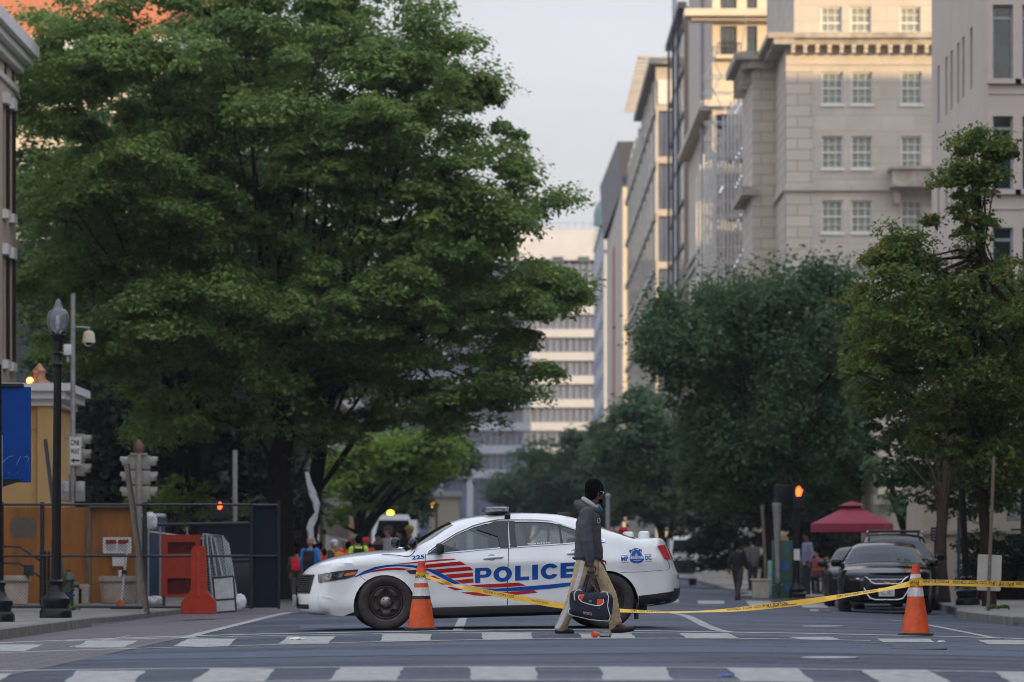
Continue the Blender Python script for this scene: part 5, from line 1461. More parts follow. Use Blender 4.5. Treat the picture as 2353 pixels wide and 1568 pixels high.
# nose: grille, lower intake, plate bracket
ig0, ig1 = sh.near(*c3(222, 1060)), sh.near(*c3(284, 880))
mb = MB(); sh.wrap(ig0, ig1, mb, .008, -.80, .80, 22); gr = mb.build('grille', M['black_plastic'], pc)
mb = MB()
for k, i in enumerate(range(ig0 + 1, ig1 - 1)):
    for j in range(-9, 10):
        v = (j + .5 * (k % 2)) * .082
        p = sh.E[i] + sh.D[i] * (1 - abs(v) ** 2.4) + sh.Ns[i] * .014
        mb.box((p[0], float(sh.W(sh.E[i][0], sh.E[i][1])[0]) * v, p[1]), (.016, .022, .010))
mb.build('grille_mesh', M['black_gloss'], gr, smooth=False)
i0, i1 = sh.near(*c3(224, 1210)), sh.near(*c3(216, 1145))
mb = MB(); sh.wrap(i0, i1, mb, .006, -.78, .78, 20); mb.build('lower_intake', M['black_plastic'], pc)
MB().box((-1.145, 0, .385), (.035, .52, .15), bev=.008).build('plate_bracket', M['grey_metal'], pc)
mb = MB(); sh.wrap(sh.near(*c4(1914, 985)), sh.near(*c4(1720, 1145)), mb, .012, -.97, .97, 22); mb.build('rear_valance', M['black_plastic'], pc)
# wheels
for u, a in ((0, FA), (2.86, RA)):
    for side in (-1, 1):
        wheel(pc, (u, side * .905, .362), .362, .245, M['steel_wheel'], side)
# light bar, antennas, spotlights, boot lamps
lb = MB()
ring = [(math.cos(t), math.sin(t)) for t in np.linspace(0, 2 * math.pi, 32, endpoint=False)]
def sq(t, a, b, e=3.2): c_, s_ = math.cos(t), math.sin(t); return (a * math.copysign(abs(c_) ** (2 / e), c_), b * math.copysign(abs(s_) ** (2 / e), s_))
def rounded(mb, c, a, b, levels):
    vs = []; n = 36
    for f, z in levels:
        for k in range(n):
            x, y = sq(2 * math.pi * k / n, a * f, b * f); vs.append((c[0] + x, c[1] + y, c[2] + z))
    mb.add(vs, [(i * n + k, i * n + (k + 1) % n, (i + 1) * n + (k + 1) % n, (i + 1) * n + k) for i in range(len(levels) - 1) for k in range(n)] + [list(range(n))[::-1], [(len(levels) - 1) * n + k for k in range(n)]])
    return mb
cb = (1.50, 0, 1.525)
l0 = rounded(MB(), cb, .155, .58, [(.85, -.01), (1.0, .005), (1.02, .046)]).build('light_bar', M['lightbar_clear'], pc)
rounded(MB(), cb, .155, .58, [(1.03, .048), (.99, .060), (.8, .066)]).build('lens_top', M['lightbar_red'], l0)
rounded(MB(), (cb[0] - .010, cb[1] - .29, cb[2]), .155, .286, [(1.035, .0495), (1.0, .062), (.8, .0685)]).build('lens_blue', M['lightbar_blue'], l0)
rounded(MB(), (cb[0] + .02, 0, cb[2]), .15, .50, [(.9, -.04), (1.0, -.012)]).build('bar_base', M['black_plastic'], l0)
for side in (-1, 1):
    p = sh.pt(*c4(312, 384), .006, side)
    MB().box((p.x, p.y, p.z + .03), (.075, .02, .09), (side * -.5, 0, 0)).build('bar_foot', M['black_plastic'], l0)
for (x, y, yy_) in ((1240, 618, -.80), (1098, 606, .62)):
    u, z = c3(x, y)
    if yy_ > 0: u += .07
    s0 = MB().ball((u, yy_, z + .01), (.062, .072, .076), 20, 14).build('spotlight', M['black_gloss'], pc)
    MB().tube([(u + .02, yy_, z - .05), (u + .1, yy_ * .98, z - .065), (u + .17, yy_ * .94, z - .045)], [.018, .014, .022], 8).build('spotlight_arm', M['chrome'], s0)
for u, y in ((3.29, .30), (3.43, -.25)):
    rounded(MB(), (u, y, 1.175), .072, .10, [(1.0, 0), (1.0, .055), (.93, .078), (.7, .086)]).build('boot_lamp', M['white_paint'], pc)
MB().box((2.42, .25, 1.492), (.16, .1, .05), bev=.015).build('roof_antenna', M['black_plastic'], pc)
# livery ------------------------------------------------------------
def decal(parent, name, m, polys, fn, off=.004, side=-1, step=.09):
    mb = MB()
    for p in polys: sh.skin(poly(fn, p), off, side, mb, step=step)
    return mb.build(name, m, parent)
lv_red = [[(400, 1002), (945, 948), (1040, 1000), (400, 1055)], [(510, 1080), (1085, 1028), (1138, 1068), (1138, 1086), (630, 1133)], [(690, 1160), (1140, 1120), (1148, 1182), (800, 1215)],
          [(860, 1245), (1150, 1215), (1155, 1280), (970, 1295)], [(385, 1118), (465, 1145), (385, 1162)], [(385, 1190), (530, 1175), (635, 1228), (430, 1240)], [(560, 1262), (690, 1256), (815, 1310), (650, 1312)],
          [(1095, 1320), (1860, 1275), (1980, 1322), (1700, 1345), (1400, 1358), (1200, 1345)], [(735, 1352), (800, 1348), (990, 1392), (860, 1405)],
          [(950, 1436), (1080, 1430), (1500, 1438), (2100, 1395), (2160, 1430), (1900, 1460), (1600, 1485), (1300, 1490), (1150, 1478)]]
decal(pc, 'red_stripe', M['decal_red'], lv_red, c1)
decal(pc, 'red_stripe', M['decal_red'], [[(800, 884), (900, 848), (1000, 830), (1100, 826), (1218, 836), (1150, 846), (1050, 846), (950, 856), (870, 868)],
      [(1040, 797), (1180, 781), (1340, 763), (1490, 749), (1600, 741), (1622, 752), (1500, 762), (1340, 779), (1180, 790)], [(1262, 806), (1345, 797), (1345, 826)]], c3)
decal(pc, 'blue_stripe', M['decal_blue'], [[(715, 912), (800, 858), (900, 820), (1000, 803), (1100, 797), (1200, 799), (1280, 808), (1345, 830), (1417, 841), (1486, 872), (1554, 909), (1663, 965), (1600, 969),
      (1520, 930), (1440, 887), (1377, 855), (1340, 846), (1270, 829), (1200, 818), (1100, 813), (1000, 821), (900, 844), (800, 885), (722, 914)]], c3)
decal(pc, 'blue_stripe', M['decal_blue'], [[(950, 1338), (1040, 1325), (1150, 1350), (1300, 1370), (1500, 1372), (1700, 1357), (2000, 1332), (2352, 1302), (2660, 1268), (2998, 1262), (2998, 1275), (2560, 1340), (2352, 1368), (2000, 1400), (1700, 1414), (1500, 1415), (1300, 1405), (1150, 1380), (1050, 1346)]], c1)
# POLICE, cut as broad letters
def arcpts(cx_, cy_, rx, ry, a0, a1, n=18): return [(cx_ + rx * math.cos(R(a0 + (a1 - a0) * i / n)), cy_ + ry * math.sin(R(a0 + (a1 - a0) * i / n))) for i in range(n + 1)]
LET = {
 'P': (1.05, [[(0, 0), (.33, 0), (.33, .34), (.62, .34)] + arcpts(.68, .67, .37, .33, -90, 90) + [(.62, 1), (0, 1)]], [[(.33, .54), (.60, .54)] + arcpts(.60, .67, .12, .13, -90, 90, 8) + [(.33, .80)]]),
 'O': (1.22, [arcpts(.60, .5, .60, .52, 0, 360, 40)[:-1]], [arcpts(.60, .5, .26, .27, 0, 360, 24)[:-1]]),
 'L': (.90, [[(0, 0), (.88, 0), (.88, .24), (.34, .24), (.34, 1), (0, 1)]], []),
 'I': (.34, [[(0, 0), (.34, 0), (.34, 1), (0, 1)]], []),
 'C': (1.18, [arcpts(.60, .5, .60, .52, 30, 330, 34) + [(.80, .33)] + arcpts(.60, .5, .27, .27, 315, 45, 20) + [(.80, .67)]], []),
 'E': (.92, [[(0, 0), (.90, 0), (.90, .23), (.34, .23), (.34, .39), (.84, .39), (.84, .60), (.34, .60), (.34, .77), (.88, .77), (.88, 1), (0, 1)]], [])}
pos = [('P', 0, 146), ('O', 165, 331), ('L', 360, 487), ('I', 513, 562), ('C', 590, 748), ('E', 768, 908)]
mb = MB()
for ch, xa_, xb_ in pos:
    w, outs, hls = LET[ch]
    def mp_(p):
        x = xa_ + (xb_ - xa_) * p[0] / max(w - .02, .1)
        base = 958 - (x - 30) * (958 - 905) / 800.0
        return c4(x, base - p[1] * 134)
    for o_ in outs: sh.skin([mp_(p) for p in o_], .005, -1, mb, [[mp_(p) for p in h] for h in hls], .06)
mb.build('police_lettering', M['decal_blue'], pc)
def car_text(s, x, y, x2, y2, h, fn, m, name, parent=None, off=.006, bold=.0, side=-1):
    """text between two traced points, h = cap height in traced pixels"""
    mb = MB(); L = math.hypot(x2 - x, y2 - y); ux, uy = (x2 - x) / L, (y2 - y) / L
    def f(u, v):
        q = fn(x + ux * u + uy * v, y + uy * u - ux * v); return sh.pt(q[0], q[1], off)
    text_on(mb, s, f, h, bold, L, center=False)
    return mb.build(name, m, parent or pc)
car_text('225', 1228, 752, 1342, 740, 32, c3, M['decal_blue'], 'unit_number', bold=.03)
car_text('We are here to help', 478, 610, 688, 594, 14, c4, M['decal_white'], 'window_lettering', off=-.008, bold=.012)
car_text('MP', 1318, 752, 1384, 746, 36, c4, M['decal_blue'], 'rear_lettering', bold=.04)
car_text('DC', 1537, 741, 1594, 737, 36, c4, M['decal_blue'], 'rear_lettering', bold=.04)
car_text('2ND D', 1852, 912, 1905, 908, 36, c4, M['decal_blue'], 'rear_lettering', bold=.03, off=.012)
decal(pc, 'badge_rule', M['decal_red'], [[(1313, 703), (1380, 698), (1380, 701), (1313, 706)], [(1320, 766), (1388, 761), (1388, 764), (1320, 769)], [(1530, 691), (1594, 687), (1594, 690), (1530, 694)], [(1535, 754), (1600, 750), (1600, 753), (1535, 757)]], c4)
bd = decal(pc, 'shield_emblem', M['decal_blue'], [[(1390, 664), (1398, 647), (1412, 652), (1430, 640), (1457, 632), (1484, 640), (1496, 646), (1502, 642), (1511, 656), (1505, 670), (1510, 695), (1522, 715), (1524, 740), (1508, 758), (1485, 766), (1470, 768), (1461, 774), (1452, 769), (1430, 766), (1404, 758), (1392, 738), (1393, 718), (1402, 695), (1399, 672)]], c4, .005)
decal(bd, 'capitol_dome', M['decal_grey'], [[(1444, 706), (1446, 690), (1452, 682), (1455, 672), (1458, 682), (1465, 690), (1466, 706)], [(1396, 716), (1420, 708), (1490, 706), (1519, 712), (1520, 734), (1480, 730), (1396, 736)]], c4, .007, step=.03)
mb = MB()
for i, ch in enumerate('METROPOLITAN POLICE'):
    if ch == ' ': continue
    a = R(200 - 220 * i / 18)
    vs, fs = text2d(ch, .03); w = max(v[0] for v in vs)
    pts = []
    for x, y in vs:
        t = (x - w / 2) * 9; rr = 45 + y * 10
        pts.append(sh.pt(*c4(1457 + rr * math.cos(a) + t * math.sin(a), 700 - rr * math.sin(a) * 1.08 + t * math.cos(a)), .008))
    mb.add(pts, fs)
mb.build('emblem_lettering', M['decal_white'], bd)
car_text('WASHINGTON', 1428, 752, 1492, 748, 8, c4, M['decal_white'], 'emblem_lettering', bd, .008)
car_text('D.C.', 1450, 764, 1470, 763, 7, c4, M['decal_white'], 'emblem_lettering', bd, .008)
decal(pc, 'pale_patch', M['decal_white'], [[(1302, 805), (1318, 785), (1342, 787), (1348, 805), (1332, 822)]], c4, .004)

# ------------------------------------------------------------------ parked cars
def sedan(name, label, loc, rot, paint, scale=1.0, suv=False, plate=None, group=None, gm=None, style='alloy'):
    t = thing(name, label, 'car', loc, rot, group)
    if suv:
        o_ = [(-.80, .30), (-.93, .32), (-.95, .45), (-.95, .62), (-.93, .85), (-.88, .98), (-.70, 1.05), (-.30, 1.10), (.25, 1.14), (.55, 1.32), (.95, 1.56), (1.2, 1.66), (1.7, 1.70), (2.6, 1.69), (3.2, 1.64), (3.55, 1.56), (3.68, 1.30), (3.82, 1.05), (3.86, .7), (3.84, .42), (3.7, .33), (3.3, .3)]
        ws, rg = ((.28, 1.15), (1.16, 1.655)), ((3.52, 1.58), (3.72, 1.25))
        bl = [(-1, 1.12), (.3, 1.08), (3.9, 1.17)]; hw = .93; r = .375; wb = 2.82; aw = .435
        wf = [(.50, 1.10), (.80, 1.34), (1.12, 1.53), (1.55, 1.58), (1.55, 1.12)]; wr = [(1.65, 1.12), (1.65, 1.58), (2.55, 1.57), (2.6, 1.14)]; wq = [(2.7, 1.15), (2.68, 1.56), (3.2, 1.52), (3.45, 1.2)]
        tum = .42
    else:
        o_ = [(-.75, .22), (-.93, .25), (-.96, .36), (-.96, .50), (-.95, .66), (-.92, .76), (-.82, .82), (-.5, .91), (-.1, .97), (.3, 1.0), (.45, 1.04), (.8, 1.22), (1.15, 1.37), (1.5, 1.44), (1.9, 1.455), (2.3, 1.43), (2.7, 1.34), (3.1, 1.18), (3.3, 1.11), (3.7, 1.10), (3.85, 1.06), (3.92, .9), (3.95, .65), (3.93, .4), (3.8, .28), (3.3, .24)]
        ws, rg = ((.40, 1.02), (1.18, 1.385)), ((2.62, 1.365), (3.22, 1.135))
        bl = [(-1, 1.0), (.4, .93), (3.2, 1.0), (4, 1.05)]; hw = .925; r = .345; wb = 2.83; aw = .395
        wf = [(.62, .96), (.95, 1.17), (1.25, 1.31), (1.6, 1.355), (1.62, .97)]; wr = [(1.72, .975), (1.72, 1.36), (2.2, 1.34), (2.5, 1.26), (2.6, 1.0)]; wq = [(2.68, 1.01), (2.6, 1.22), (2.85, 1.12), (3.0, 1.03)]
        tum = .60
    cb_ = [(-1.2, .05), (-.6, .05), (0, .04), (.3, .05), (.8, .07), (1.5, .04), (2.4, .04), (3.0, .05), (3.5, .03), (4.0, .03)]
    pf = [(0, hw - .06), (.25, hw - .03), (.4, hw - .005), (.6, hw), (.8, hw - .005), (.95, hw - .03), (1.05, hw - .05), (1.3, hw - .08)]
    pl = [(-1.2, .70), (-.95, .82), (-.7, .91), (-.4, .97), (0, 1), (2.9, 1), (3.4, .96), (3.8, .88), (4.1, .8)]
    A = [(0, r - .02, aw), (wb, r - .02, aw)]
    bt = arch_path(A[1][0], A[1][1], aw, .28) + [(1.4, .24)] + arch_path(0, A[0][1], aw, .26) + [(-.5, .22)]
    s = CarShell(o_, cb_, A, r, pf, bl, pl, bt, ((-.97, -.35, .24), (3.2, 3.95, .16)), tumble=tum, flare=.015)
    mb = MB()
    for sd in (-1, 1): s.skin(s.side_poly(), 0, sd, mb, [wf, wr, wq], .075)
    i0, i1, j0, j1 = s.near(*ws[0]), s.near(*ws[1]), s.near(*rg[0]), s.near(*rg[1])
    for a, b in ((0, i0 + 1), (i1, j0 + 1), (j1, len(s.O))): s.wrap(a, b, mb, nv=18)
    mb.build('body', paint, t, ang=50)
    for a, b, nm in ((i0, i1 + 1, 'windscreen'), (j0, j1 + 1, 'rear_window')):
        mb = MB(); s.wrap(a, b, mb, -.004, nv=18); w_ = mb.build(nm, M['dark_glass'], t)
        if nm == 'windscreen':
            mb = MB(); s.wrap(a + 1, a + 4, mb, .003, -.93, .93, 12); mb.build('wiper_cowl', M['black_plastic'], w_)
    for sd in (-1, 1):
        for w_ in (wf, wr, wq): mb = MB(); s.skin(w_, -.012, sd, mb, step=.1); mb.build('side_window', M['dark_glass'], t)
        mirror(t, s, wf[0][0] + .06, wf[0][1] + .04, sd, paint, (.12, .22, .16), .10)
    under(t, -.7, 3.6, .72, A, .2)
    interior(t, .5, 2.9, .4, .58 if not suv else .72, [(1.45, 2), (2.5, 1)], head=1.14 if not suv else 1.36, dash=(.55, .88 if not suv else 1.02))
    for u, a in ((0, A[0]), (wb, A[1])):
        for sd in (-1, 1): wheel(t, (u, sd * (hw - .02), r), r, .22, M['dull_chrome'], sd, style)
    # front face: everything is laid on the wrap band
    def band(z0, z1, v0, v1, off, nm, m, par=t, u=-.95):
        a, b = s.near(u, z0), s.near(u, z1)
        mb = MB(); s.wrap(a, max(b, a + 2), mb, off, v0, v1, 14); return mb.build(nm, m, par)
    if suv:
        g = band(.66, .90, -.55, .55, .010, 'grille', M['black_plastic']); band(.76, .80, -.54, .54, .018, 'grille_bar', M['chrome'], g)
        band(.36, .52, -.7, .7, .008, 'lower_intake', M['black_plastic'])
        for sd in (-1, 1): band(.80, .95, min(sd * .62, sd * .98), max(sd * .62, sd * .98), .010, 'headlight', M['headlamp'])
        mb = MB()
        for sd in (-1, 1): mb.tube([(1.2, sd * .60, 1.70), (1.25, sd * .60, 1.74), (3.1, sd * .58, 1.73), (3.15, sd * .58, 1.68)], .022, 8)
        mb.build('roof_rail', M['dull_chrome'], t)
        mb = MB(); [mb.tube([(u, -.6, 1.75), (u, .6, 1.75)], .025, 8) for u in (1.5, 2.7)]; mb.build('roof_bar', M['black_plastic'], t)
    else:
        g = band(.60, .70, -.46, .46, .010, 'grille', M['black_gloss'])
        g2 = band(.30, .50, -.62, .62, .010, 'lower_grille', M['black_gloss'])
        def strip(pts, r_, nm, par):
            mb = MB(); L = []
            for v, z in pts:
                i = s.near(-.95, z); p = s.E[i] + s.D[i] * (1 - abs(v) ** 2.4) + s.Ns[i] * .016
                L.append((p[0], float(s.W(s.E[i][0], s.E[i][1])[0]) * v, p[1]))
            mb.tube(L, r_, 8); return mb.build(nm, M['chrome'], par)
        strip([(-.56, .74), (-.46, .69), (-.40, .63), (-.3, .605), (0, .595), (.3, .605), (.40, .63), (.46, .69), (.56, .74)], .011, 'chrome_trim', g)
        strip([(-.60, .50), (-.52, .40), (-.44, .315), (-.3, .295), (0, .29), (.3, .295), (.44, .315), (.52, .40), (.60, .50)], .011, 'chrome_trim', g2)
        strip([(-.44, .69), (0, .685), (.44, .69)], .007, 'chrome_trim', g)
        band(.585, .64, -.075, .075, .026, 'emblem', mat('gold_emblem', (.55, .36, .10), .35, .6), g)
        for sd in (-1, 1):
            h = band(.66, .76, min(sd * .60, sd * .985), max(sd * .60, sd * .985), .010, 'headlight', M['headlamp'])
            band(.69, .73, min(sd * .72, sd * .80), max(sd * .72, sd * .80), .018, 'projector', M['sign_white'], h)
            band(.36, .44, min(sd * .72, sd * .9), max(sd * .72, sd * .9), .010, 'fog_lamp', M['headlamp'])
    if plate:
        i = s.near(-.96, .44 if not suv else .58); x = s.O[i][0] - .02; z = s.O[i][1]
        p = MB().box((x, 0, z), (.012, .31, .155), bev=.003).build('number_plate', M['sign_white'], t)
        mb = MB(); text_on(mb, plate, lambda u, v: Vector((x - .008, -u, z - .045 + v)), .085, .02, .26); mb.build('plate_lettering', mat('plate_ink', (.05, .06, .13), .6), p)
    return t
def carpos(x, y, dx=0):
    g = G(x, y); return (g.x, g.y, gz(g.x))
gcar = 'cars parked along the right kerb'
sedan('parked_sedan', 'glossy black sedan with chrome edged grille and white plate parked facing the crossing', (7.52, 74.9, gz(7.52)), R(85.5), M['black_paint'], plate='VLC-3827', group=gcar)
sedan('parked_suv', 'dark roof-railed sport utility car parked behind the black sedan', (8.42, 81.6, gz(8.4)), R(85.5), M['black_paint'], suv=True, group=gcar)
sedan('parked_sedan', 'grey sedan mostly hidden behind the two black parked cars', (8.35, 88.3, gz(8.4)), R(85.5), M['silver_paint'], group=gcar)
# ================================================================== street furniture
def GW(x, y, z=WALK):
    Y = FPX * (CAM_H - z) / (y - HY); return Vector(((x - CX) * Y / FPX, Y, z))
def lathe_part(prof, m, name, parent, n=24, c=(0, 0, 0), sq=None, ang=40): return MB().lathe(prof, n, c, 'z', sq).build(name, m, parent, ang=ang)
# -- traffic cones
def cone(label, x, y, Y, h, group):
    X = XV(x, Y); t = thing('traffic_cone', label, 'traffic cone', (X, Y, gz(X)), R(20), group)
    k = h / .88
    def rad(z): return .175 - (.175 - .042) * (z - .035) / (.88 - .035)
    def seg(z0, z1, m, nm, off=0.0): return lathe_part([((rad(z) + off) * k, z * k) for z in np.linspace(z0, z1, 6)] , m, nm, t, 40)
    lathe_part([(.0001, .0), (.185, .0), (.19, .012), (.187, .032), (.17, .04)], M['cone_base'], 'base', t, 8 if False else 32)
    MB().box((0, 0, .016), (.34, .34, .03), bev=.012).build('base_plate', M['cone_base'], t)
    lathe_part([((rad(z)) * k, z * k) for z in np.linspace(.035, .80, 10)], M['cone_orange'], 'cone_body', t, 40)
    lathe_part([(rad(.78) * k + .001, .78 * k), (rad(.855) * k, .855 * k), (.046 * k, .858 * k), (.042 * k, .88 * k), (.028 * k, .882 * k), (.026 * k, .84 * k)], M['cone_top'], 'cone_tip', t, 40)
    return t, seg, k
tL, seg, k = cone('orange cone with dirty white bands and a black stripe, nearest the police car', 968, 1449, 47.2, .878, 'traffic cones holding the police tape')
seg(.60, .735, M['cone_white'], 'reflective_band', .003); seg(.44, .545, M['cone_white'], 'reflective_band', .003); seg(.40, .44, M['ink'], 'black_stripe', .003); seg(.735, .80, M['cone_orange'], 'orange_band', .002)
tR, seg, k = cone('bright orange cone with two white bands in front of the parked black sedan', 2104, 1461, 46.1, .876, 'traffic cones holding the police tape')
seg(.66, .765, M['cone_white'], 'reflective_band', .003); seg(.49, .60, M['cone_white'], 'reflective_band', .003)

# -- police tape: one ribbon per span
def smooth_path(pts, n):
    p = np.array(pts, float); t = np.arange(len(p)); tt = np.linspace(0, len(p) - 1, n)
    out = []
    for q in tt:
        i = int(min(q, len(p) - 2)); f = q - i
        p0, p1, p2, p3 = p[max(i - 1, 0)], p[i], p[i + 1], p[min(i + 2, len(p) - 1)]
        out.append(.5 * ((2 * p1) + (-p0 + p2) * f + (2 * p0 - 5 * p1 + 4 * p2 - p3) * f * f + (-p0 + 3 * p1 - 3 * p2 + p3) * f ** 3))
    return np.array(out)
def tape(label, pts, texts, n=160):
    """pts: (x, y, Y, width m, tilt deg)"""
    q = smooth_path(pts, n)
    C = [P(a, b, c) for a, b, c, _, _ in q]
    wv = [Vector((0, math.sin(R(t)), math.cos(R(t)))) * w / 2 for _, _, _, w, t in q]
    mb = MB()
    th = Vector((0, .0012, 0))
    vs = []
    for c, w in zip(C, wv): vs += [c + w, c - w, c - w + th, c + w + th]
    fs = []
    for i in range(n - 1):
        for k in range(4): fs.append((4 * i + k, 4 * i + (k + 1) % 4, 4 * i + 4 + (k + 1) % 4, 4 * i + 4 + k))
    mb.add(vs, [f[::-1] for f in fs])
    o = mb.build('police_tape', M['tape'], None, ang=60); tag(o, label, 'police tape', 'police tape strung between the cones')
    L = np.r_[0, np.cumsum([(b - a).length for a, b in zip(C, C[1:])])]
    mbt = MB()
    def at(s, v):
        i = int(np.clip(np.searchsorted(L, s) - 1, 0, n - 2)); f = (s - L[i]) / (L[i + 1] - L[i])
        return C[i].lerp(C[i + 1], f) + wv[i].lerp(wv[i + 1], f) * v * 2 + Vector((0, -.0025, 0))
    for s, txt, h, v0, bold in texts:                   # upside down: it reads from right to left
        vs, f = text2d(txt, bold); k = h
        mbt.add([at(max(0.01, min(L[-1] - .01, s - x * k * 1.1)), v0 - y * h / .075) for x, y in vs], f)
    if texts: mbt.build('tape_lettering', M['ink'], o, smooth=False)
    return o, L
PL = 'POLICE LINE DO NOT CROSS'
CS = 'CRIME SOLVERS 1-800-673-2777'
tape('yellow police tape sagging from the left cone past the walking man to the right cone',
     [(978, 1324, 46.98, .05, 10), (1003, 1333, 46.95, .045, 40), (1030, 1341, 46.95, .04, -20), (1052, 1347, 46.94, .03, 60), (1075, 1352, 46.93, .055, 10), (1150, 1367, 46.9, .07, 12), (1240, 1384, 46.85, .075, 15),
      (1290, 1392, 46.8, .075, 20), (1350, 1398.5, 46.7, .07, 30), (1440, 1404, 46.6, .06, 45), (1530, 1407, 46.5, .055, 66), (1600, 1406, 46.45, .055, 70), (1680, 1402, 46.4, .07, 50),
      (1780, 1391.5, 46.3, .075, 20), (1880, 1379, 46.2, .075, 24), (1960, 1366, 46.15, .07, 52), (2040, 1353, 46.05, .07, 55), (2090, 1342, 45.98, .075, 20)],
     [(1.15, 'DO NOT CROSS', .034, .32, .0), (1.60, CS[:13], .02, .2, .0), (2.12, 'DO NOT C', .036, .40, .02), (2.12, '1-800-673-2777', .018, -.05, .01), (3.16, 'POLICE LINE DO NO', .034, .36, .02), (4.63, PL, .036, .40, .02), (4.75, CS, .018, -.08, .01), (5.75, 'POLICE LINE DO NO', .034, .34, .02)], 260)
tape('taut yellow police tape running from the right cone out of the picture', [(2112, 1339, 46.0, .075, 8), (2160, 1339, 46.0, .072, 12), (2230, 1341, 46.0, .075, 8), (2300, 1342.5, 46.0, .075, 5), (2380, 1344.5, 46.0, .075, 6), (2460, 1346, 46.0, .075, 6)],
     [(.37, 'POLICE LINE', .036, .40, .02), (1.17, PL, .036, .40, .02), (1.17, CS[:20], .018, -.1, .01), (1.95, PL, .036, .40, .02)], 60)
def wrap(label, t, z, r, seedv):
    rr = random.Random(seedv); mb = MB()
    for k in range(3):
        pts = [(r * math.cos(a) * (1 + rr.uniform(0, .08)), r * math.sin(a) * (1 + rr.uniform(0, .08)), z + (k - 1) * .026 + .02 * math.sin(a + k * 1.3)) for a in np.linspace(0, 2 * math.pi, 22)]
        vs = []
        for p in pts: vs += [(p[0], p[1], p[2] - .02), (p[0] * 1.03, p[1] * 1.03, p[2] + .02)]
        mb.add(vs, [(2 * i, 2 * i + 2, 2 * i + 3, 2 * i + 1) for i in range(21)])
    o = mb.build('tape_knot', M['tape']); o.location = t.location
    tag(o, label, 'police tape')
    mb = MB()
    for k in range(5):
        a0 = -math.pi / 2 + (k - 2) * .42
        text_on(mb, 'NOT'[k % 3] , lambda u, v: Vector(((r * 1.12) * math.cos(a0 + u / r), (r * 1.12) * math.sin(a0 + u / r), z + .01 * (k % 2) + .016 - v)), .03, .02)
    mb.build('tape_lettering', M['ink'], o, smooth=False)
wrap('crumpled yellow tape knotted round the left cone', tL, .675, .074, 1)
wrap('yellow tape wound round the neck of the right cone', tR, .655, .078, 2)

# -- lamp posts with acorn globes
def lamp_post(label, x, y, top=True, H=4.05, lean=0.0, group='black iron lamp posts'):
    g = GW(x, y); t = thing('lamp_post', label, 'lamp post', g, (0, R(lean), 0), group)
    lathe_part([(.265, 0), (.265, .10), (.25, .125), (.235, .15)], M['black_metal'], 'base', t, 8)
    lathe_part([(.20, .15), (.215, .20), (.235, .26), (.225, .31), (.16, .36), (.115, .44), (.105, .52), (.125, .55), (.125, .58), (.09, .61)], M['black_metal'], 'pedestal', t, 24)
    mb = MB(); n = 32; pr = [(.078, .6), (.070, 1.6), (.060, H - .05)]
    vs = []
    for r, z in pr:
        for k in range(n): vs.append((r * (1 - .07 * (k % 2)) * math.cos(2 * math.pi * k / n), r * (1 - .07 * (k % 2)) * math.sin(2 * math.pi * k / n), z))
    mb.add(vs, [(i * n + k, i * n + (k + 1) % n, (i + 1) * n + (k + 1) % n, (i + 1) * n + k) for i in range(2) for k in range(n)]); mb.build('shaft', M['black_metal'], t, ang=20)
    if top:
        lathe_part([(.062, H - .08), (.085, H - .02), (.06, H + .02), (.06, H + .12), (.10, H + .15), (.07, H + .18), (.07, H + .34), (.125, H + .40), (.13, H + .44), (.10, H + .46)], M['black_metal'], 'collar', t)
        gl = lathe_part([(.10, H + .455), (.15, H + .54), (.175, H + .64), (.178, H + .71), (.16, H + .79), (.12, H + .845), (.075, H + .865), (.07, H + .90), (.055, H + .93), (.05, H + .97), (.03, H + 1.0), (.0001, H + 1.03)], M['globe'], 'globe', t, 28, ang=80)
        MB().tube([(0, 0, H + .46), (0, 0, H + .62)], .03, 10).tube([(0, 0, H + .62), (0, 0, H + .75)], [.045, .03], 10).build('bulb', M['sign_white'], gl)
    return t
M['globe'] = glass('lamp_globe', (.86, .86, .90), .62, (.30, .30, .34), .12)
lamp_post('black fluted lamp post with a clear acorn globe in front of the plywood hoarding', 128, 1420, lean=.45)
lamp_post('black lamp post cut by the left edge below the blue panel', -6, 1429, top=False, H=3.85)
def sign_plate(name, label, x0, x1, y0, y1, Y, m, cat='sign', r=.03, thick=.012, tilt=0.0, lean=0.0, group=None):
    """flat plate standing where it is seen, with a real thickness; returns it and a writer"""
    c = P((x0 + x1) / 2, (y0 + y1) / 2, Y); w, h = (x1 - x0) * Y / FPX, (y1 - y0) * Y / FPX
    o_ = [(sx * (w / 2 - r) + r * math.cos(a), sy * (h / 2 - r) + r * math.sin(a)) for sx, sy, a0 in ((1, 1, 0), (-1, 1, 90), (-1, -1, 180), (1, -1, 270)) for a in [R(a0 + 22.5 * k) for k in range(5)]]
    o = MB().prism(o_, (0, 0, 0), (1, 0, 0), (0, 0, 1), -thick).build(name, m, None, ang=30)
    o.location = c; o.rotation_euler = (0, R(lean), R(tilt))
    if label: tag(o, label, cat, group)
    return o, w, h
def plate_text(o, rows, m, name='lettering'):
    mb = MB()
    for s, u, v, h, w, b in rows: text_on(mb, s, lambda a, c: Vector((u + a, -.016, v + c)), h, b, w)
    return mb.build(name, m, o, smooth=False)
def poly_on(o, polys, m, name, off=-.016):
    mb = MB()
    for p in polys: mb.add([(a, off, b) for a, b in p], [list(range(len(p)))])
    return mb.build(name, m, o, smooth=False)

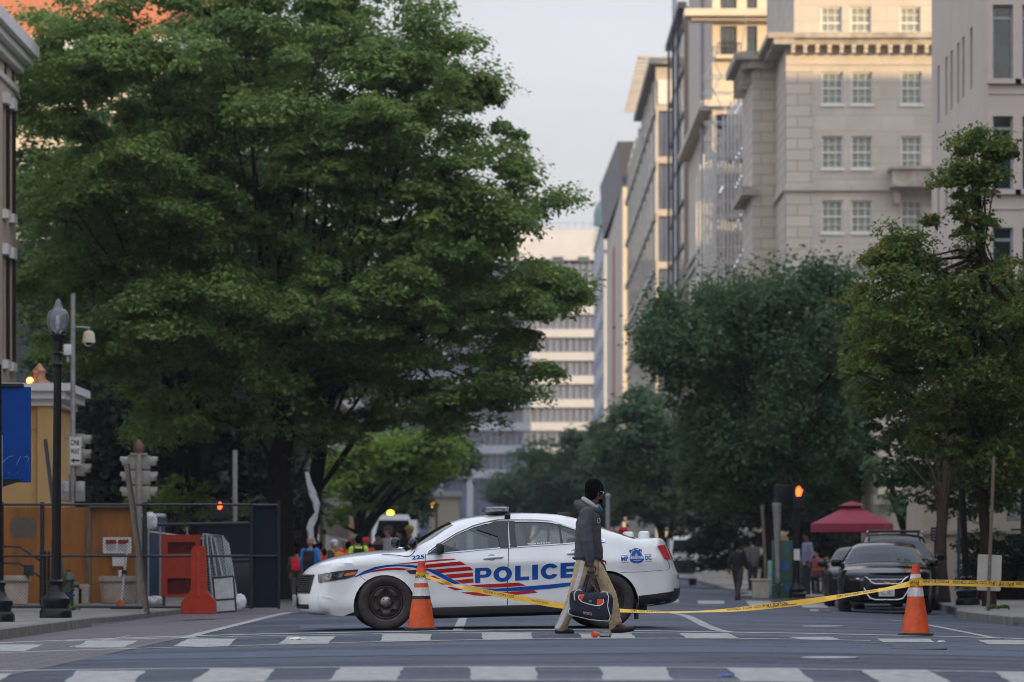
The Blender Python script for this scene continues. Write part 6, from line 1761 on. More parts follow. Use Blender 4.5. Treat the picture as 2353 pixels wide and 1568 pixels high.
# blue panel on brackets at the left edge
t = thing('hanging_sign', 'large plain blue panel on black brackets at the left edge', 'sign', P(15, 1000, 57.5))
x0, x1, z0, z1 = XV(-75, 57.5), XV(70, 57.5), ZV(1109, 57.5), ZV(890, 57.5)
MB().b2((x0, 57.45, z0), (x1, 57.58, z1)).build('panel', M['sign_blue'], t, world=True, smooth=False)
MB().b2((x0, 57.40, z1 + .002), (XV(53, 57.5), 57.62, z1 + .05)).build('top_rail', M['black_metal'], t, world=True, smooth=False)
MB().prism([(XV(-20, 57.5), ZV(1132, 57.5)), (XV(0, 57.5), ZV(1122, 57.5)), (XV(49, 57.5), ZV(1106, 57.5)), (XV(49, 57.5), ZV(1102, 57.5)), (XV(-20, 57.5), ZV(1102, 57.5))], (0, 57.40, 0), (1, 0, 0), (0, 0, 1), -.1).build('bracket', M['black_metal'], t, world=True, smooth=False)
mb = MB()
for a, b in (((4, 1065), (20, 1050)), ((20, 1050), (30, 1048)), ((38, 1068), (48, 1048)), ((54, 1052), (62, 1048)), ((62, 1048), (66, 1054)), ((66, 1054), (63, 1062)), ((20, 1085), (21, 1088)), ((40, 1085), (41, 1088))):
    mb.tube([P(a[0], a[1], 57.44), P(b[0], b[1], 57.44)], .004, 5)
mb.build('scrawl', M['scrawl'], t, world=True)
MB().tube([(XV(30, 57.5), 57.5, WALK), (XV(30, 57.5), 57.5, WALK + .05)], .02, 6)
sign_plate('sign', 'bare grey back of a narrow sign in front of the blue panel', -14, 5.5, 998, 1125, 56.5, M['grey_metal'])

# -- the fenced work site: hoarding, fence, screen
Yf = 72.0
hd_ = thing('plywood_hoarding', 'orange brown plywood hoarding with a grey painted-out patch', 'hoarding', (XV(160, 82.0), 82.0, WALK))
for i, (a, b) in enumerate(((-45, 96), (97, 204), (205.5, 331))):
    MB().b2((XV(a, 82.0), 81.98, WALK), (XV(b, 82.0), 82.01, ZV(1166 + (i == 2) * -1, 82.0))).build('plywood_sheet', M['plywood'], hd_, world=True, smooth=False)
MB().b2((XV(200, 81.9), 81.86, WALK), (XV(209, 81.9), 81.978, ZV(1165, 82.0))).build('batten', M['wood'], hd_, world=True, smooth=False)
MB().b2((XV(205, 81.9), 81.80, ZV(1166, 81.9)), (XV(330, 81.9), 81.975, ZV(1163, 81.9))).build('top_rail', M['wood'], hd_, world=True, smooth=False)
mb = MB(); cpx, cpz = XV(54, 82.0), ZV(1213, 82.0)
mb.prism([(cpx + .29 * math.copysign(abs(math.cos(a)) ** .5, math.cos(a)), cpz + .23 * math.copysign(abs(math.sin(a)) ** .5, math.sin(a))) for a in np.linspace(0, 2 * math.pi, 28, endpoint=False)], (0, 81.972, 0), (1, 0, 0), (0, 0, 1), -.003)
mb.build('painted_patch', M['ply_patch'], hd_, world=True, smooth=False)
o, w, h = sign_plate('warning_sign', 'white warning sign with two red headings fixed to the plywood', 236.5, 302, 1235, 1272, 81.8, M['sign_white'], r=.01)
for x in (-.135, .135):
    poly_on(o, [[(x - .115, .03), (x + .115, .03), (x + .115, .125), (x - .115, .125)]], M['sign_red'], 'red_heading')
plate_text(o, [('DANGER', -.135, .055, .045, .19, .02), ('DANGER', .135, .055, .045, .19, .02)], M['sign_white'])
for k_, x in enumerate((-.135, .135)):
    poly_on(o, [[(x - .11, -.01 - .035 * j), (x + .11 - .03 * (j % 2), -.01 - .035 * j), (x + .11 - .03 * (j % 2), .004 - .035 * j), (x - .11, .004 - .035 * j)] for j in range(4)], M['decal_grey'], 'small_print', -.0155)
sign_plate('notice', 'small white notice under the red headed warning sign', 258, 286, 1276, 1301, 81.8, M['sign_white'], r=.01)
# chain link fence
fc = thing('chain_link_fence', 'dark chain link fence with pipe rails in front of the plywood hoarding', 'fence', (XV(300, Yf), Yf, WALK))
zt, zm, zb_ = ZV(1160, Yf), ZV(1278, Yf), WALK + .03
posts = (4, 97, 333, 578)
for v in posts: MB().tube([(XV(v, Yf), Yf, WALK), (XV(v, Yf), Yf, zt + .05)], .04, 10).build('post', M['dark_metal'], fc, world=True)
for z in (zt, zm, zb_): MB().tube([(XV(-30, Yf), Yf - .05, z), (XV(579, Yf), Yf - .05, z)], .024, 8).build('rail', M['dark_metal'], fc, world=True)
mb = MB(); xA, xB = XV(-30, Yf), XV(578, Yf); Hf = zt - zb_
for i in range(int((xB - xA + Hf) / .065)):
    for s in (1, -1):
        a = xA - (Hf if s > 0 else 0) + i * .065
        t0 = max(0, (xA - a) / (s * 1.0)) if s > 0 else max(0, (a - xB)); t1 = min(Hf, (xB - a)) if s > 0 else min(Hf, a - xA)
        if t1 - t0 < .03: continue
        p, q = Vector((a + s * t0, Yf - .01 * s, zb_ + t0)), Vector((a + s * t1, Yf - .01 * s, zb_ + t1))
        mb.tube([p, q], .0026, 3, caps=False)
mb.build('wire_mesh', M['dark_metal'], fc, world=True, smooth=False)
sp = thing('screen_panel', 'dark mesh covered fence panel at the right end of the chain link fence', 'fence', (XV(610, 71.4), 71.4, WALK))
MB().b2((XV(580, 71.4), 71.38, WALK + .02), (XV(641, 71.4), 71.41, ZV(1161, 71.4))).build('mesh_cover', M['screen'], sp, world=True, smooth=False)
mb = MB()
for v in (579, 641): mb.tube([(XV(v, 71.4), 71.34, WALK), (XV(v, 71.4), 71.34, ZV(1150, 71.4))], .028, 8)
for z in (ZV(1161, 71.4), ZV(1278, 71.4)): mb.tube([(XV(579, 71.4), 71.34, z), (XV(641, 71.4), 71.34, z)], .022, 8)
mb.build('panel_frame', M['dark_metal'], sp, world=True)
# inner dark screens, seen through the fence
dk = thing('site_screen', 'low dark screen behind the chain link fence and the stacked panels', 'fence', (XV(470, 79), 79, WALK))
MB().b2((XV(455, 79), 79, WALK), (XV(585, 79), 79.04, ZV(1205, 79))).build('mesh_cover', M['screen'], dk, world=True, smooth=False)
MB().tube([(XV(340, 79), 78.95, ZV(1206, 79)), (XV(585, 79), 78.95, ZV(1202, 79))], .03, 8).build('rail', M['dark_metal'], dk, world=True)
# handrail at the left
hr = thing('stair_handrail', 'black double stair handrail in front of the plywood at the left edge', 'handrail', (XV(40, 80.4), 80.4, WALK))
mb = MB()
for dy in (0, 38): mb.tube([P(-10, 1255 + dy, 80.4), P(45, 1257 + dy, 80.4), P(86, 1284 + dy, 80.4), P(94, 1290 + dy, 80.4)], .022, 8)
mb.build('rail', M['black_metal'], hr, world=True)
mb = MB()
for x in (94, 104, 112): mb.tube([P(x, 1268, 80.4), (XV(x, 80.4), 80.4, WALK)], .03, 8)
mb.build('post', M['black_metal'], hr, world=True)
# planters and blocks
def planter(label, x, y, r, h, group='round stone planters'):
    g = GW(x, y); t = thing('stone_planter', label, 'planter', g, 0, group)
    lathe_part([(r * .80, 0), (r * .86, .02), (r * .90, h * .70), (r * .86, h * .74), (r * .90, h * .78)], M['stone'], 'bowl', t, 40)
    lathe_part([(r * .90, h * .78), (r * 1.0, h * .82), (r * 1.0, h * .97), (r * .97, h), (r * .8, h), (r * .78, h * .9)], M['stone'], 'rim', t, 40)
    lathe_part([(r * .78, h * .9), (.0001, h * .92)], M['bark'], 'soil', t, 24)
planter('pale stone planter at the left edge beside the lamp post', 22, 1390, .44, .62)
planter('pale stone planter below the warning sign behind the leaning white stick', 271, 1388, .42, .60)
bin_ = thing('small_bin', 'small dark bin standing on the stone planter at the left edge', 'bin', (XV(66, 78.7), 78.7, WALK))
MB().box((0, 0, .50 + .17), (.2, .2, .2), bev=.02).build('body', M['black_plastic'], bin_); MB().box((0, 0, .5 + .28), (.22, .22, .03), bev=.01).build('lid', M['black_plastic'], bin_)
bin_.location.z = WALK + .62 - .57
cp = thing('paper_cup', 'small white cup left on the stone planter rim by the stick', 'cup', (XV(277, 79.0), 78.85, 0))
cp.location.z = WALK + .60
lathe_part([(.03, 0), (.042, .12)], M['sign_white'], 'cup_body', cp, 14); lathe_part([(.044, .12), (.04, .13), (.0001, .13)], M['sign_white'], 'lid', cp, 14)
for lab, x, y, w, h_, m in (('low tan concrete block behind the lamp post base', 150, 1388, .78, .36, 'stone'), ('upright pale stone slab beside the plywood batten', 193, 1388, .24, .42, 'stone')):
    g = GW(x, y); o = MB().box((0, 0, h_ / 2), (w, .3, h_), bev=.02).build('stone_block', M[m]); o.location = g; tag(o, lab, 'stone block')
o = MB().lathe([(.19, -.02), (.2, 0), (.19, .02), (.0001, .021)], 28, (0, 0, .19), 'y').build('round_lid', M['tarp']); g = GW(238, 1386); o.location = g; o.rotation_euler = (R(-14), 0, R(58)); tag(o, 'pale round lid leaning on edge beside the stone planter', 'lid')
# hydrants
def hydrant(label, x, y, m, k=1.0, group=None):
    g = GW(x, y); t = thing('fire_hydrant', label, 'fire hydrant', g, 0, group); t.scale = (k, k, k)
    lathe_part([(.16, 0), (.16, .05), (.11, .07), (.10, .38), (.13, .40), (.13, .43), (.105, .45), (.10, .58), (.135, .60), (.135, .63), (.11, .66), (.085, .73), (.04, .77), (.04, .82), (.0001, .83)], m, 'barrel', t)
    MB().tube([(-.19, 0, .50), (.19, 0, .50)], .05, 12).tube([(-.22, 0, .5), (-.18, 0, .5)], .062, 8).tube([(.18, 0, .5), (.22, 0, .5)], .062, 8).build('outlet', m, t)
    MB().tube([(0, 0, .42), (0, -.2, .42)], .065, 14).tube([(0, -.19, .42), (0, -.24, .42)], .08, 8).build('main_outlet', m, t)
    MB().lathe([(.136, .28), (.138, .30), (.136, .32)], 20).build('blue_collar', M['decal_blue'], t)
hydrant('dark green fire hydrant with a blue ring just behind the lamp post base', 157, 1402, M['hydrant'], .92)
hydrant('dark green hydrant in front of the painted green cabinet', 1787, 1375, M['hydrant'], .62)
# leaning posts and sticks
def pole_thing(name, label, a, b, Y, w, m, cat, Yb=None, dpt=.4, group=None):
    p, q = P(a[0], a[1], Y), P(b[0], b[1], Yb or Y)
    t = thing(name, label, cat, (q.x, q.y, q.z), 0, group)
    d = p - q; ax = d.normalized(); rot = Vector((0, 0, 1)).rotation_difference(ax).to_matrix()
    MB().box(d / 2, (w, w * dpt, d.length), rot).build('shaft', m, t, smooth=False)
    return t, d
t, d = pole_thing('leaning_post', 'grey wooden post leaning against the fence in front of the white signal head', (291, 1066), (338, 1412), 70.5, .105, M['wood'], 'post', Yb=70.0)
MB().box(d * .5 + Vector((.045, -.03, 0)), (.03, .06, d.length * .99), Vector((0, 0, 1)).rotation_difference(d.normalized()).to_matrix()).build('edge_strip', M['dark_metal'], t, smooth=False)
t, d = pole_thing('leaning_post', 'dark thin post leaning behind the lamp post', (104, 1010), (152, 1402), 71.2, .075, M['dark_metal'], 'post', Yb=70.6)
MB().box(d * .02, (.14, .1, .05)).build('foot', M['dark_metal'], t, smooth=False)
g = GW(277, 1397)
t = thing('delineator_stick', 'slim white stick on an orange foot leaning in front of the stone planter', 'delineator', g)
tp = P(293, 1248, g.y) - g
MB().tube([(0, 0, .03), tp * .5, tp], .026, 10).build('stick', M['tarp'], t)
MB().tube([tp * .52, tp * .58], .05, 10).build('clamp', M['dark_metal'], t)
lathe_part([(.09, 0), (.085, .05), (.05, .14), (.03, .15)], M['cone_orange'], 'foot', t)
MB().box((.12, 0, .0), (.62, .3, .05), bev=.015).build('base_mat', M['dark_metal'], t)
# barriers
def barrier(name, label, x, y, w, h, m, rot=0.0, group=None):
    g = GW(x, y); t = thing(name, label, 'barrier', g, rot, group)
    pr = [(-.30, 0), (-.30, .20), (-.22, .30), (-.13, .42), (-.12, h - .06), (-.09, h), (.09, h), (.12, h - .06), (.13, .42), (.22, .30), (.30, .20), (.30, 0)]
    MB().prism(pr, (0, -w / 2, 0), (1, 0, 0), (0, 0, 1), -w).build('body', m, t, ang=30)
    mb = MB()
    for dx in (-.2, 0, .2): mb.b2((dx - .035, -w / 2 - .012, .01), (dx + .035, -w / 2 - .001, .09))
    mb.b2((-.03, -w / 2 - .015, .30), (.03, -w / 2 - .001, h - .08))
    mb.build('recess', M['dark_metal'] if False else M['sign_red'], t, smooth=False)
    return t
barrier('water_barrier', 'red plastic water barrier seen end on in front of the chain link fence', 457, 1411, .9, 1.16, M['barrier_red'], R(4))
fr = thing('red_frame_panel', 'big red plastic panel with recessed fields behind the chain link fence', 'barrier', (XV(416, 76.5), 76.5, WALK))
zA, zB = ZV(1372, 76.5), ZV(1229, 76.5)
mb = MB(); xa, xb_ = XV(371, 76.5), XV(460, 76.5)
facade(mb, (xa, 76.5, zA), UX, NY, xb_ - xa, zB - zA, [(.12, xb_ - xa - .1, (zB - zA) * .70, (zB - zA) * .88), (.12, xb_ - xa - .1, .06, (zB - zA) * .30)], .12)
MB().b2((xa, 76.62, zA), (xb_, 76.66, zB)).build('mesh_panel', mat('dull_red_mesh', (.13, .018, .014), .8, spec=.1), fr, world=True, smooth=False)
mb.build('frame', M['barrier_red'], fr, world=True, smooth=False)
mb = MB()
for x in (377, 452): mb.b2((XV(x, 76.6) - .03, 76.53, WALK), (XV(x, 76.6) + .03, 76.6, zA))
mb.build('foot', M['dark_metal'], fr, world=True, smooth=False)
# stacked mesh panels, planks, boards, bags
mb = MB(); ps = thing('mesh_panels', 'stack of grey wire mesh fence panels leaning behind the fence beside the red panel', 'fence panels', (XV(495, 74.4), 74.4, WALK))
for i in range(4):
    a, b = P(466 + i * 9, 1228 + i * 4, 74.6), P(472 + i * 18, 1392, 74.1); c, d = P(512 + i * 4, 1232 + i * 5, 74.9 + i * .1), P(530 + i * 6, 1392, 74.2)
    m_ = MB(); m_.tube([a, b, d, c, a], .018, 6)
    for k in range(1, 26): m_.tube([a.lerp(b, k / 26), c.lerp(d, k / 26)], .0035, 3)
    for k in range(1, 9): m_.tube([a.lerp(c, k / 9), b.lerp(d, k / 9)], .0035, 3)
    m_.build('wire_panel', M['grey_metal'], ps, world=True, smooth=False)
mb = MB(); ks = thing('tube_fence', 'pale tube framed site panels standing behind the red panel', 'fence panels', (XV(400, 77.5), 77.5, WALK))
for a in (341, 368, 430):
    m_ = MB(); m_.tube([(XV(a, 77.5), 77.5, WALK), (XV(a, 77.5), 77.5, ZV(1212, 77.5))], .022, 8)
    m_.build('upright', M['grey_metal'], ks, world=True)
MB().tube([P(341, 1222, 77.5), P(400, 1230, 77.5), P(470, 1238, 77.5)], .02, 8).build('rail', M['grey_metal'], ks, world=True)
g = GW(486, 1384); pk = thing('timber_planks', 'pale timber planks standing upright behind the grey board', 'planks', g)
for i in range(3): MB().box((-.09 + .085 * i, .02 * i, .44), (.08, .04, .86 + .02 * i), (R(-4), R(1 + i), 0)).build('plank', M['stone'], pk, smooth=False)
g = GW(519, 1409); bo = thing('sign_board', 'grey framed board turned away, leaning at the end of the fence', 'board', g, (R(-9), R(-4), R(6)))
MB().box((0, 0, .31), (.34, .02, .60)).build('panel', M['grey_metal'], bo, smooth=False)
mb = MB()
for x in (-.18, .18): mb.tube([(x, -.012, .02), (x, -.012, .64)], .016, 8)
for z in (.02, .24, .64): mb.tube([(-.18, -.014, z), (.18, -.014, z)], .016, 8)
mb.build('board_frame', M['dark_metal'], bo)
def bag(label, x, y, dims, m, z=None, Y=None, group='white sacks on the work site'):
    g = GW(x, y) if Y is None else Vector((XV(x, Y), Y, ZV(y, Y)))
    bm = bmesh.new(); bmesh.ops.create_icosphere(bm, subdivisions=4, radius=1)
    for v in bm.verts:
        n_ = mnoise.noise(v.co * 1.7 + Vector((x, y, 0))) * .22 + mnoise.noise(v.co * 5) * .06
        q = v.co * (1 + n_); v.co = Vector((q.x * dims[0], q.y * dims[1], max(-.75, q.z) * dims[2] + dims[2] * .75))
    me = bpy.data.meshes.new('sack'); bm.to_mesh(me); bm.free()
    o = link('sack', me, m, None, 180); o.location = g; tag(o, label, 'sack', group)
bag('white sack lying behind the fence below the blue strip', 354, 1392, (.20, .2, .12), M['tarp'])
bag('white sack beside the grey leaning board', 552, 1400, (.12, .12, .16), M['tarp'])
bag('white plastic bundle on top of the pale site panels at the plywood edge', 346, 1217, (.13, .12, .20), M['tarp'], Y=76.8)
tl_ = thing('portable_toilet', 'dark blue narrow cabin behind the fence at the plywood edge', 'cabin', (XV(350, 80), 80, WALK))
MB().box((0, 0, .93), (.5, .5, 1.86), bev=.03).build('cabin', mat('dark_blue_plastic', (.012, .03, .085), .5, var=.15), tl_)
MB().box((0, 0, 1.9), (.54, .54, .08), bev=.03).build('roof', M['tarp'], tl_)
bn = thing('wheelie_bin', 'dark navy bin behind the end of the chain link fence', 'bin', GW(556, 1393))
MB().box((0, .5, .45), (.42, .45, .9), taper=1.12, bev=.03).build('body', mat('navy_plastic', (.01, .014, .028), .5), bn); MB().box((0, .5, .94), (.52, .55, .06), bev=.02).build('lid', M['black_plastic'], bn)

# -- traffic signals on the left
def signal_head(parent, c, n=3, face=0.0, m=None, w=.30, visor=True, name='signal_head'):
    m = m or M['beige_metal']
    o = MB()
    for i in range(n): o.box((0, 0, (n - 1) * .17 - i * .34), (.26, w, .32), bev=.03)
    h = o.build(name, m, parent); h.location = c; h.rotation_euler = (0, 0, face); h.scale = (.72, .72, .95)
    for i in range(n):
        z = (n - 1) * .17 - i * .34
        vs = []; k = 14
        for x in (.13, .36):
            for j in range(k + 1):
                a = R(-30 + 240 * j / k); vs.append((x - (.06 if (x > .2 and abs(j - k / 2) > 4) else 0), .135 * math.cos(a), z + .135 * math.sin(a)))
        v = MB().add(vs, [(j, j + 1, k + 2 + j, k + 1 + j) for j in range(k)]).build('visor', m, h)
        MB().lathe([(.12, .131), (.0001, .15)], 16, (0, 0, z), 'x').build('lens', M['tail_dark'], h)
    return h
Ysg = 84.0
t = thing('camera_pole', 'tall grey pole carrying a dome camera, a one way sign and a traffic signal', 'signal pole', (XV(167.5, Ysg), Ysg, WALK))
zt_ = ZV(673, Ysg)
MB().tube([(0, 0, 0), (0, 0, zt_)], [.065, .052], 14).build('pole', M['grey_metal'], t)
lathe_part([(.12, 0), (.12, .25), (.07, .32)], M['grey_metal'], 'pole_base', t)
lathe_part([(.085, ZV(1011, Ysg)), (.085, ZV(1004, Ysg))], M['beige_metal'], 'pole_band', t)
Zl = lambda y: ZV(y, Ysg) - WALK
Xl = lambda x: XV(x, Ysg) - XV(167.5, Ysg)
cm = MB().tube([(0, 0, Zl(752)), (Xl(207), 0, Zl(753))], .018, 8).tube([(Xl(204), 0, Zl(753)), (Xl(204), 0, Zl(762))], .022, 8).build('camera_arm', M['grey_metal'], t)
lathe_part([(.02, Zl(760)), (.11, Zl(763)), (.125, Zl(768)), (.145, Zl(786)), (.145, Zl(788))], M['cream'], 'camera_housing', cm, 24, (Xl(204), 0, 0))
lathe_part([(.11, Zl(787)), (.10, Zl(792)), (.06, Zl(796)), (.0001, Zl(797))], M['dark_glass'], 'camera_dome', cm, 20, (Xl(204), 0, 0))
MB().box((Xl(156), 0, Zl(804)), (.18, .16, .24), bev=.01).build('junction_box', M['sign_white'], t); MB().tube([(Xl(156), 0, Zl(816)), (Xl(156), 0, Zl(832))], .04, 8).build('conduit', M['grey_metal'], t)
MB().box((Xl(159), -.02, Zl(1008)), (.2, .12, .06)).build('bracket', M['beige_metal'], t)
h = signal_head(t, (Xl(184), .08, Zl(1046)), 3, R(-8))
s_ = MB().box((0, 0, 0), (.28, .012, .65), bev=.004).build('one_way_sign', M['sign_white'], t); s_.location = (Xl(174.5), -.12, Zl(1038))
plate_text(s_, [('ONE', 0, .14, .13, .20, .02), ('WAY', 0, -.06, .13, .20, .02)], M['ink'])
poly_on(s_, [[(.10, -.225), (.10, -.185), (-.02, -.185), (-.02, -.15), (-.10, -.205), (-.02, -.26), (-.02, -.225)]], M['ink'], 'arrow')
poly_on(s_, [[(-.125, -.31), (.125, -.31), (.125, -.302), (-.125, -.302)], [(-.125, .302), (.125, .302), (.125, .31), (-.125, .31)], [(-.13, -.31), (-.122, -.31), (-.122, .31), (-.13, .31)], [(.122, -.31), (.13, -.31), (.13, .31), (.122, .31)]], M['ink'], 'sign_border')
MB().tube([(Xl(166), 0, Zl(1090)), (Xl(166), 0, Zl(1105))], .085, 10).build('pole_band', M['beige_metal'], t)
for x, a in ((150, 60), (185, -60)):
    MB().box((Xl(x), -.05, Zl(1130)), (.2, .22, .46), bev=.02).box((Xl(x), -.17, Zl(1130)), (.16, .02, .02)).build('pedestrian_signal', M['grey_metal'], t)
Ysh = 79.0
t = thing('signal_post', 'pale signal post with a brown pinecone finial and traffic heads turned sideways', 'traffic signal', (XV(319, Ysh), Ysh, WALK))
MB().tube([(0, 0, 0), (0, 0, ZV(1040, Ysh))], .07, 14).build('post', M['beige_metal'], t)
lathe_part([(.05, 0), (.075, .04), (.095, .10), (.09, .18), (.06, .26), (.02, .30), (.0001, .31)], M['rust'], 'finial', t, 18, (0, 0, ZV(1041, Ysh)))
zc_ = ZV(1098, Ysh) - WALK
signal_head(t, (.14, .1, zc_), 3, R(-4)); signal_head(t, (-.14, .1, zc_), 3, R(176))
mb = MB(); mb.box((0, 0, zc_ + .5), (.36, .1, .05)).box((0, 0, zc_ - .5), (.36, .1, .05)); mb.build('bracket', M['beige_metal'], t)
# pedestrian signals with the lit hand
HAND = [(-.28, -.5), (.22, -.5), (.36, -.15), (.50, .10), (.40, .16), (.24, -.02), (.24, .36), (.13, .38), (.11, .06), (.09, .48), (-.03, .48), (-.04, .06), (-.09, .42), (-.20, .40), (-.17, .02), (-.24, .28), (-.34, .24), (-.36, -.2)]
def ped_signal(label, x, y, Y, hw, hh, pole, m, back=None):
    t = thing('pedestrian_signal', label, 'pedestrian signal', (XV(pole[0], Y), Y, WALK))
    px_, py_ = XV(x, Y) - XV(pole[0], Y), ZV(y, Y) - WALK
    MB().tube([(0, 0, 0), (0, 0, ZV(pole[1], Y) - WALK)], pole[2], 12).build('post', pole[3], t)
    b = MB().box((px_, -.12, py_ - hh * .0), (hw, .16, hh), bev=.015).build('housing', m, t)
    fr_ = MB()
    for sx in (-1, 1): fr_.b2((px_ + sx * hw / 2 - .012, -.27, py_ - hh / 2), (px_ + sx * hw / 2 + .012, -.2, py_ + hh / 2))
    fr_.b2((px_ - hw / 2, -.27, py_ + hh / 2 - .02), (px_ + hw / 2, -.2, py_ + hh / 2)); fr_.build('hood', m, b, smooth=False)
    hh2 = min(hh * .42, .32)
    MB().add([(px_ + a * hh2 * .82, -.212, py_ + hh / 2 - .05 - hh2 * .5 + c * hh2) for a, c in HAND], [list(range(len(HAND)))]).build('hand_symbol', M['hand_lamp'], b, smooth=False)
    if back:
        q = MB()
        q.box((XV(back[0], Y) - XV(pole[0], Y), .0, ZV(back[1], Y) - WALK), back[2], (0, 0, R(25)), bev=.015); q.build('side_housing', M['grey_metal'] if back[3] else m, t)
    MB().box((px_ * .5, 0, py_), (abs(px_) + .1, .05, .06)).build('bracket', m, t)
    return t
ped_signal('pedestrian signal with a lit orange hand on a pale pole behind the fence', 507, 1170, 92, .40, .46, (540, 1035, .062, M['grey_metal']), M['black_plastic'])
ped_signal('pedestrian signal with a lit orange hand on a black post under the elm', 1834, 1141, 96, .28, .64, (1827, 1108, .05, M['black_metal']), M['black_plastic'], (1800, 1140, (.46, .2, .56), False))
# -- right-hand pavement
t = thing('grey_post', 'pale grey post rising from the small hydrant beside the green cabinet', 'post', GW(1788, 1374))
MB().tube([(0, 0, .4), (-.02, 0, 1.4), (-.03, 0, 2.42)], [.06, .075, .12], 12).build('shaft', M['beige_metal'], t)
MB().lathe([(.13, 2.36), (.13, 2.44), (.0001, 2.46)], 12, (-.03, 0, 0)).build('cap', M['grey_metal'], t)
pole_thing('wooden_stake', 'thin wooden stake rising behind the beige planter', (1751, 1160), (1762, 1368), 101, .08, M['wood'], 'stake', dpt=1)
g = GW(1800, 1374); t = thing('utility_cabinet', 'tall green cabinet with blue painted flowers on the right pavement', 'cabinet', g + Vector((0, .4, 0)))
MB().box((0, 0, .74), (.52, .42, 1.48), bev=.02).build('cabinet', M['box_green'], t)
MB().lathe([(.18, 1.48), (.14, 1.58), (.06, 1.66), (.0001, 1.67)], 16).build('finial', mat('ochre_paint', (.30, .20, .05), .6), t)
mb = MB()
for cx_, cz_, r_ in ((.02, .82, .12), (-.17, 1.02, .08), (.2, 1.28, .07), (.19, .26, .1), (-.2, .62, .07)):
    for k in range(6):
        a = k * math.pi / 3
        px_, pz_ = cx_ + r_ * .75 * math.cos(a), cz_ + r_ * .75 * math.sin(a)
        pts = [(min(.255, max(-.255, px_ + r_ * .5 * math.cos(b))), pz_ + r_ * .42 * math.sin(b)) for b in np.linspace(0, 2 * math.pi, 9, endpoint=False)]
        mb.add([(p[0], -.2125, p[1]) for p in pts], [list(range(9))])
mb.build('painted_flowers', M['mural_blue'], t, smooth=False)
MB().box((-.32, -.05, .50), (.1, .3, .92), bev=.015).build('side_panel', mat('mint_paint', (.22, .36, .30), .6), t)
g = GW(1749, 1375); t = thing('square_planter', 'square beige planter on the far right corner', 'planter', g + Vector((0, .25, 0)))
MB().box((0, 0, .22), (.40, .40, .44), taper=1.1, bev=.01).build('box', M['stone'], t); MB().box((0, 0, .47), (.50, .50, .06), bev=.01).build('rim', M['stone'], t)
MB().box((0, 0, .502), (.4, .4, .01)).build('soil', M['bark'], t)
t = thing('lamp_post', 'black lamp post base beside the green cabinet', 'lamp post', GW(1831, 1374))
lathe_part([(.24, 0), (.24, .1), (.2, .14)], M['black_metal'], 'base', t, 8); lathe_part([(.18, .14), (.2, .22), (.13, .32), (.09, .4), (.075, .5), (.06, 3.0)], M['black_metal'], 'shaft', t)
o, w, h = sign_plate('notice', 'white paper notice on the black post beside the green cabinet', 1824, 1838, 1262, 1288, 95.6, M['sign_white'], r=.01)
plate_text(o, [('NO', 0, .02, .05, .1, .01)], M['decal_grey']) if False else None
# magenta parasol
Yu = 112.0
t = thing('parasol', 'magenta cafe parasol behind the parked black cars', 'parasol', (XV(1958, Yu), Yu, WALK))
zr_, ze_, za_ = ZV(1224, Yu) - WALK, ZV(1204, Yu) - WALK, ZV(1164, Yu) - WALK
MB().tube([(0, 0, 0), (0, 0, za_)], .03, 10).build('pole', M['dark_metal'], t)
mb = MB(); n = 8; vs = []
for r_, z in ((.16, za_), (.7, za_ - .26), (1.24, ze_), (1.25, zr_ + .02), (1.22, zr_)):
    for k in range(n * 4):
        a = 2 * math.pi * k / (n * 4); q = 1 - .05 * abs(math.sin(a * n / 2)); vs.append((r_ * q * math.cos(a), r_ * q * math.sin(a), z + (.03 * math.sin(a * n * 2) if z == zr_ else 0)))
N4 = n * 4
mb.add(vs, [(i * N4 + (k + 1) % N4, i * N4 + k, (i + 1) * N4 + k, (i + 1) * N4 + (k + 1) % N4) for i in range(4) for k in range(N4)]); mb.build('canopy', M['umbrella'], t, ang=25)
MB().lathe([(.42, za_ + .02), (.22, za_ + .10), (.0001, za_ + .16)], 8).build('vent_cap', M['umbrella'], t)
lathe_part([(.3, 0), (.3, .08), (.06, .1)], M['dark_metal'], 'base', t)
# near right: lamp posts, sign backs, leaning sign post
t = lamp_post('leaning black lamp post with a bare sign back among the leaves of the yellowing tree', 2224, 1391, top=False, H=4.7, lean=-3.0)
MB().box((-.02, -.085, ZV(975, 78) - WALK), (.42, .012, .62), bev=.005).build('sign_back', M['grey_metal'], t)
t = lamp_post('black lamp post at the right edge with a plain grey sign', 2351, 1372, top=False, H=4.6)
MB().box((-.27, -.07, ZV(1173, 100) - WALK), (.36, .012, .62), bev=.005).build('sign_back', M['grey_metal'], t)
g = GW(2270, 1404)
t = thing('sign_post', 'slightly leaning steel post with a bare pale sign back on the right kerb', 'sign post', g, (0, R(2.25), 0))
mb = MB(); mb.b2((-.03, -.012, 0), (.03, .012, 2.84)); mb.b2((-.014, -.03, 0), (.014, -.012, 2.84)); mb.build('post', M['wood'], t, smooth=False)
sb = MB().prism([(sx * .19 + .03 * math.cos(R(a)), sy * .30 + .03 * math.sin(R(a))) for sx, sy, a0 in ((1, 1, 0), (-1, 1, 90), (-1, -1, 180), (1, -1, 270)) for a in (a0, a0 + 30, a0 + 60, a0 + 90)], (0, .016, .70), (1, 0, 0), (0, 0, 1), -.006).build('sign_back', M['sign_back'], t, ang=30)
MB().ball((0, -.035, .86), .012).ball((0, -.035, .52), .012).build('bolt', M['chrome'], sb)
t = thing('thin_post', 'thin dark teal post beside the leaning black lamp post', 'post', GW(2203, 1386))
MB().tube([(0, 0, 0), (0, 0, 1.85)], .035, 8).build('shaft', mat('teal_paint', (.012, .05, .06), .5), t); MB().ball((0, 0, 1.86), .045).build('cap', M['dark_metal'], t)
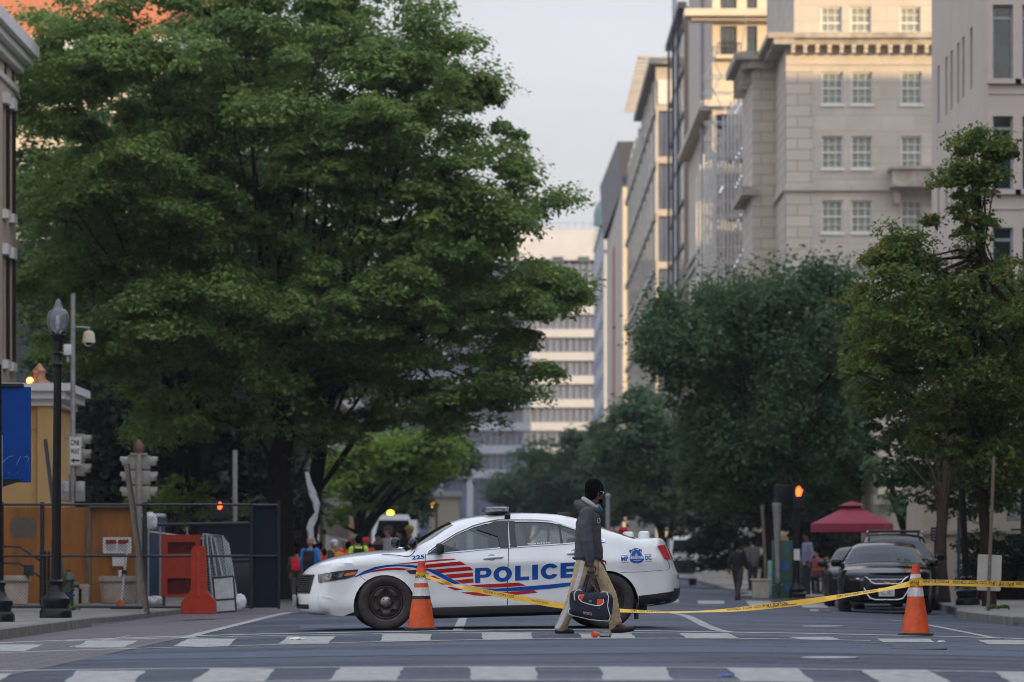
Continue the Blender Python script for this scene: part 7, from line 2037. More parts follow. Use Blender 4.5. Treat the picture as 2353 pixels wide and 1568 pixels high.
o, w, h = sign_plate('info_sign', 'small dark brown board with pale lines beside the slim trunk', 2139, 2158, 1212, 1244, 86, mat('brown_board', (.04, .035, .03), .6), r=.01)
poly_on(o, [[(-.06, .09 - .07 * j), (.06 - .02 * (j % 2), .09 - .07 * j), (.06 - .02 * (j % 2), .11 - .07 * j), (-.06, .11 - .07 * j)] for j in range(4)], M['decal_grey'], 'pale_lines')
MB().b2((-.02, .0, -(ZV(1228, 86) - WALK)), (.02, .02, -.1)).build('post', M['dark_metal'], o, smooth=False)
# tufts at kerbs
for i, (x, y, r_, lab) in enumerate(((160, 1407, .16, 'small yellow green weed at the foot of the hydrant'), (2290, 1404, .14, 'low weed at the foot of the yellowing tree'))):
    g = GW(x, y); C_ = np.array([[g.x + random.uniform(-r_, r_), g.y + random.uniform(-.1, .1), g.z + .06, .1] for _ in range(8)])
    o = mesh_np('weed', leaves(C_, 40, .035, 80 + i), 4, M['grass'], None, g); o.location = g; tag(o, lab, 'weed')
# litter
def litter(name, lab, x, y, m, dims, cat, lift=0.0):
    g = G(x, y); bm = bmesh.new(); bmesh.ops.create_icosphere(bm, subdivisions=2, radius=1)
    for v in bm.verts:
        q = v.co * (1 + .45 * mnoise.noise(v.co * 2 + Vector((x, 0, 0)))); v.co = Vector((q.x * dims[0], q.y * dims[1], max(-.2, q.z) * dims[2] + .2 * dims[2] + .006))
    me = bpy.data.meshes.new(name); bm.to_mesh(me); bm.free(); o = link(name, me, m, None, 30); o.location = g; tag(o, lab, cat); return o
litter('crumpled_paper', 'crumpled white paper on the far crossing in front of the police car', 683, 1471, M['sign_white'], (.085, .06, .022), 'litter')
litter('blue_rag', 'flat blue rag on the dark bar of the nearest crossing', 1668, 1556, M['decal_blue'], (.06, .07, .012), 'litter')
litter('dry_leaf', 'brown leaf on the road below the far crossing at right', 1648, 1526, M['rust'], (.02, .02, .008), 'litter')
litter('dry_leaf', 'brown clump on the road left of the parked sedan', 1898, 1407, M['rust'], (.11, .12, .03), 'litter')
litter('paper_scrap', 'white scrap beside the crossing bar right of the right cone', 2162, 1476, M['sign_white'], (.05, .05, .01), 'litter')
litter('dry_leaf', 'small dark leaf on the road below the paper', 1004, 1477, M['rust'], (.03, .03, .01), 'litter')
g = G(1372, 1466); t = thing('plastic_bottle', 'small crushed bottle with an orange cap lying in front of the walking man', 'bottle', (g.x, g.y, g.z + .038), (0, 0, R(28)))
MB().lathe([(.012, .055), (.013, .06), (.03, .09), (.036, .12), (.031, .15), (.037, .18), (.034, .22), (.02, .225), (.0001, .222)], 14, (-.05, 0, 0), 'x').build('bottle', M['lamp_glass'], t)
MB().lathe([(.03, 0), (.034, .004), (.034, .055), (.02, .058)], 16, (-.06, 0, 0), 'x').build('cap', M['cone_orange'], t)
# -- far street life: truck with beacon, van, hanging white cloth, far lamps
Yt = 157.0
t = thing('utility_truck', 'white utility truck with a lit amber beacon far down the street behind the bonnet', 'truck', (XV(906, Yt), Yt, gz(-5)))
s_ = Yt / FPX
MB().prism([(-.92, .55), (.92, .55), (.92, 1.9), (.66, 2.98), (.58, 3.06), (-.58, 3.06), (-.66, 2.98), (-.92, 1.9)], (0, -.9, 0), (1, 0, 0), (0, 0, 1), -1.7).build('cab', M['white_paint'], t, ang=20)
MB().box((0, -1.2, 1.45), (1.7, 1.0, .8), bev=.12).build('bonnet', M['white_paint'], t)
MB().add([(-.8, -.915, 2.05), (.8, -.915, 2.05), (.62, -.915, 2.82), (-.62, -.915, 2.82)], [(0, 1, 2, 3)]).build('windscreen', M['black_gloss'], t, smooth=False)
MB().b2((-.6, -1.72, .9), (.6, -1.705, 1.6)).build('grille', M['black_plastic'], t, smooth=False)
for x in (-.72, .72):
    MB().box((x, -1.71, 1.35), (.2, .05, .2), bev=.02).build('headlight', M['headlamp'], t)
    MB().lathe([(.45, -.15), (.48, -.1), (.48, .1), (.45, .15)], 24, (x, -.9, .46), 'x').build('wheel', M['rubber'], t)
    MB().box((x * 1.45, -.8, 2.1), (.12, .08, .35), bev=.02).build('side_mirror', M['black_plastic'], t)
MB().box((0, 2.2, 1.9), (1.9, 4, 1.9)).build('body', M['white_paint'], t, smooth=False)
MB().ball((XV(898, Yt) - XV(906, Yt), -.5, 3.14), (.15, .10, .11)).build('beacon', M['amber_lamp'], t)
Yv = 168.0
t = thing('white_van', 'white van parked far behind the boot of the police car', 'van', (XV(1566, Yv), Yv, gz(6)))
MB().box((0, 0, 1.25), (1.3, 4.2, 1.9), taper=.9, bev=.15).build('body', M['white_paint'], t); MB().add([(-.5, -2.08, 1.55), (.5, -2.08, 1.55), (.45, -1.97, 2.05), (-.45, -1.97, 2.05)], [(0, 1, 2, 3)]).build('windscreen', M['black_gloss'], t, smooth=False)
MB().b2((-.5, -2.11, .55), (.5, -2.08, 1.15)).build('grille', M['black_plastic'], t, smooth=False)
for x in (-.5, .5):
    for y in (-1.3, 1.3): MB().lathe([(.3, -.1), (.33, -.06), (.33, .06), (.3, .1)], 20, (x, y, .33), 'x').build('wheel', M['rubber'], t)
t = thing('white_cloth', 'long twisted white cloth hanging from the boughs above the crowd', 'cloth', P(720, 1080, 99))
pts = [(704, 1085), (710, 1110), (718, 1135), (726, 1160), (727, 1178), (718, 1195), (712, 1212), (714, 1232), (722, 1250)]
wd = [.05, .07, .10, .085, .045, .10, .085, .07, .05]
vs = []
for (x, y), w_, i in zip(pts, wd, range(9)):
    for k in range(12):
        a = 2 * math.pi * k / 12; r_ = w_ * (.8 + .5 * math.cos(3 * a + i * 1.3) + .25 * math.sin(5 * a + i * 2.1)); vs.append(P(x, y, 99) + Vector((r_ * math.cos(a + i * .4), r_ * .6 * math.sin(a + i * .4), 0)))
MB().add(vs, [(i * 12 + k, i * 12 + (k + 1) % 12, (i + 1) * 12 + (k + 1) % 12, (i + 1) * 12 + k) for i in range(8) for k in range(12)]).build('cloth', M['tarp'], t, world=True, ang=60)
MB().tube([P(704, 1086, 99), P(700, 1040, 99)], .02, 6).build('rope', M['dark_metal'], t, world=True)
t = thing('signal_post', 'brown wooden pole with dark signal heads above the crowd at left', 'traffic signal', (XV(741, 122), 122, WALK))
MB().tube([(0, 0, 0), (0, 0, ZV(1030, 122))], [.11, .09], 10).build('post', M['wood'], t)
signal_head(t, (-.22, -.1, ZV(1140, 122)), 3, R(200), M['dark_metal'])
t = thing('signal_post', 'far signal with one amber lamp in front of the cream pavilion', 'traffic signal', (XV(1003, 260), 260, WALK))
MB().tube([(0, 0, 0), (0, 0, 5.2)], .08, 8).build('post', M['dark_metal'], t); MB().box((XV(993, 260) - XV(1003, 260), -.1, ZV(1160, 260) - WALK), (.4, .3, 1.1), bev=.05).build('signal_head', M['dark_metal'], t)
MB().ball((XV(993, 260) - XV(1003, 260), -.28, ZV(1160, 260) - WALK), .16).build('lamp', M['warm_lamp'], t)
t = thing('grey_post', 'plain grey post in the distance right of the walking man', 'post', (XV(1397, 125), 125, gz(3)))
MB().tube([(0, 0, 0), (0, 0, ZV(1140, 125))], .075, 10).build('shaft', M['grey_metal'], t); MB().ball((0, 0, ZV(1139, 125)), .09).build('cap', M['grey_metal'], t)
for i, (x, y) in enumerate(((598, 918), (601, 936), (1590, 1142))):
    pass
# ================================================================== people
def capsule(mb, pts, n=14):
    """tapered limb with round ends through (x, y, z, r)"""
    for p in (pts[0], pts[-1]): mb.ball(p[:3], p[3], 14, 8)
    for p in pts[1:-1]: mb.ball(p[:3], p[3] * .995, 14, 8)
    mb.tube([p[:3] for p in pts], [p[3] for p in pts], n)
def loft(mb, rings, n=24):
    """stack of level ellipses (x, y, z, rx, ry, yaw deg)"""
    vs = []
    for x, y, z, rx, ry, yaw in rings:
        for k in range(n):
            a = 2 * math.pi * k / n; cx_, cy_ = rx * math.cos(a), ry * math.sin(a); c_, s_ = math.cos(R(yaw)), math.sin(R(yaw))
            vs.append((x + cx_ * c_ - cy_ * s_, y + cx_ * s_ + cy_ * c_, z))
    m = len(rings)
    mb.add(vs, [(i * n + k, i * n + (k + 1) % n, (i + 1) * n + (k + 1) % n, (i + 1) * n + k) for i in range(m - 1) for k in range(n)] + [list(range(n))[::-1], [(m - 1) * n + k for k in range(n)]])
def fuse(mb, name, m, parent, vox=.009, smooth=3, disp=None):
    """grow one continuous surface from the collected volumes"""
    me = bpy.data.meshes.new('raw'); me.from_pydata(mb.v, [], mb.f); me.update()
    o = bpy.data.objects.new('raw', me); COL.objects.link(o)
    r = o.modifiers.new('r', 'REMESH'); r.mode = 'VOXEL'; r.voxel_size = vox
    if smooth: s_ = o.modifiers.new('s', 'SMOOTH'); s_.factor = .5; s_.iterations = smooth
    dg = bpy.context.evaluated_depsgraph_get(); dg.update()
    out = bpy.data.meshes.new_from_object(o.evaluated_get(dg)); out.name = name
    bpy.data.objects.remove(o); bpy.data.meshes.remove(me)
    if disp:
        n = len(out.vertices); co = np.empty(n * 3); out.vertices.foreach_get('co', co); co = co.reshape(-1, 3)
        nr = np.empty(n * 3); out.vertices.foreach_get('normal', nr); nr = nr.reshape(-1, 3)
        d = np.array([disp(Vector(c)) for c in co]); out.vertices.foreach_set('co', (co + nr * d[:, None]).ravel()); out.update()
    return link(name, out, m, parent, 180)
def hand(mb, wrist, tip_dir, palm_n, side_dir, k=1.0, curl=.5):
    """palm, four bent fingers of unequal length, and a thumb from the side of the palm"""
    w, t, n, s = Vector(wrist), Vector(tip_dir).normalized(), Vector(palm_n).normalized(), Vector(side_dir).normalized()
    for q in (-.5, -.17, .17, .5): capsule(mb, [tuple(w + t * .01) + (.017 * k,), tuple(w + t * .085 * k + s * q * .06 * k) + (.0125 * k,)], 8)
    for i, (q, L) in enumerate(((-.5, .062), (-.17, .075), (.17, .080), (.5, .070))):
        b = w + t * .085 * k + s * q * .066 * k; pts = [b]; d = t.copy()
        for j in range(3):
            ax = (t.cross(n)).normalized(); d = Matrix.Rotation(curl * (.6 + .25 * j), 3, ax) @ d
            pts.append(pts[-1] + d * L * k * (.46, .30, .24)[j])
        capsule(mb, [tuple(p) + (r * k,) for p, r in zip(pts, (.0105, .0098, .009, .0078))], 8)
    b = w + t * .025 * k + s * .038 * k
    capsule(mb, [tuple(b) + (.014 * k,), tuple(b + (t * .6 + s * .6 + n * .3).normalized() * .035 * k) + (.0115 * k,), tuple(b + (t * .85 + s * .25 + n * .5).normalized() * .065 * k) + (.009 * k,)], 8)
def head(mb, c, yaw, k=1.0, pitch=0.0):
    """skull, jaw, nose, lips, ears; faces +x turned by yaw"""
    Mx = Matrix.Rotation(yaw, 3, 'Z') @ Matrix.Rotation(pitch, 3, 'Y'); c = Vector(c)
    def b(p, r): 
        m0 = MB().ball((0, 0, 0), tuple(x * k for x in r), 18, 12); mb.add([c + Mx @ (Vector(v) + Vector(p) * k) for v in m0.v], m0.f)
    b((-.008, 0, .02), (.098, .077, .105)); b((.025, 0, -.055), (.062, .056, .062)); b((.058, 0, -.088), (.026, .028, .022))
    b((.094, 0, -.012), (.016, .013, .024)); b((.104, 0, -.024), (.014, .017, .012)); b((.080, 0, .022), (.012, .05, .011))
    b((.086, 0, -.052), (.012, .024, .007)); b((.084, 0, -.064), (.012, .021, .008))
    for s in (-1, 1): b((-.012, s * .078, -.005), (.022, .009, .031)); b((.055, s * .042, -.028), (.028, .022, .022))
    return Mx, c
def face_bits(parent, Mx, c, k=1.0):
    mb = MB()
    for s in (-1, 1):
        p = c + Mx @ (Vector((.080, s * .032, .004)) * k); mb.ball(p, .011 * k, 10, 8)
    mb.build('eyes', M['sign_white'], parent)

# ------------------------------------------------------------------ the walking man
Ym = 44.4
X0 = XV(1358, Ym)
man = thing('person', 'man in a charcoal hoodie and khaki striped trousers walking right with a navy sports bag', 'person', (X0, Ym, gz(X0)))
def mp(x, y, dy=0.0): return (XV(1091.5 + .25644 * x, Ym) - X0, dy, ZV(1091.5 + .25644 * y, Ym) - gz(X0))
def mk(x, y, dy, r): return mp(x, y, dy) + (r,)
hipR, hipL = mk(985, 800, -.085, .10), mk(1045, 800, .085, .10)
knR, anR = mk(880, 1100, -.09, .058), mk(765, 1375, -.09, .040)
knL, anL = mk(1190, 1060, .09, .058), mk(1270, 1330, .09, .040)
shR, elR, wrR = mk(1000, 345, -.19, .055), mk(1005, 590, -.25, .042), mk(1032, 800, -.235, .027)
shL, elL, wrL = mk(1045, 345, .19, .055), mk(1090, 580, .24, .042), mk(1120, 760, .23, .027)
hc = mp(1082, 158, 0)
bd_ = MB()
loft(bd_, [mp(1015, 880) + (.09, .14, 0), mp(1012, 800) + (.105, .155, 0), mp(1010, 700) + (.095, .145, 0), mp(1015, 560) + (.10, .15, 0), mp(1020, 420) + (.105, .165, 0), mp(1022, 345) + (.08, .17, 0), mp(1030, 305) + (.055, .09, 0)])
capsule(bd_, [mk(1035, 310, 0, .062), mk(1060, 240, 0, .056), mk(1078, 200, 0, .056)])
Mh, hc_ = head(bd_, hc, R(28), 1.03, R(2))
for a, b, c in ((shR, elR, wrR), (shL, elL, wrL)): capsule(bd_, [a, b, c])
hw = Vector(wrR[:3]); hand(bd_, hw, (.05, .05, -1), (0, 1, 0), (1, 0, 0), 1.0, .95)
hand(bd_, wrL[:3], (.35, 0, -1), (0, -1, 0), (.9, 0, .3), 1.0, .35)
for a, b, c in ((hipR, knR, anR), (hipL, knL, anL)): capsule(bd_, [a, b, c])
for an, toe in ((anR, mp(865, 1408, -.09)), (anL, mp(1395, 1390, .09))):
    capsule(bd_, [an, toe[:3] + (.015,)]); capsule(bd_, [an, (an[0] - .03, an[1], an[2] - .03, .028)])
fuse(bd_, 'body', M['skin_dark'], man, .0075, 2)
face_bits(man, Mh, hc_, 1.03)
# hair and beard
hb = MB()
def hl_(p, r, k=1.03):
    m0 = MB().ball((0, 0, 0), tuple(x * k for x in r), 24, 16); hb.add([hc_ + Mh @ (Vector(v) + Vector(p) * k) for v in m0.v], m0.f)
hl_((-.022, 0, .040), (.112, .098, .108)); hl_((-.055, 0, -.01), (.076, .082, .085)); hl_((-.03, 0, .07), (.105, .088, .092))
fuse(hb, 'hair', M['hair'], man, .007, 2, lambda c: .006 * mnoise.noise(c * 70) + .004 * mnoise.noise(c * 30))
hb = MB(); hl_((.064, 0, -.098), (.028, .03, .026)); hl_((.04, -.04, -.088), (.03, .018, .014)); hl_((.04, .04, -.088), (.03, .018, .014)); fuse(hb, 'beard', M['hair'], man, .005, 2, lambda c: .003 * mnoise.noise(c * 80))
gm_ = MB()
for s in (-1, 1):
    cc = Vector((.102, s * .033, .002)); ring_ = [hc_ + Mh @ ((cc + Vector((-.004 * abs(math.cos(a)), .024 * math.cos(a), .019 * math.sin(a)))) * 1.03) for a in np.linspace(0, 2 * math.pi, 19)]
    gm_.tube(ring_, .0025, 6)
    gm_.tube([hc_ + Mh @ (Vector((.098, s * .058, .006)) * 1.03), hc_ + Mh @ (Vector((.03, s * .084, .012)) * 1.03), hc_ + Mh @ (Vector((-.02, s * .086, .006)) * 1.03)], .0025, 6)
gm_.tube([hc_ + Mh @ (Vector((.108, -.009, .006)) * 1.03), hc_ + Mh @ (Vector((.108, .009, .006)) * 1.03)], .0025, 6)
gl = gm_.build('glasses', M['dull_chrome'], man)
mb = MB()
for s in (-1, 1):
    cc = Vector((.101, s * .033, .002)); mb.add([hc_ + Mh @ ((cc + Vector((0, .022 * math.cos(a), .017 * math.sin(a)))) * 1.03) for a in np.linspace(0, 2 * math.pi, 16, endpoint=False)], [list(range(16))])
mb.build('lens', M['lamp_glass'], gl, smooth=False)
# hoodie
hm = MB()
loft(hm, [mp(1006, 765) + (.168, .185, 0), mp(1008, 735) + (.158, .185, 0), mp(1012, 640) + (.160, .182, 0), mp(1014, 520) + (.158, .19, 0), mp(1016, 430) + (.148, .20, 0), mp(1020, 370) + (.125, .205, 0), mp(1024, 330) + (.10, .17, 0), mp(1030, 295) + (.085, .11, 0)])
capsule(hm, [mk(1000, 352, -.17, .088), mk(985, 470, -.225, .082), mk(1000, 600, -.258, .074), mk(1022, 700, -.250, .066), mk(1030, 760, -.242, .057)])
capsule(hm, [mk(1030, 770, -.24, .047), mk(1033, 800, -.238, .043)])
capsule(hm, [mk(1045, 352, .17, .088), mk(1075, 470, .22, .08), mk(1090, 600, .245, .07), mk(1115, 745, .232, .05)])
def fold(f1, f2, a): return lambda c: a * mnoise.noise(Vector((c.x * f1, c.y * f1, c.z * f2))) + a * .5 * mnoise.noise(c * f1 * 1.9 + Vector((3, 1, 2)))
fuse(hm, 'hoodie', M['hoodie'], man, .0085, 3, fold(9, 4.5, .012)); hoodie = KIDS[man.name][-1]
hm = MB()
ringp = [Vector(mp(1028, 300)) + Vector((.115 * math.cos(a) - .02, .125 * math.sin(a), .012 * math.cos(a * 2) - .035 * math.cos(a))) for a in np.linspace(0, 2 * math.pi, 25)]
hm.tube(ringp, [.042 + .016 * max(0, -math.cos(a)) for a in np.linspace(0, 2 * math.pi, 25)], 12)
capsule(hm, [mk(965, 315, -.05, .050), mk(950, 300, 0, .058), mk(965, 315, .05, .050)]); capsule(hm, [mk(985, 275, -.045, .042), mk(970, 268, 0, .046), mk(985, 275, .045, .042)])
fuse(hm, 'hood', M['hoodie'], hoodie, .008, 2, fold(16, 16, .009))
hm = MB(); ringp = [Vector(mp(1042, 262)) + Vector((.085 * math.cos(a) - .008, .09 * math.sin(a), -.062 * math.cos(a))) for a in np.linspace(0, 2 * math.pi, 25)]
hm.tube(ringp, .030, 10); fuse(hm, 'hood_lining', M['hood_lining'], hoodie, .007, 2, fold(22, 22, .006))
# cuffs, hem, pocket line, chest letter, drawstring
mb = MB(); ringp = [Vector(mp(1006, 745)) + Vector((.176 * math.cos(a), .196 * math.sin(a), .006 * math.sin(5 * a))) for a in np.linspace(0, 2 * math.pi, 33)]
mb.tube(ringp, .007, 6); mb.tube([mp(1095, 565, -.205), mp(1088, 620, -.215), mp(1075, 660, -.215)], .004, 6)
mb.build('hoodie_seam', M['seam'], hoodie)
mb = MB(); ringp = [Vector(mp(1106, 413, -.172)) + Vector((.016 * math.cos(a), -.01 * math.cos(a), .030 * math.sin(a))) for a in np.linspace(0, 2 * math.pi, 17)]
mb.tube(ringp, .0045, 6); mb.build('chest_letter', M['hood_lining'], hoodie)
mb = MB(); mb.tube([mp(1116, 775, -.15), mp(1117, 825, -.155)], .006, 6); mb.build('drawstring', M['piping'], hoodie)
hm = MB(); capsule(hm, [mk(1105, 285, -.05, .028), mk(1122, 312, 0, .030), mk(1105, 285, .05, .028)]); fuse(hm, 'face_mask', M['mask_blue'], man, .006, 2)
mb = MB(); mb.tube([mp(1090, 268, -.06), mp(1108, 288, -.06), mp(1122, 300, -.04)], .008, 6); mb.build('mask_edge', M['piping'], KIDS[man.name][-1])
# trousers
tm = MB()
loft(tm, [mp(1010, 900) + (.12, .165, 0), mp(1010, 840) + (.140, .175, 0), mp(1008, 780) + (.142, .175, 0), mp(1008, 735) + (.132, .165, 0)])
capsule(tm, [mk(968, 830, -.08, .115), mk(945, 930, -.09, .108), mk(893, 1085, -.095, .090), mk(835, 1225, -.095, .078), mk(780, 1345, -.095, .074)])
capsule(tm, [mk(752, 1372, -.095, .055), mk(778, 1372, -.095, .058), mk(800, 1365, -.095, .05)])
capsule(tm, [mk(1060, 830, .08, .115), mk(1110, 920, .085, .112), mk(1185, 1050, .09, .095), mk(1235, 1190, .09, .080), mk(1262, 1300, .09, .066)])
capsule(tm, [mk(1225, 1395, .09, .026), mk(1238, 1330, .09, .052), mk(1280, 1318, .09, .05)])
fuse(tm, 'trousers', M['khaki'], man, .0085, 2, lambda c: .011 * mnoise.noise(Vector((c.x * 8, c.y * 6, c.z * 6))) + .007 * mnoise.noise(Vector((c.x * 14 + c.z * 12, c.y * 8, c.z * 22 - c.x * 10)))); tr_ = KIDS[man.name][-1]
# stripe: follows the outer seam of the near leg
sp_ = [(968, 765, -.19), (952, 830, -.200), (925, 930, -.205), (900, 1010, -.200), (868, 1085, -.192), (828, 1190, -.182), (778, 1300, -.178), (735, 1380, -.172)]
vs = []
dg = bpy.context.evaluated_depsgraph_get()
bvh = BVHTree.FromPolygons([v.co for v in tr_.data.vertices], [list(p.vertices) for p in tr_.data.polygons])
q = smooth_path([(a, b, c, 0, 0) for a, b, c in sp_], 60)
for a, b, c, _, _ in q:
    for w_ in (-19, -6.5, 6.5, 19):
        p = Vector(mp(a + w_ * .95, b + w_ * .3)); h_ = bvh.ray_cast(Vector((p.x, -1, p.z)), Vector((0, 1, 0)))
        vs.append((h_[0] + Vector((0, -.004, 0))) if h_[0] is not None else Vector((p.x, vs[-1].y if vs else -.18, p.z)))
MB().add(vs, [(4 * i + k, 4 * i + 4 + k, 4 * i + 5 + k, 4 * i + 1 + k) for i in range(59) for k in range(3)]).build('side_stripe', M['pant_stripe'], tr_, ang=180)
for nm, pts in (('shoe', [mk(742, 1396, -.09, .040), mk(800, 1398, -.09, .042), mk(868, 1404, -.09, .028)]), ('shoe', [mk(1240, 1388, .09, .042), mk(1300, 1384, .09, .042), mk(1360, 1382, .09, .034), mk(1418, 1377, .09, .022)])):
    sm = MB(); capsule(sm, pts); sole = [(p[0], p[1], p[2] - .012, p[3] * .9) for p in pts]; capsule(sm, sole); fuse(sm, nm, M['shoe'], man, .007, 2)
# the sports bag
bag_o = thing('sports_bag', 'navy sports bag with orange pockets and white piping held by the walking man', 'bag', (X0, Ym, gz(X0)))
def bp_(x, y): p = mp(x, y); return (p[0], p[2])
outl = [bp_(*p) for p in [(846, 1060), (865, 1040), (905, 1028), (960, 1032), (1010, 1056), (1060, 1052), (1110, 1050), (1150, 1046), (1190, 1052), (1215, 1075), (1232, 1105), (1228, 1180), (1215, 1260), (1205, 1295), (1185, 1308), (1100, 1302), (1020, 1294), (930, 1270), (870, 1258), (838, 1240), (832, 1215), (846, 1190), (842, 1120)]]
ctr = Vector((sum(p[0] for p in outl) / len(outl), 0, sum(p[1] for p in outl) / len(outl)))
BY = -.30; v2, f2_ = fill2d(outl, (), .018)
op = np.array(outl)
def bdist(p):
    d = 9
    for i in range(len(op)):
        a, b = op[i - 1], op[i]; t = np.clip(np.dot(p - a, b - a) / np.dot(b - a, b - a), 0, 1); d = min(d, np.hypot(*(p - a - t * (b - a))))
    return d
def bulge(p): d = min(1, bdist(np.array(p)) / .10); return .045 + .055 * math.sqrt(max(0, 1 - (1 - d) ** 2)) + .007 * mnoise.noise(Vector((p[0] * 9, 0, p[1] * 9)))
hb_ = [bulge(p) for p in v2]
nb = len(v2); V3 = [(p[0], BY - h, p[1]) for p, h in zip(v2, hb_)] + [(p[0], BY + h, p[1]) for p, h in zip(v2, hb_)]
F3 = []
for t in f2_:
    n_ = (Vector(V3[t[1]]) - Vector(V3[t[0]])).cross(Vector(V3[t[2]]) - Vector(V3[t[0]])).y
    a = list(t) if n_ < 0 else list(t)[::-1]; F3.append(a); F3.append([nb + i for i in a[::-1]])
edge = {}
for t in f2_:
    for i in range(3):
        e = tuple(sorted((int(t[i]), int(t[(i + 1) % 3])))); edge[e] = edge.get(e, 0) + 1
for (a, b), c in edge.items():
    if c == 1: F3.append([a, b, nb + b, nb + a])
MB().add(V3, F3).build('bag_body', M['navy'], bag_o, ang=60)
def on_bag(x, y, off=.004): p = bp_(x, y); return Vector((p[0], BY - bulge(p) - off, p[1]))
mb = MB(); mb.tube([on_bag(*p, .002) for p in [(850, 1190), (838, 1205), (833, 1225), (842, 1243), (875, 1258), (930, 1270), (1020, 1292), (1100, 1300), (1180, 1305), (1200, 1292), (1204, 1262), (1190, 1215), (1180, 1170), (1188, 1110), (1188, 1080), (1172, 1062)]], .0055, 8)
mb.tube([on_bag(*p, .002) for p in [(890, 1122), (884, 1090), (884, 1062), (895, 1040), (925, 1030), (955, 1034)]], .0055, 8)
mb.tube([on_bag(*p, .002) for p in [(1120, 1050), (1150, 1047), (1175, 1050), (1186, 1064)]], .0055, 8)
mb.tube([on_bag(*p, .004) for p in [(930, 1072), (920, 1090), (926, 1112), (950, 1135), (990, 1148), (1040, 1162), (1085, 1170), (1120, 1166), (1140, 1150), (1146, 1130), (1140, 1110)]], .005, 8)
mb.build('piping', M['piping'], bag_o)
def bag_patch(nm, m, pts, off):
    v, f = fill2d([bp_(*p) for p in pts], (), .02)
    mb = MB(); mb.add([(p[0], BY - bulge(p) - off, p[1]) for p in v], [list(t) for t in f]); return mb.build(nm, m, bag_o, ang=180)
bag_patch('orange_pocket', M['bag_orange'], [(932, 1068), (976, 1066), (952, 1130), (930, 1115), (922, 1092)], .003)
bag_patch('orange_pocket', M['bag_orange'], [(1090, 1108), (1135, 1110), (1145, 1128), (1138, 1150), (1118, 1164), (1084, 1168)], .003)
bag_patch('label_tag', M['dull_chrome'], [(1016, 1118), (1040, 1122), (1038, 1140), (1014, 1136)], .003)
mb = MB(); text_on(mb, 'SPORTS', lambda u, v: on_bag(964 + u * 749 + 0, 1243 - v * 749 + u * 749 * .18, .004), .030, .02, .102, center=False); mb.build('bag_lettering', M['bag_text'], bag_o, smooth=False)
for pts, nm in (([(962, 1060), (975, 1000), (1000, 900), (1022, 872)], 0), ([(1112, 1085), (1090, 1020), (1062, 930), (1045, 872)], 1)):
    mb = MB()
    for dy, o_ in ((-.006, 0), (.05, 14)):
        L = [on_bag(pts[0][0] + o_, pts[0][1], 0)] + [Vector((bp_(x + o_, y)[0], BY + .0 + dy * .6, bp_(x, y)[1])) for x, y in pts[1:-1]] + [Vector((bp_(*pts[-1])[0], -.235, bp_(*pts[-1])[1]))]
        L[0].y = BY - .07 + (dy > 0) * .13
        vs = []
        for p in L: vs += [p + Vector((-.014, 0, 0)), p + Vector((.014, 0, 0)), p + Vector((.014, .006, 0)), p + Vector((-.014, .006, 0))]
        mb.add(vs, [(4 * i + k, 4 * i + (k + 1) % 4, 4 * i + 4 + (k + 1) % 4, 4 * i + 4 + k) for i in range(len(L) - 1) for k in range(4)])
    mb.build('handle', M['navy'], bag_o, smooth=False)
mb = MB()
for p in ((961, 1054), (1110, 1094)): mb.ball(on_bag(*p, .006), .005, 8, 6)
mb.tube([on_bag(1106, 1172), on_bag(1105, 1195)], .005, 6); mb.tube([on_bag(1148, 1132), on_bag(1152, 1150)], .004, 6); mb.build('zip_pull', M['dull_chrome'], bag_o)
hm = MB(); capsule(hm, [mp(1008, 872, -.235)[0:3] + (.013,), mp(1062, 872, -.235)[0:3] + (.013,)]); fuse(hm, 'grip', M['navy'], bag_o, .006, 1)

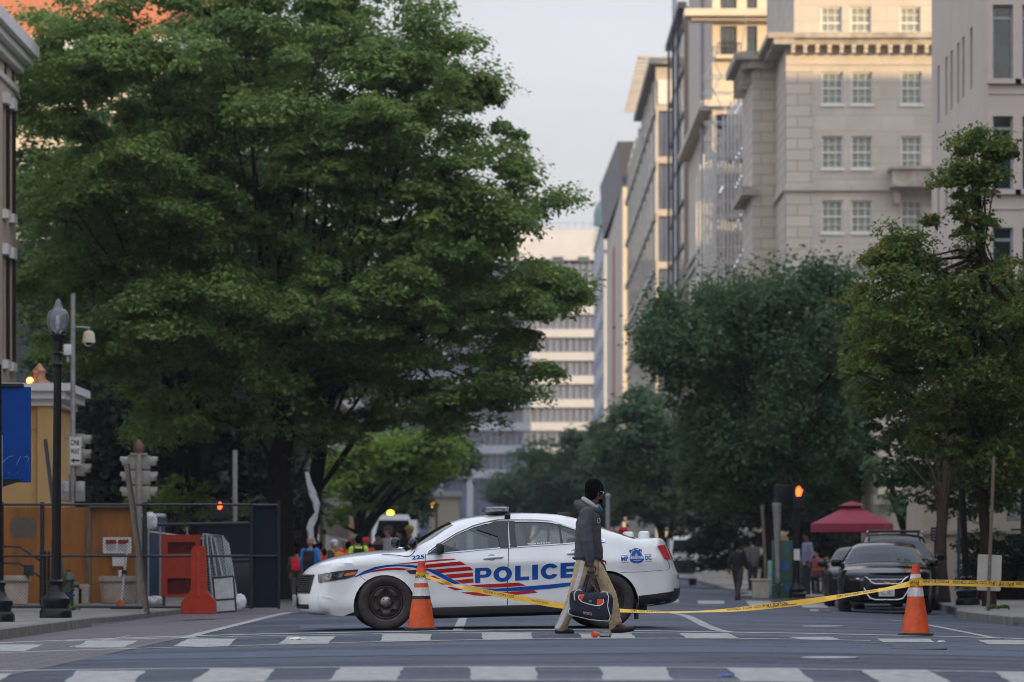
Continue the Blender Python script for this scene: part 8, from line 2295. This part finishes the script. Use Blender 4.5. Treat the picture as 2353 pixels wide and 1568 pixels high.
# ------------------------------------------------------------------ people further off
def person(label, x, yfoot, Y, height, face, shirt, legs, skin=None, hairm=None, pose='stand', hat=None, pack=None, group=None, sit=False, ground=None, arm=0.0):
    """a whole clothed figure, feet at the ground below x; face: degrees the body is turned from +x"""
    skin = skin or M['skin_mid']; k = height / 1.75
    g = Vector((XV(x, Y), Y, ground if ground is not None else gz(XV(x, Y))))
    t = thing('person', label, 'person', g, R(face), group)
    S = lambda *p: tuple(a * k for a in p)
    st = .18 if pose == 'walk' else .02
    dz = -.42 if sit else 0
    hz = .90 + dz
    if sit: L = [((.0, s * .10, hz, .085), (.40, s * .12, hz + .02, .06), (.42, s * .12, .09, .042), (.58, s * .12, .03, .03)) for s in (-1, 1)]
    else: L = [((0, s * .09, hz, .09), (s * st * .6 + .02, s * .095, .48, .056), (s * st * 1.5 - .02, s * .095, .08, .042), (s * st * 1.5 + .13, s * .10, .03, .032)) for s in (-1, 1)]
    sw = .18 if pose == 'walk' else .03
    A = [((0, s * .18, 1.40 + dz, .052), (-s * sw * .5 - .02, s * .235, 1.14 + dz, .04), (-s * sw + .05 + (arm if s < 0 else 0), s * (.23 - (arm if s < 0 else 0) * .2), .90 + dz + (abs(arm) * .6 if s < 0 else 0), .028)) for s in (-1, 1)]
    b = MB()
    loft(b, [S(0, 0, hz - .06, .09, .14) + (0,), S(0, 0, hz + .1, .09, .135) + (0,), S(0, 0, hz + .32, .10, .15) + (0,), S(-.01, 0, hz + .50, .075, .16) + (0,), S(0, 0, hz + .56, .05, .08) + (0,)])
    capsule(b, [S(0, 0, 1.43 + dz, .055), S(.02, 0, 1.54 + dz, .052)])
    Mx, c = head(b, S(.025, 0, 1.635 + dz), 0, k)
    for l in L: capsule(b, [S(*p) for p in l])
    for a in A: capsule(b, [S(*p) for p in a]); hand(b, S(*a[2][:3]), (.25, 0, -1), (0, -1 if a[0][1] > 0 else 1, 0), (1, 0, .2), k, .5)
    fuse(b, 'body', skin, t, .011, 2)
    h = MB(); h.ball(S(0, 0, 1.675 + dz), S(.112, .094, .098), 20, 12); h.ball(S(-.03, 0, 1.62 + dz), S(.085, .085, .085), 20, 12)
    if hat is None: fuse(h, 'hair', hairm or M['hair'], t, .011, 2)
    else:
        h.lathe([S(.115, 1.66 + dz), S(.11, 1.71 + dz), S(.08, 1.755 + dz), S(.0001, 1.77 + dz)], 20); h.box(S(.12, 0, 1.675 + dz), S(.14, .15, .015)); fuse(h, 'cap', hat, t, .010, 1)
    s_ = MB()
    loft(s_, [S(0, 0, hz - .08, .125, .175) + (0,), S(0, 0, hz + .08, .12, .165) + (0,), S(0, 0, hz + .32, .13, .18) + (0,), S(-.01, 0, hz + .49, .10, .19) + (0,), S(0, 0, hz + .555, .07, .10) + (0,)])
    for a in A: capsule(s_, [S(a[0][0], a[0][1], a[0][2], .075), S(a[1][0], a[1][1], a[1][2], .06)] + ([] if skin is M['skin_mid'] and hat is not None else [S(a[2][0] * .9, a[2][1], a[2][2] + .05, .045)]))
    fuse(s_, 'shirt', shirt, t, .011, 2, fold(8, 5, .008))
    l_ = MB(); loft(l_, [S(0, 0, hz - .10, .12, .165) + (0,), S(0, 0, hz + .04, .12, .165) + (0,)])
    for l in L: capsule(l_, [S(*l[0][:3], .105), S(*l[1][:3], .078), S(*l[2][:3], .062)])
    fuse(l_, 'trousers', legs, t, .011, 2, fold(8, 6, .006))
    for l in L: 
        sm = MB(); capsule(sm, [S(l[2][0] - .02, l[2][1], .035, .042), S(l[3][0], l[3][1], .03, .034)]); fuse(sm, 'shoe', M['shoe'], t, .011, 1)
    if pack:
        p = MB(); p.box(S(-.19, 0, hz + .30), S(.16, .30, .42), bev=.05 * k); p.box(S(-.27, 0, hz + .22), S(.07, .22, .22), bev=.03 * k)
        o = p.build('backpack', pack, t)
        q_ = MB()
        for s in (-1, 1): q_.tube([S(-.12, s * .11, hz + .50), S(0, s * .12, hz + .555), S(.13, s * .12, hz + .44), S(.10, s * .13, hz + .2), S(-.12, s * .13, hz + .12)], .022 * k, 8)
        q_.build('shoulder_strap', pack, o)
    return t
C_ = lambda nm, c: mat(nm, c, .85, var=.1, scale=10)
dgreen, red_, blue_, teal_, orange_, hivis, white_, black_, greyc, brownp, jeans = (C_('dark_green_cloth', (.02, .05, .035)), C_('red_cloth', (.55, .012, .03)), C_('bright_blue_cloth', (.03, .20, .60)), C_('teal_cloth', (.02, .14, .16)), C_('orange_cloth', (.80, .25, .03)),
    C_('hi_vis_cloth', (.50, .80, .05)), C_('pale_cloth', (.55, .54, .58)), C_('black_cloth', (.012, .012, .016)), C_('grey_cloth', (.09, .088, .09)), C_('brown_trousers', (.045, .036, .03)), C_('blue_jeans', (.02, .04, .09)))
redor = C_('red_orange_cloth', (.85, .06, .02))
crowd = 'people in the crowd behind the police car bonnet'
def hz_of(yhead, Y): return ZV(yhead, Y)
def man_at(label, x, yhead, Y, face, *a, **k):
    X = XV(x, Y); g = gz(X); H = ZV(yhead, Y) - g
    return person(label, x, None, Y, min(H, 1.95), face, *a, **k)
man_at('person seen from behind with a red backpack at the left end of the crowd', 682, 1258, 92, 85, dgreen, greyc, pack=red_, group=crowd)
man_at('person in a bright blue shirt with a black backpack seen from behind', 713, 1236, 90, 80, blue_, black_, pack=black_, hairm=M['skin_mid'], group=crowd)
man_at('person in a white and red cap carrying an orange backpack', 768, 1241, 92, 140, dgreen, brownp, hat=white_, pack=orange_, group=crowd, skin=M['skin_mid'])
man_at('person in teal behind the one with the orange backpack', 784, 1262, 95, 60, teal_, jeans, group=crowd, hat=redor)
man_at('person in a red orange vest left of the hi-vis jacket', 800, 1246, 97, 100, redor, jeans, group=crowd)
man_at('person in a yellow green hi-vis jacket above the middle of the bonnet', 824, 1231, 90, 95, hivis, black_, group=crowd, pack=black_)
man_at('person in a pale cap behind the hi-vis jacket', 818, 1230, 104, 180, white_, brownp, hat=white_, group=crowd)
man_at('person holding a red orange flag right of the hi-vis jacket', 841, 1236, 100, 270, redor, black_, group=crowd, hat=redor)
man_at('person in black left of the one in a pale shirt', 868, 1226, 105, 270, black_, black_, group=crowd)
man_at('person in a pale shirt and cap by the truck', 893, 1205, 102, 200, white_, greyc, hat=greyc, group=crowd)
man_at('person in dark clothes just left of the pale shirt by the truck', 877, 1218, 112, 120, greyc, jeans, group=crowd)
man_at('person in a yellow cap half hidden by the windscreen', 941, 1192, 103, 250, black_, black_, hat=C_('yellow_cloth', (.55, .30, .03)), group=crowd)
man_at('person in dark clothes at the foot of the dark trunks', 668, 1240, 108, 60, black_, jeans, group=crowd)
man_at('person in orange with a hood far left in the crowd, behind the blue shirt', 735, 1248, 101, 75, orange_, jeans, group=crowd)
man_at('person in a red top between the blue shirt and the orange backpack', 745, 1262, 94, 110, red_, black_, group=crowd, skin=M['skin_dark'])
man_at('person in a red orange vest and pale cap right of the orange backpack', 790, 1240, 106, 80, redor, greyc, hat=white_, group=crowd)
man_at('person in dark clothes with a red cap left of the hi-vis jacket', 808, 1238, 110, 250, black_, jeans, hat=red_, group=crowd)
man_at('person in orange between the hi-vis jacket and the flag', 846, 1246, 108, 90, orange_, black_, group=crowd, skin=M['skin_dark'])
man_at('person in grey at the far right of the crowd beside the windscreen', 922, 1212, 112, 200, greyc, black_, group=crowd)
man_at('dark dressed person with an orange scarf crossing beyond the boot of the police car', 1695, 1245, 97, 62, black_, brownp, skin=M['skin_dark'], pose='walk', group='people on the right pavement')

rp = 'people on the right pavement'
person('person in a lilac grey shirt standing left of the magenta parasol', 1855, None, 106, 1.78, 200, C_('lilac_cloth', (.20, .19, .28)), black_, skin=M['skin_dark'], group=rp, ground=WALK)
person('seated person in dark red by the parked cars under the parasol', 1878, None, 108, 1.72, 210, C_('dark_red_cloth', (.22, .03, .05)), black_, group=rp, ground=WALK, sit=True)
person('seated person in black beside the green cabinet', 1848, None, 110, 1.72, 30, black_, black_, group=rp, ground=WALK, sit=True)
person('person in a grey shirt under the elm beside the wooden stake', 1730, None, 124, 1.74, 120, greyc, black_, group=rp, ground=WALK)
person('person in a red cap behind the rear window of the police car', 1432, None, 96, 1.80, 170, greyc, black_, hat=red_, group=rp)
for i, (x, lab) in enumerate(((1868, 'dark folding chair under the seated person in dark red'), (1842, 'dark folding chair under the seated person in black'))):
    Yc = 108 if i == 0 else 110
    xx = XV(1878 if i == 0 else 1848, Yc)
    t = thing('cafe_chair', lab, 'chair', (xx, Yc, WALK), R(210 if i == 0 else 30), 'cafe chairs by the parasol')
    MB().box((.05, 0, .40), (.42, .42, .03)).build('seat', M['dark_metal'], t); MB().box((-.2, 0, .68), (.03, .42, .34)).build('backrest', M['dark_metal'], t)
    for a in (-.14, .24):
        for b in (-.19, .19): MB().tube([(a, b, 0), (a, b, .4)], .014, 6).build('leg', M['dark_metal'], t)
t = thing('cafe_table', 'small cafe table with a yellow top beside the parked cars', 'table', (XV(1890, 107), 107, WALK))
MB().lathe([(.35, .70), (.36, .73), (.0001, .735)], 24).build('table_top', C_('yellow_top', (.35, .22, .04)), t); MB().tube([(0, 0, 0), (0, 0, .7)], .03, 8).build('leg', M['dark_metal'], t); MB().lathe([(.22, 0), (.2, .03), (.03, .04)], 20).build('foot', M['dark_metal'], t)

# ================================================================== the air
hz = MB().b2((-1560, -420, -1.4), (1560, 3560, 66)).build('haze', [], None, smooth=False)
hm_ = bpy.data.materials.new('haze'); hm_.use_nodes = True
ht = hm_.node_tree; ht.nodes.remove(ht.nodes['Principled BSDF'])
pv = ht.nodes.new('ShaderNodeVolumePrincipled'); pv.inputs['Color'].default_value = (0.80, 0.84, 0.95, 1); pv.inputs['Density'].default_value = 0.00017
ht.links.new(pv.outputs[0], ht.nodes['Material Output'].inputs['Volume'])
hz.data.materials.append(hm_)
tag(hz, kind='stuff')
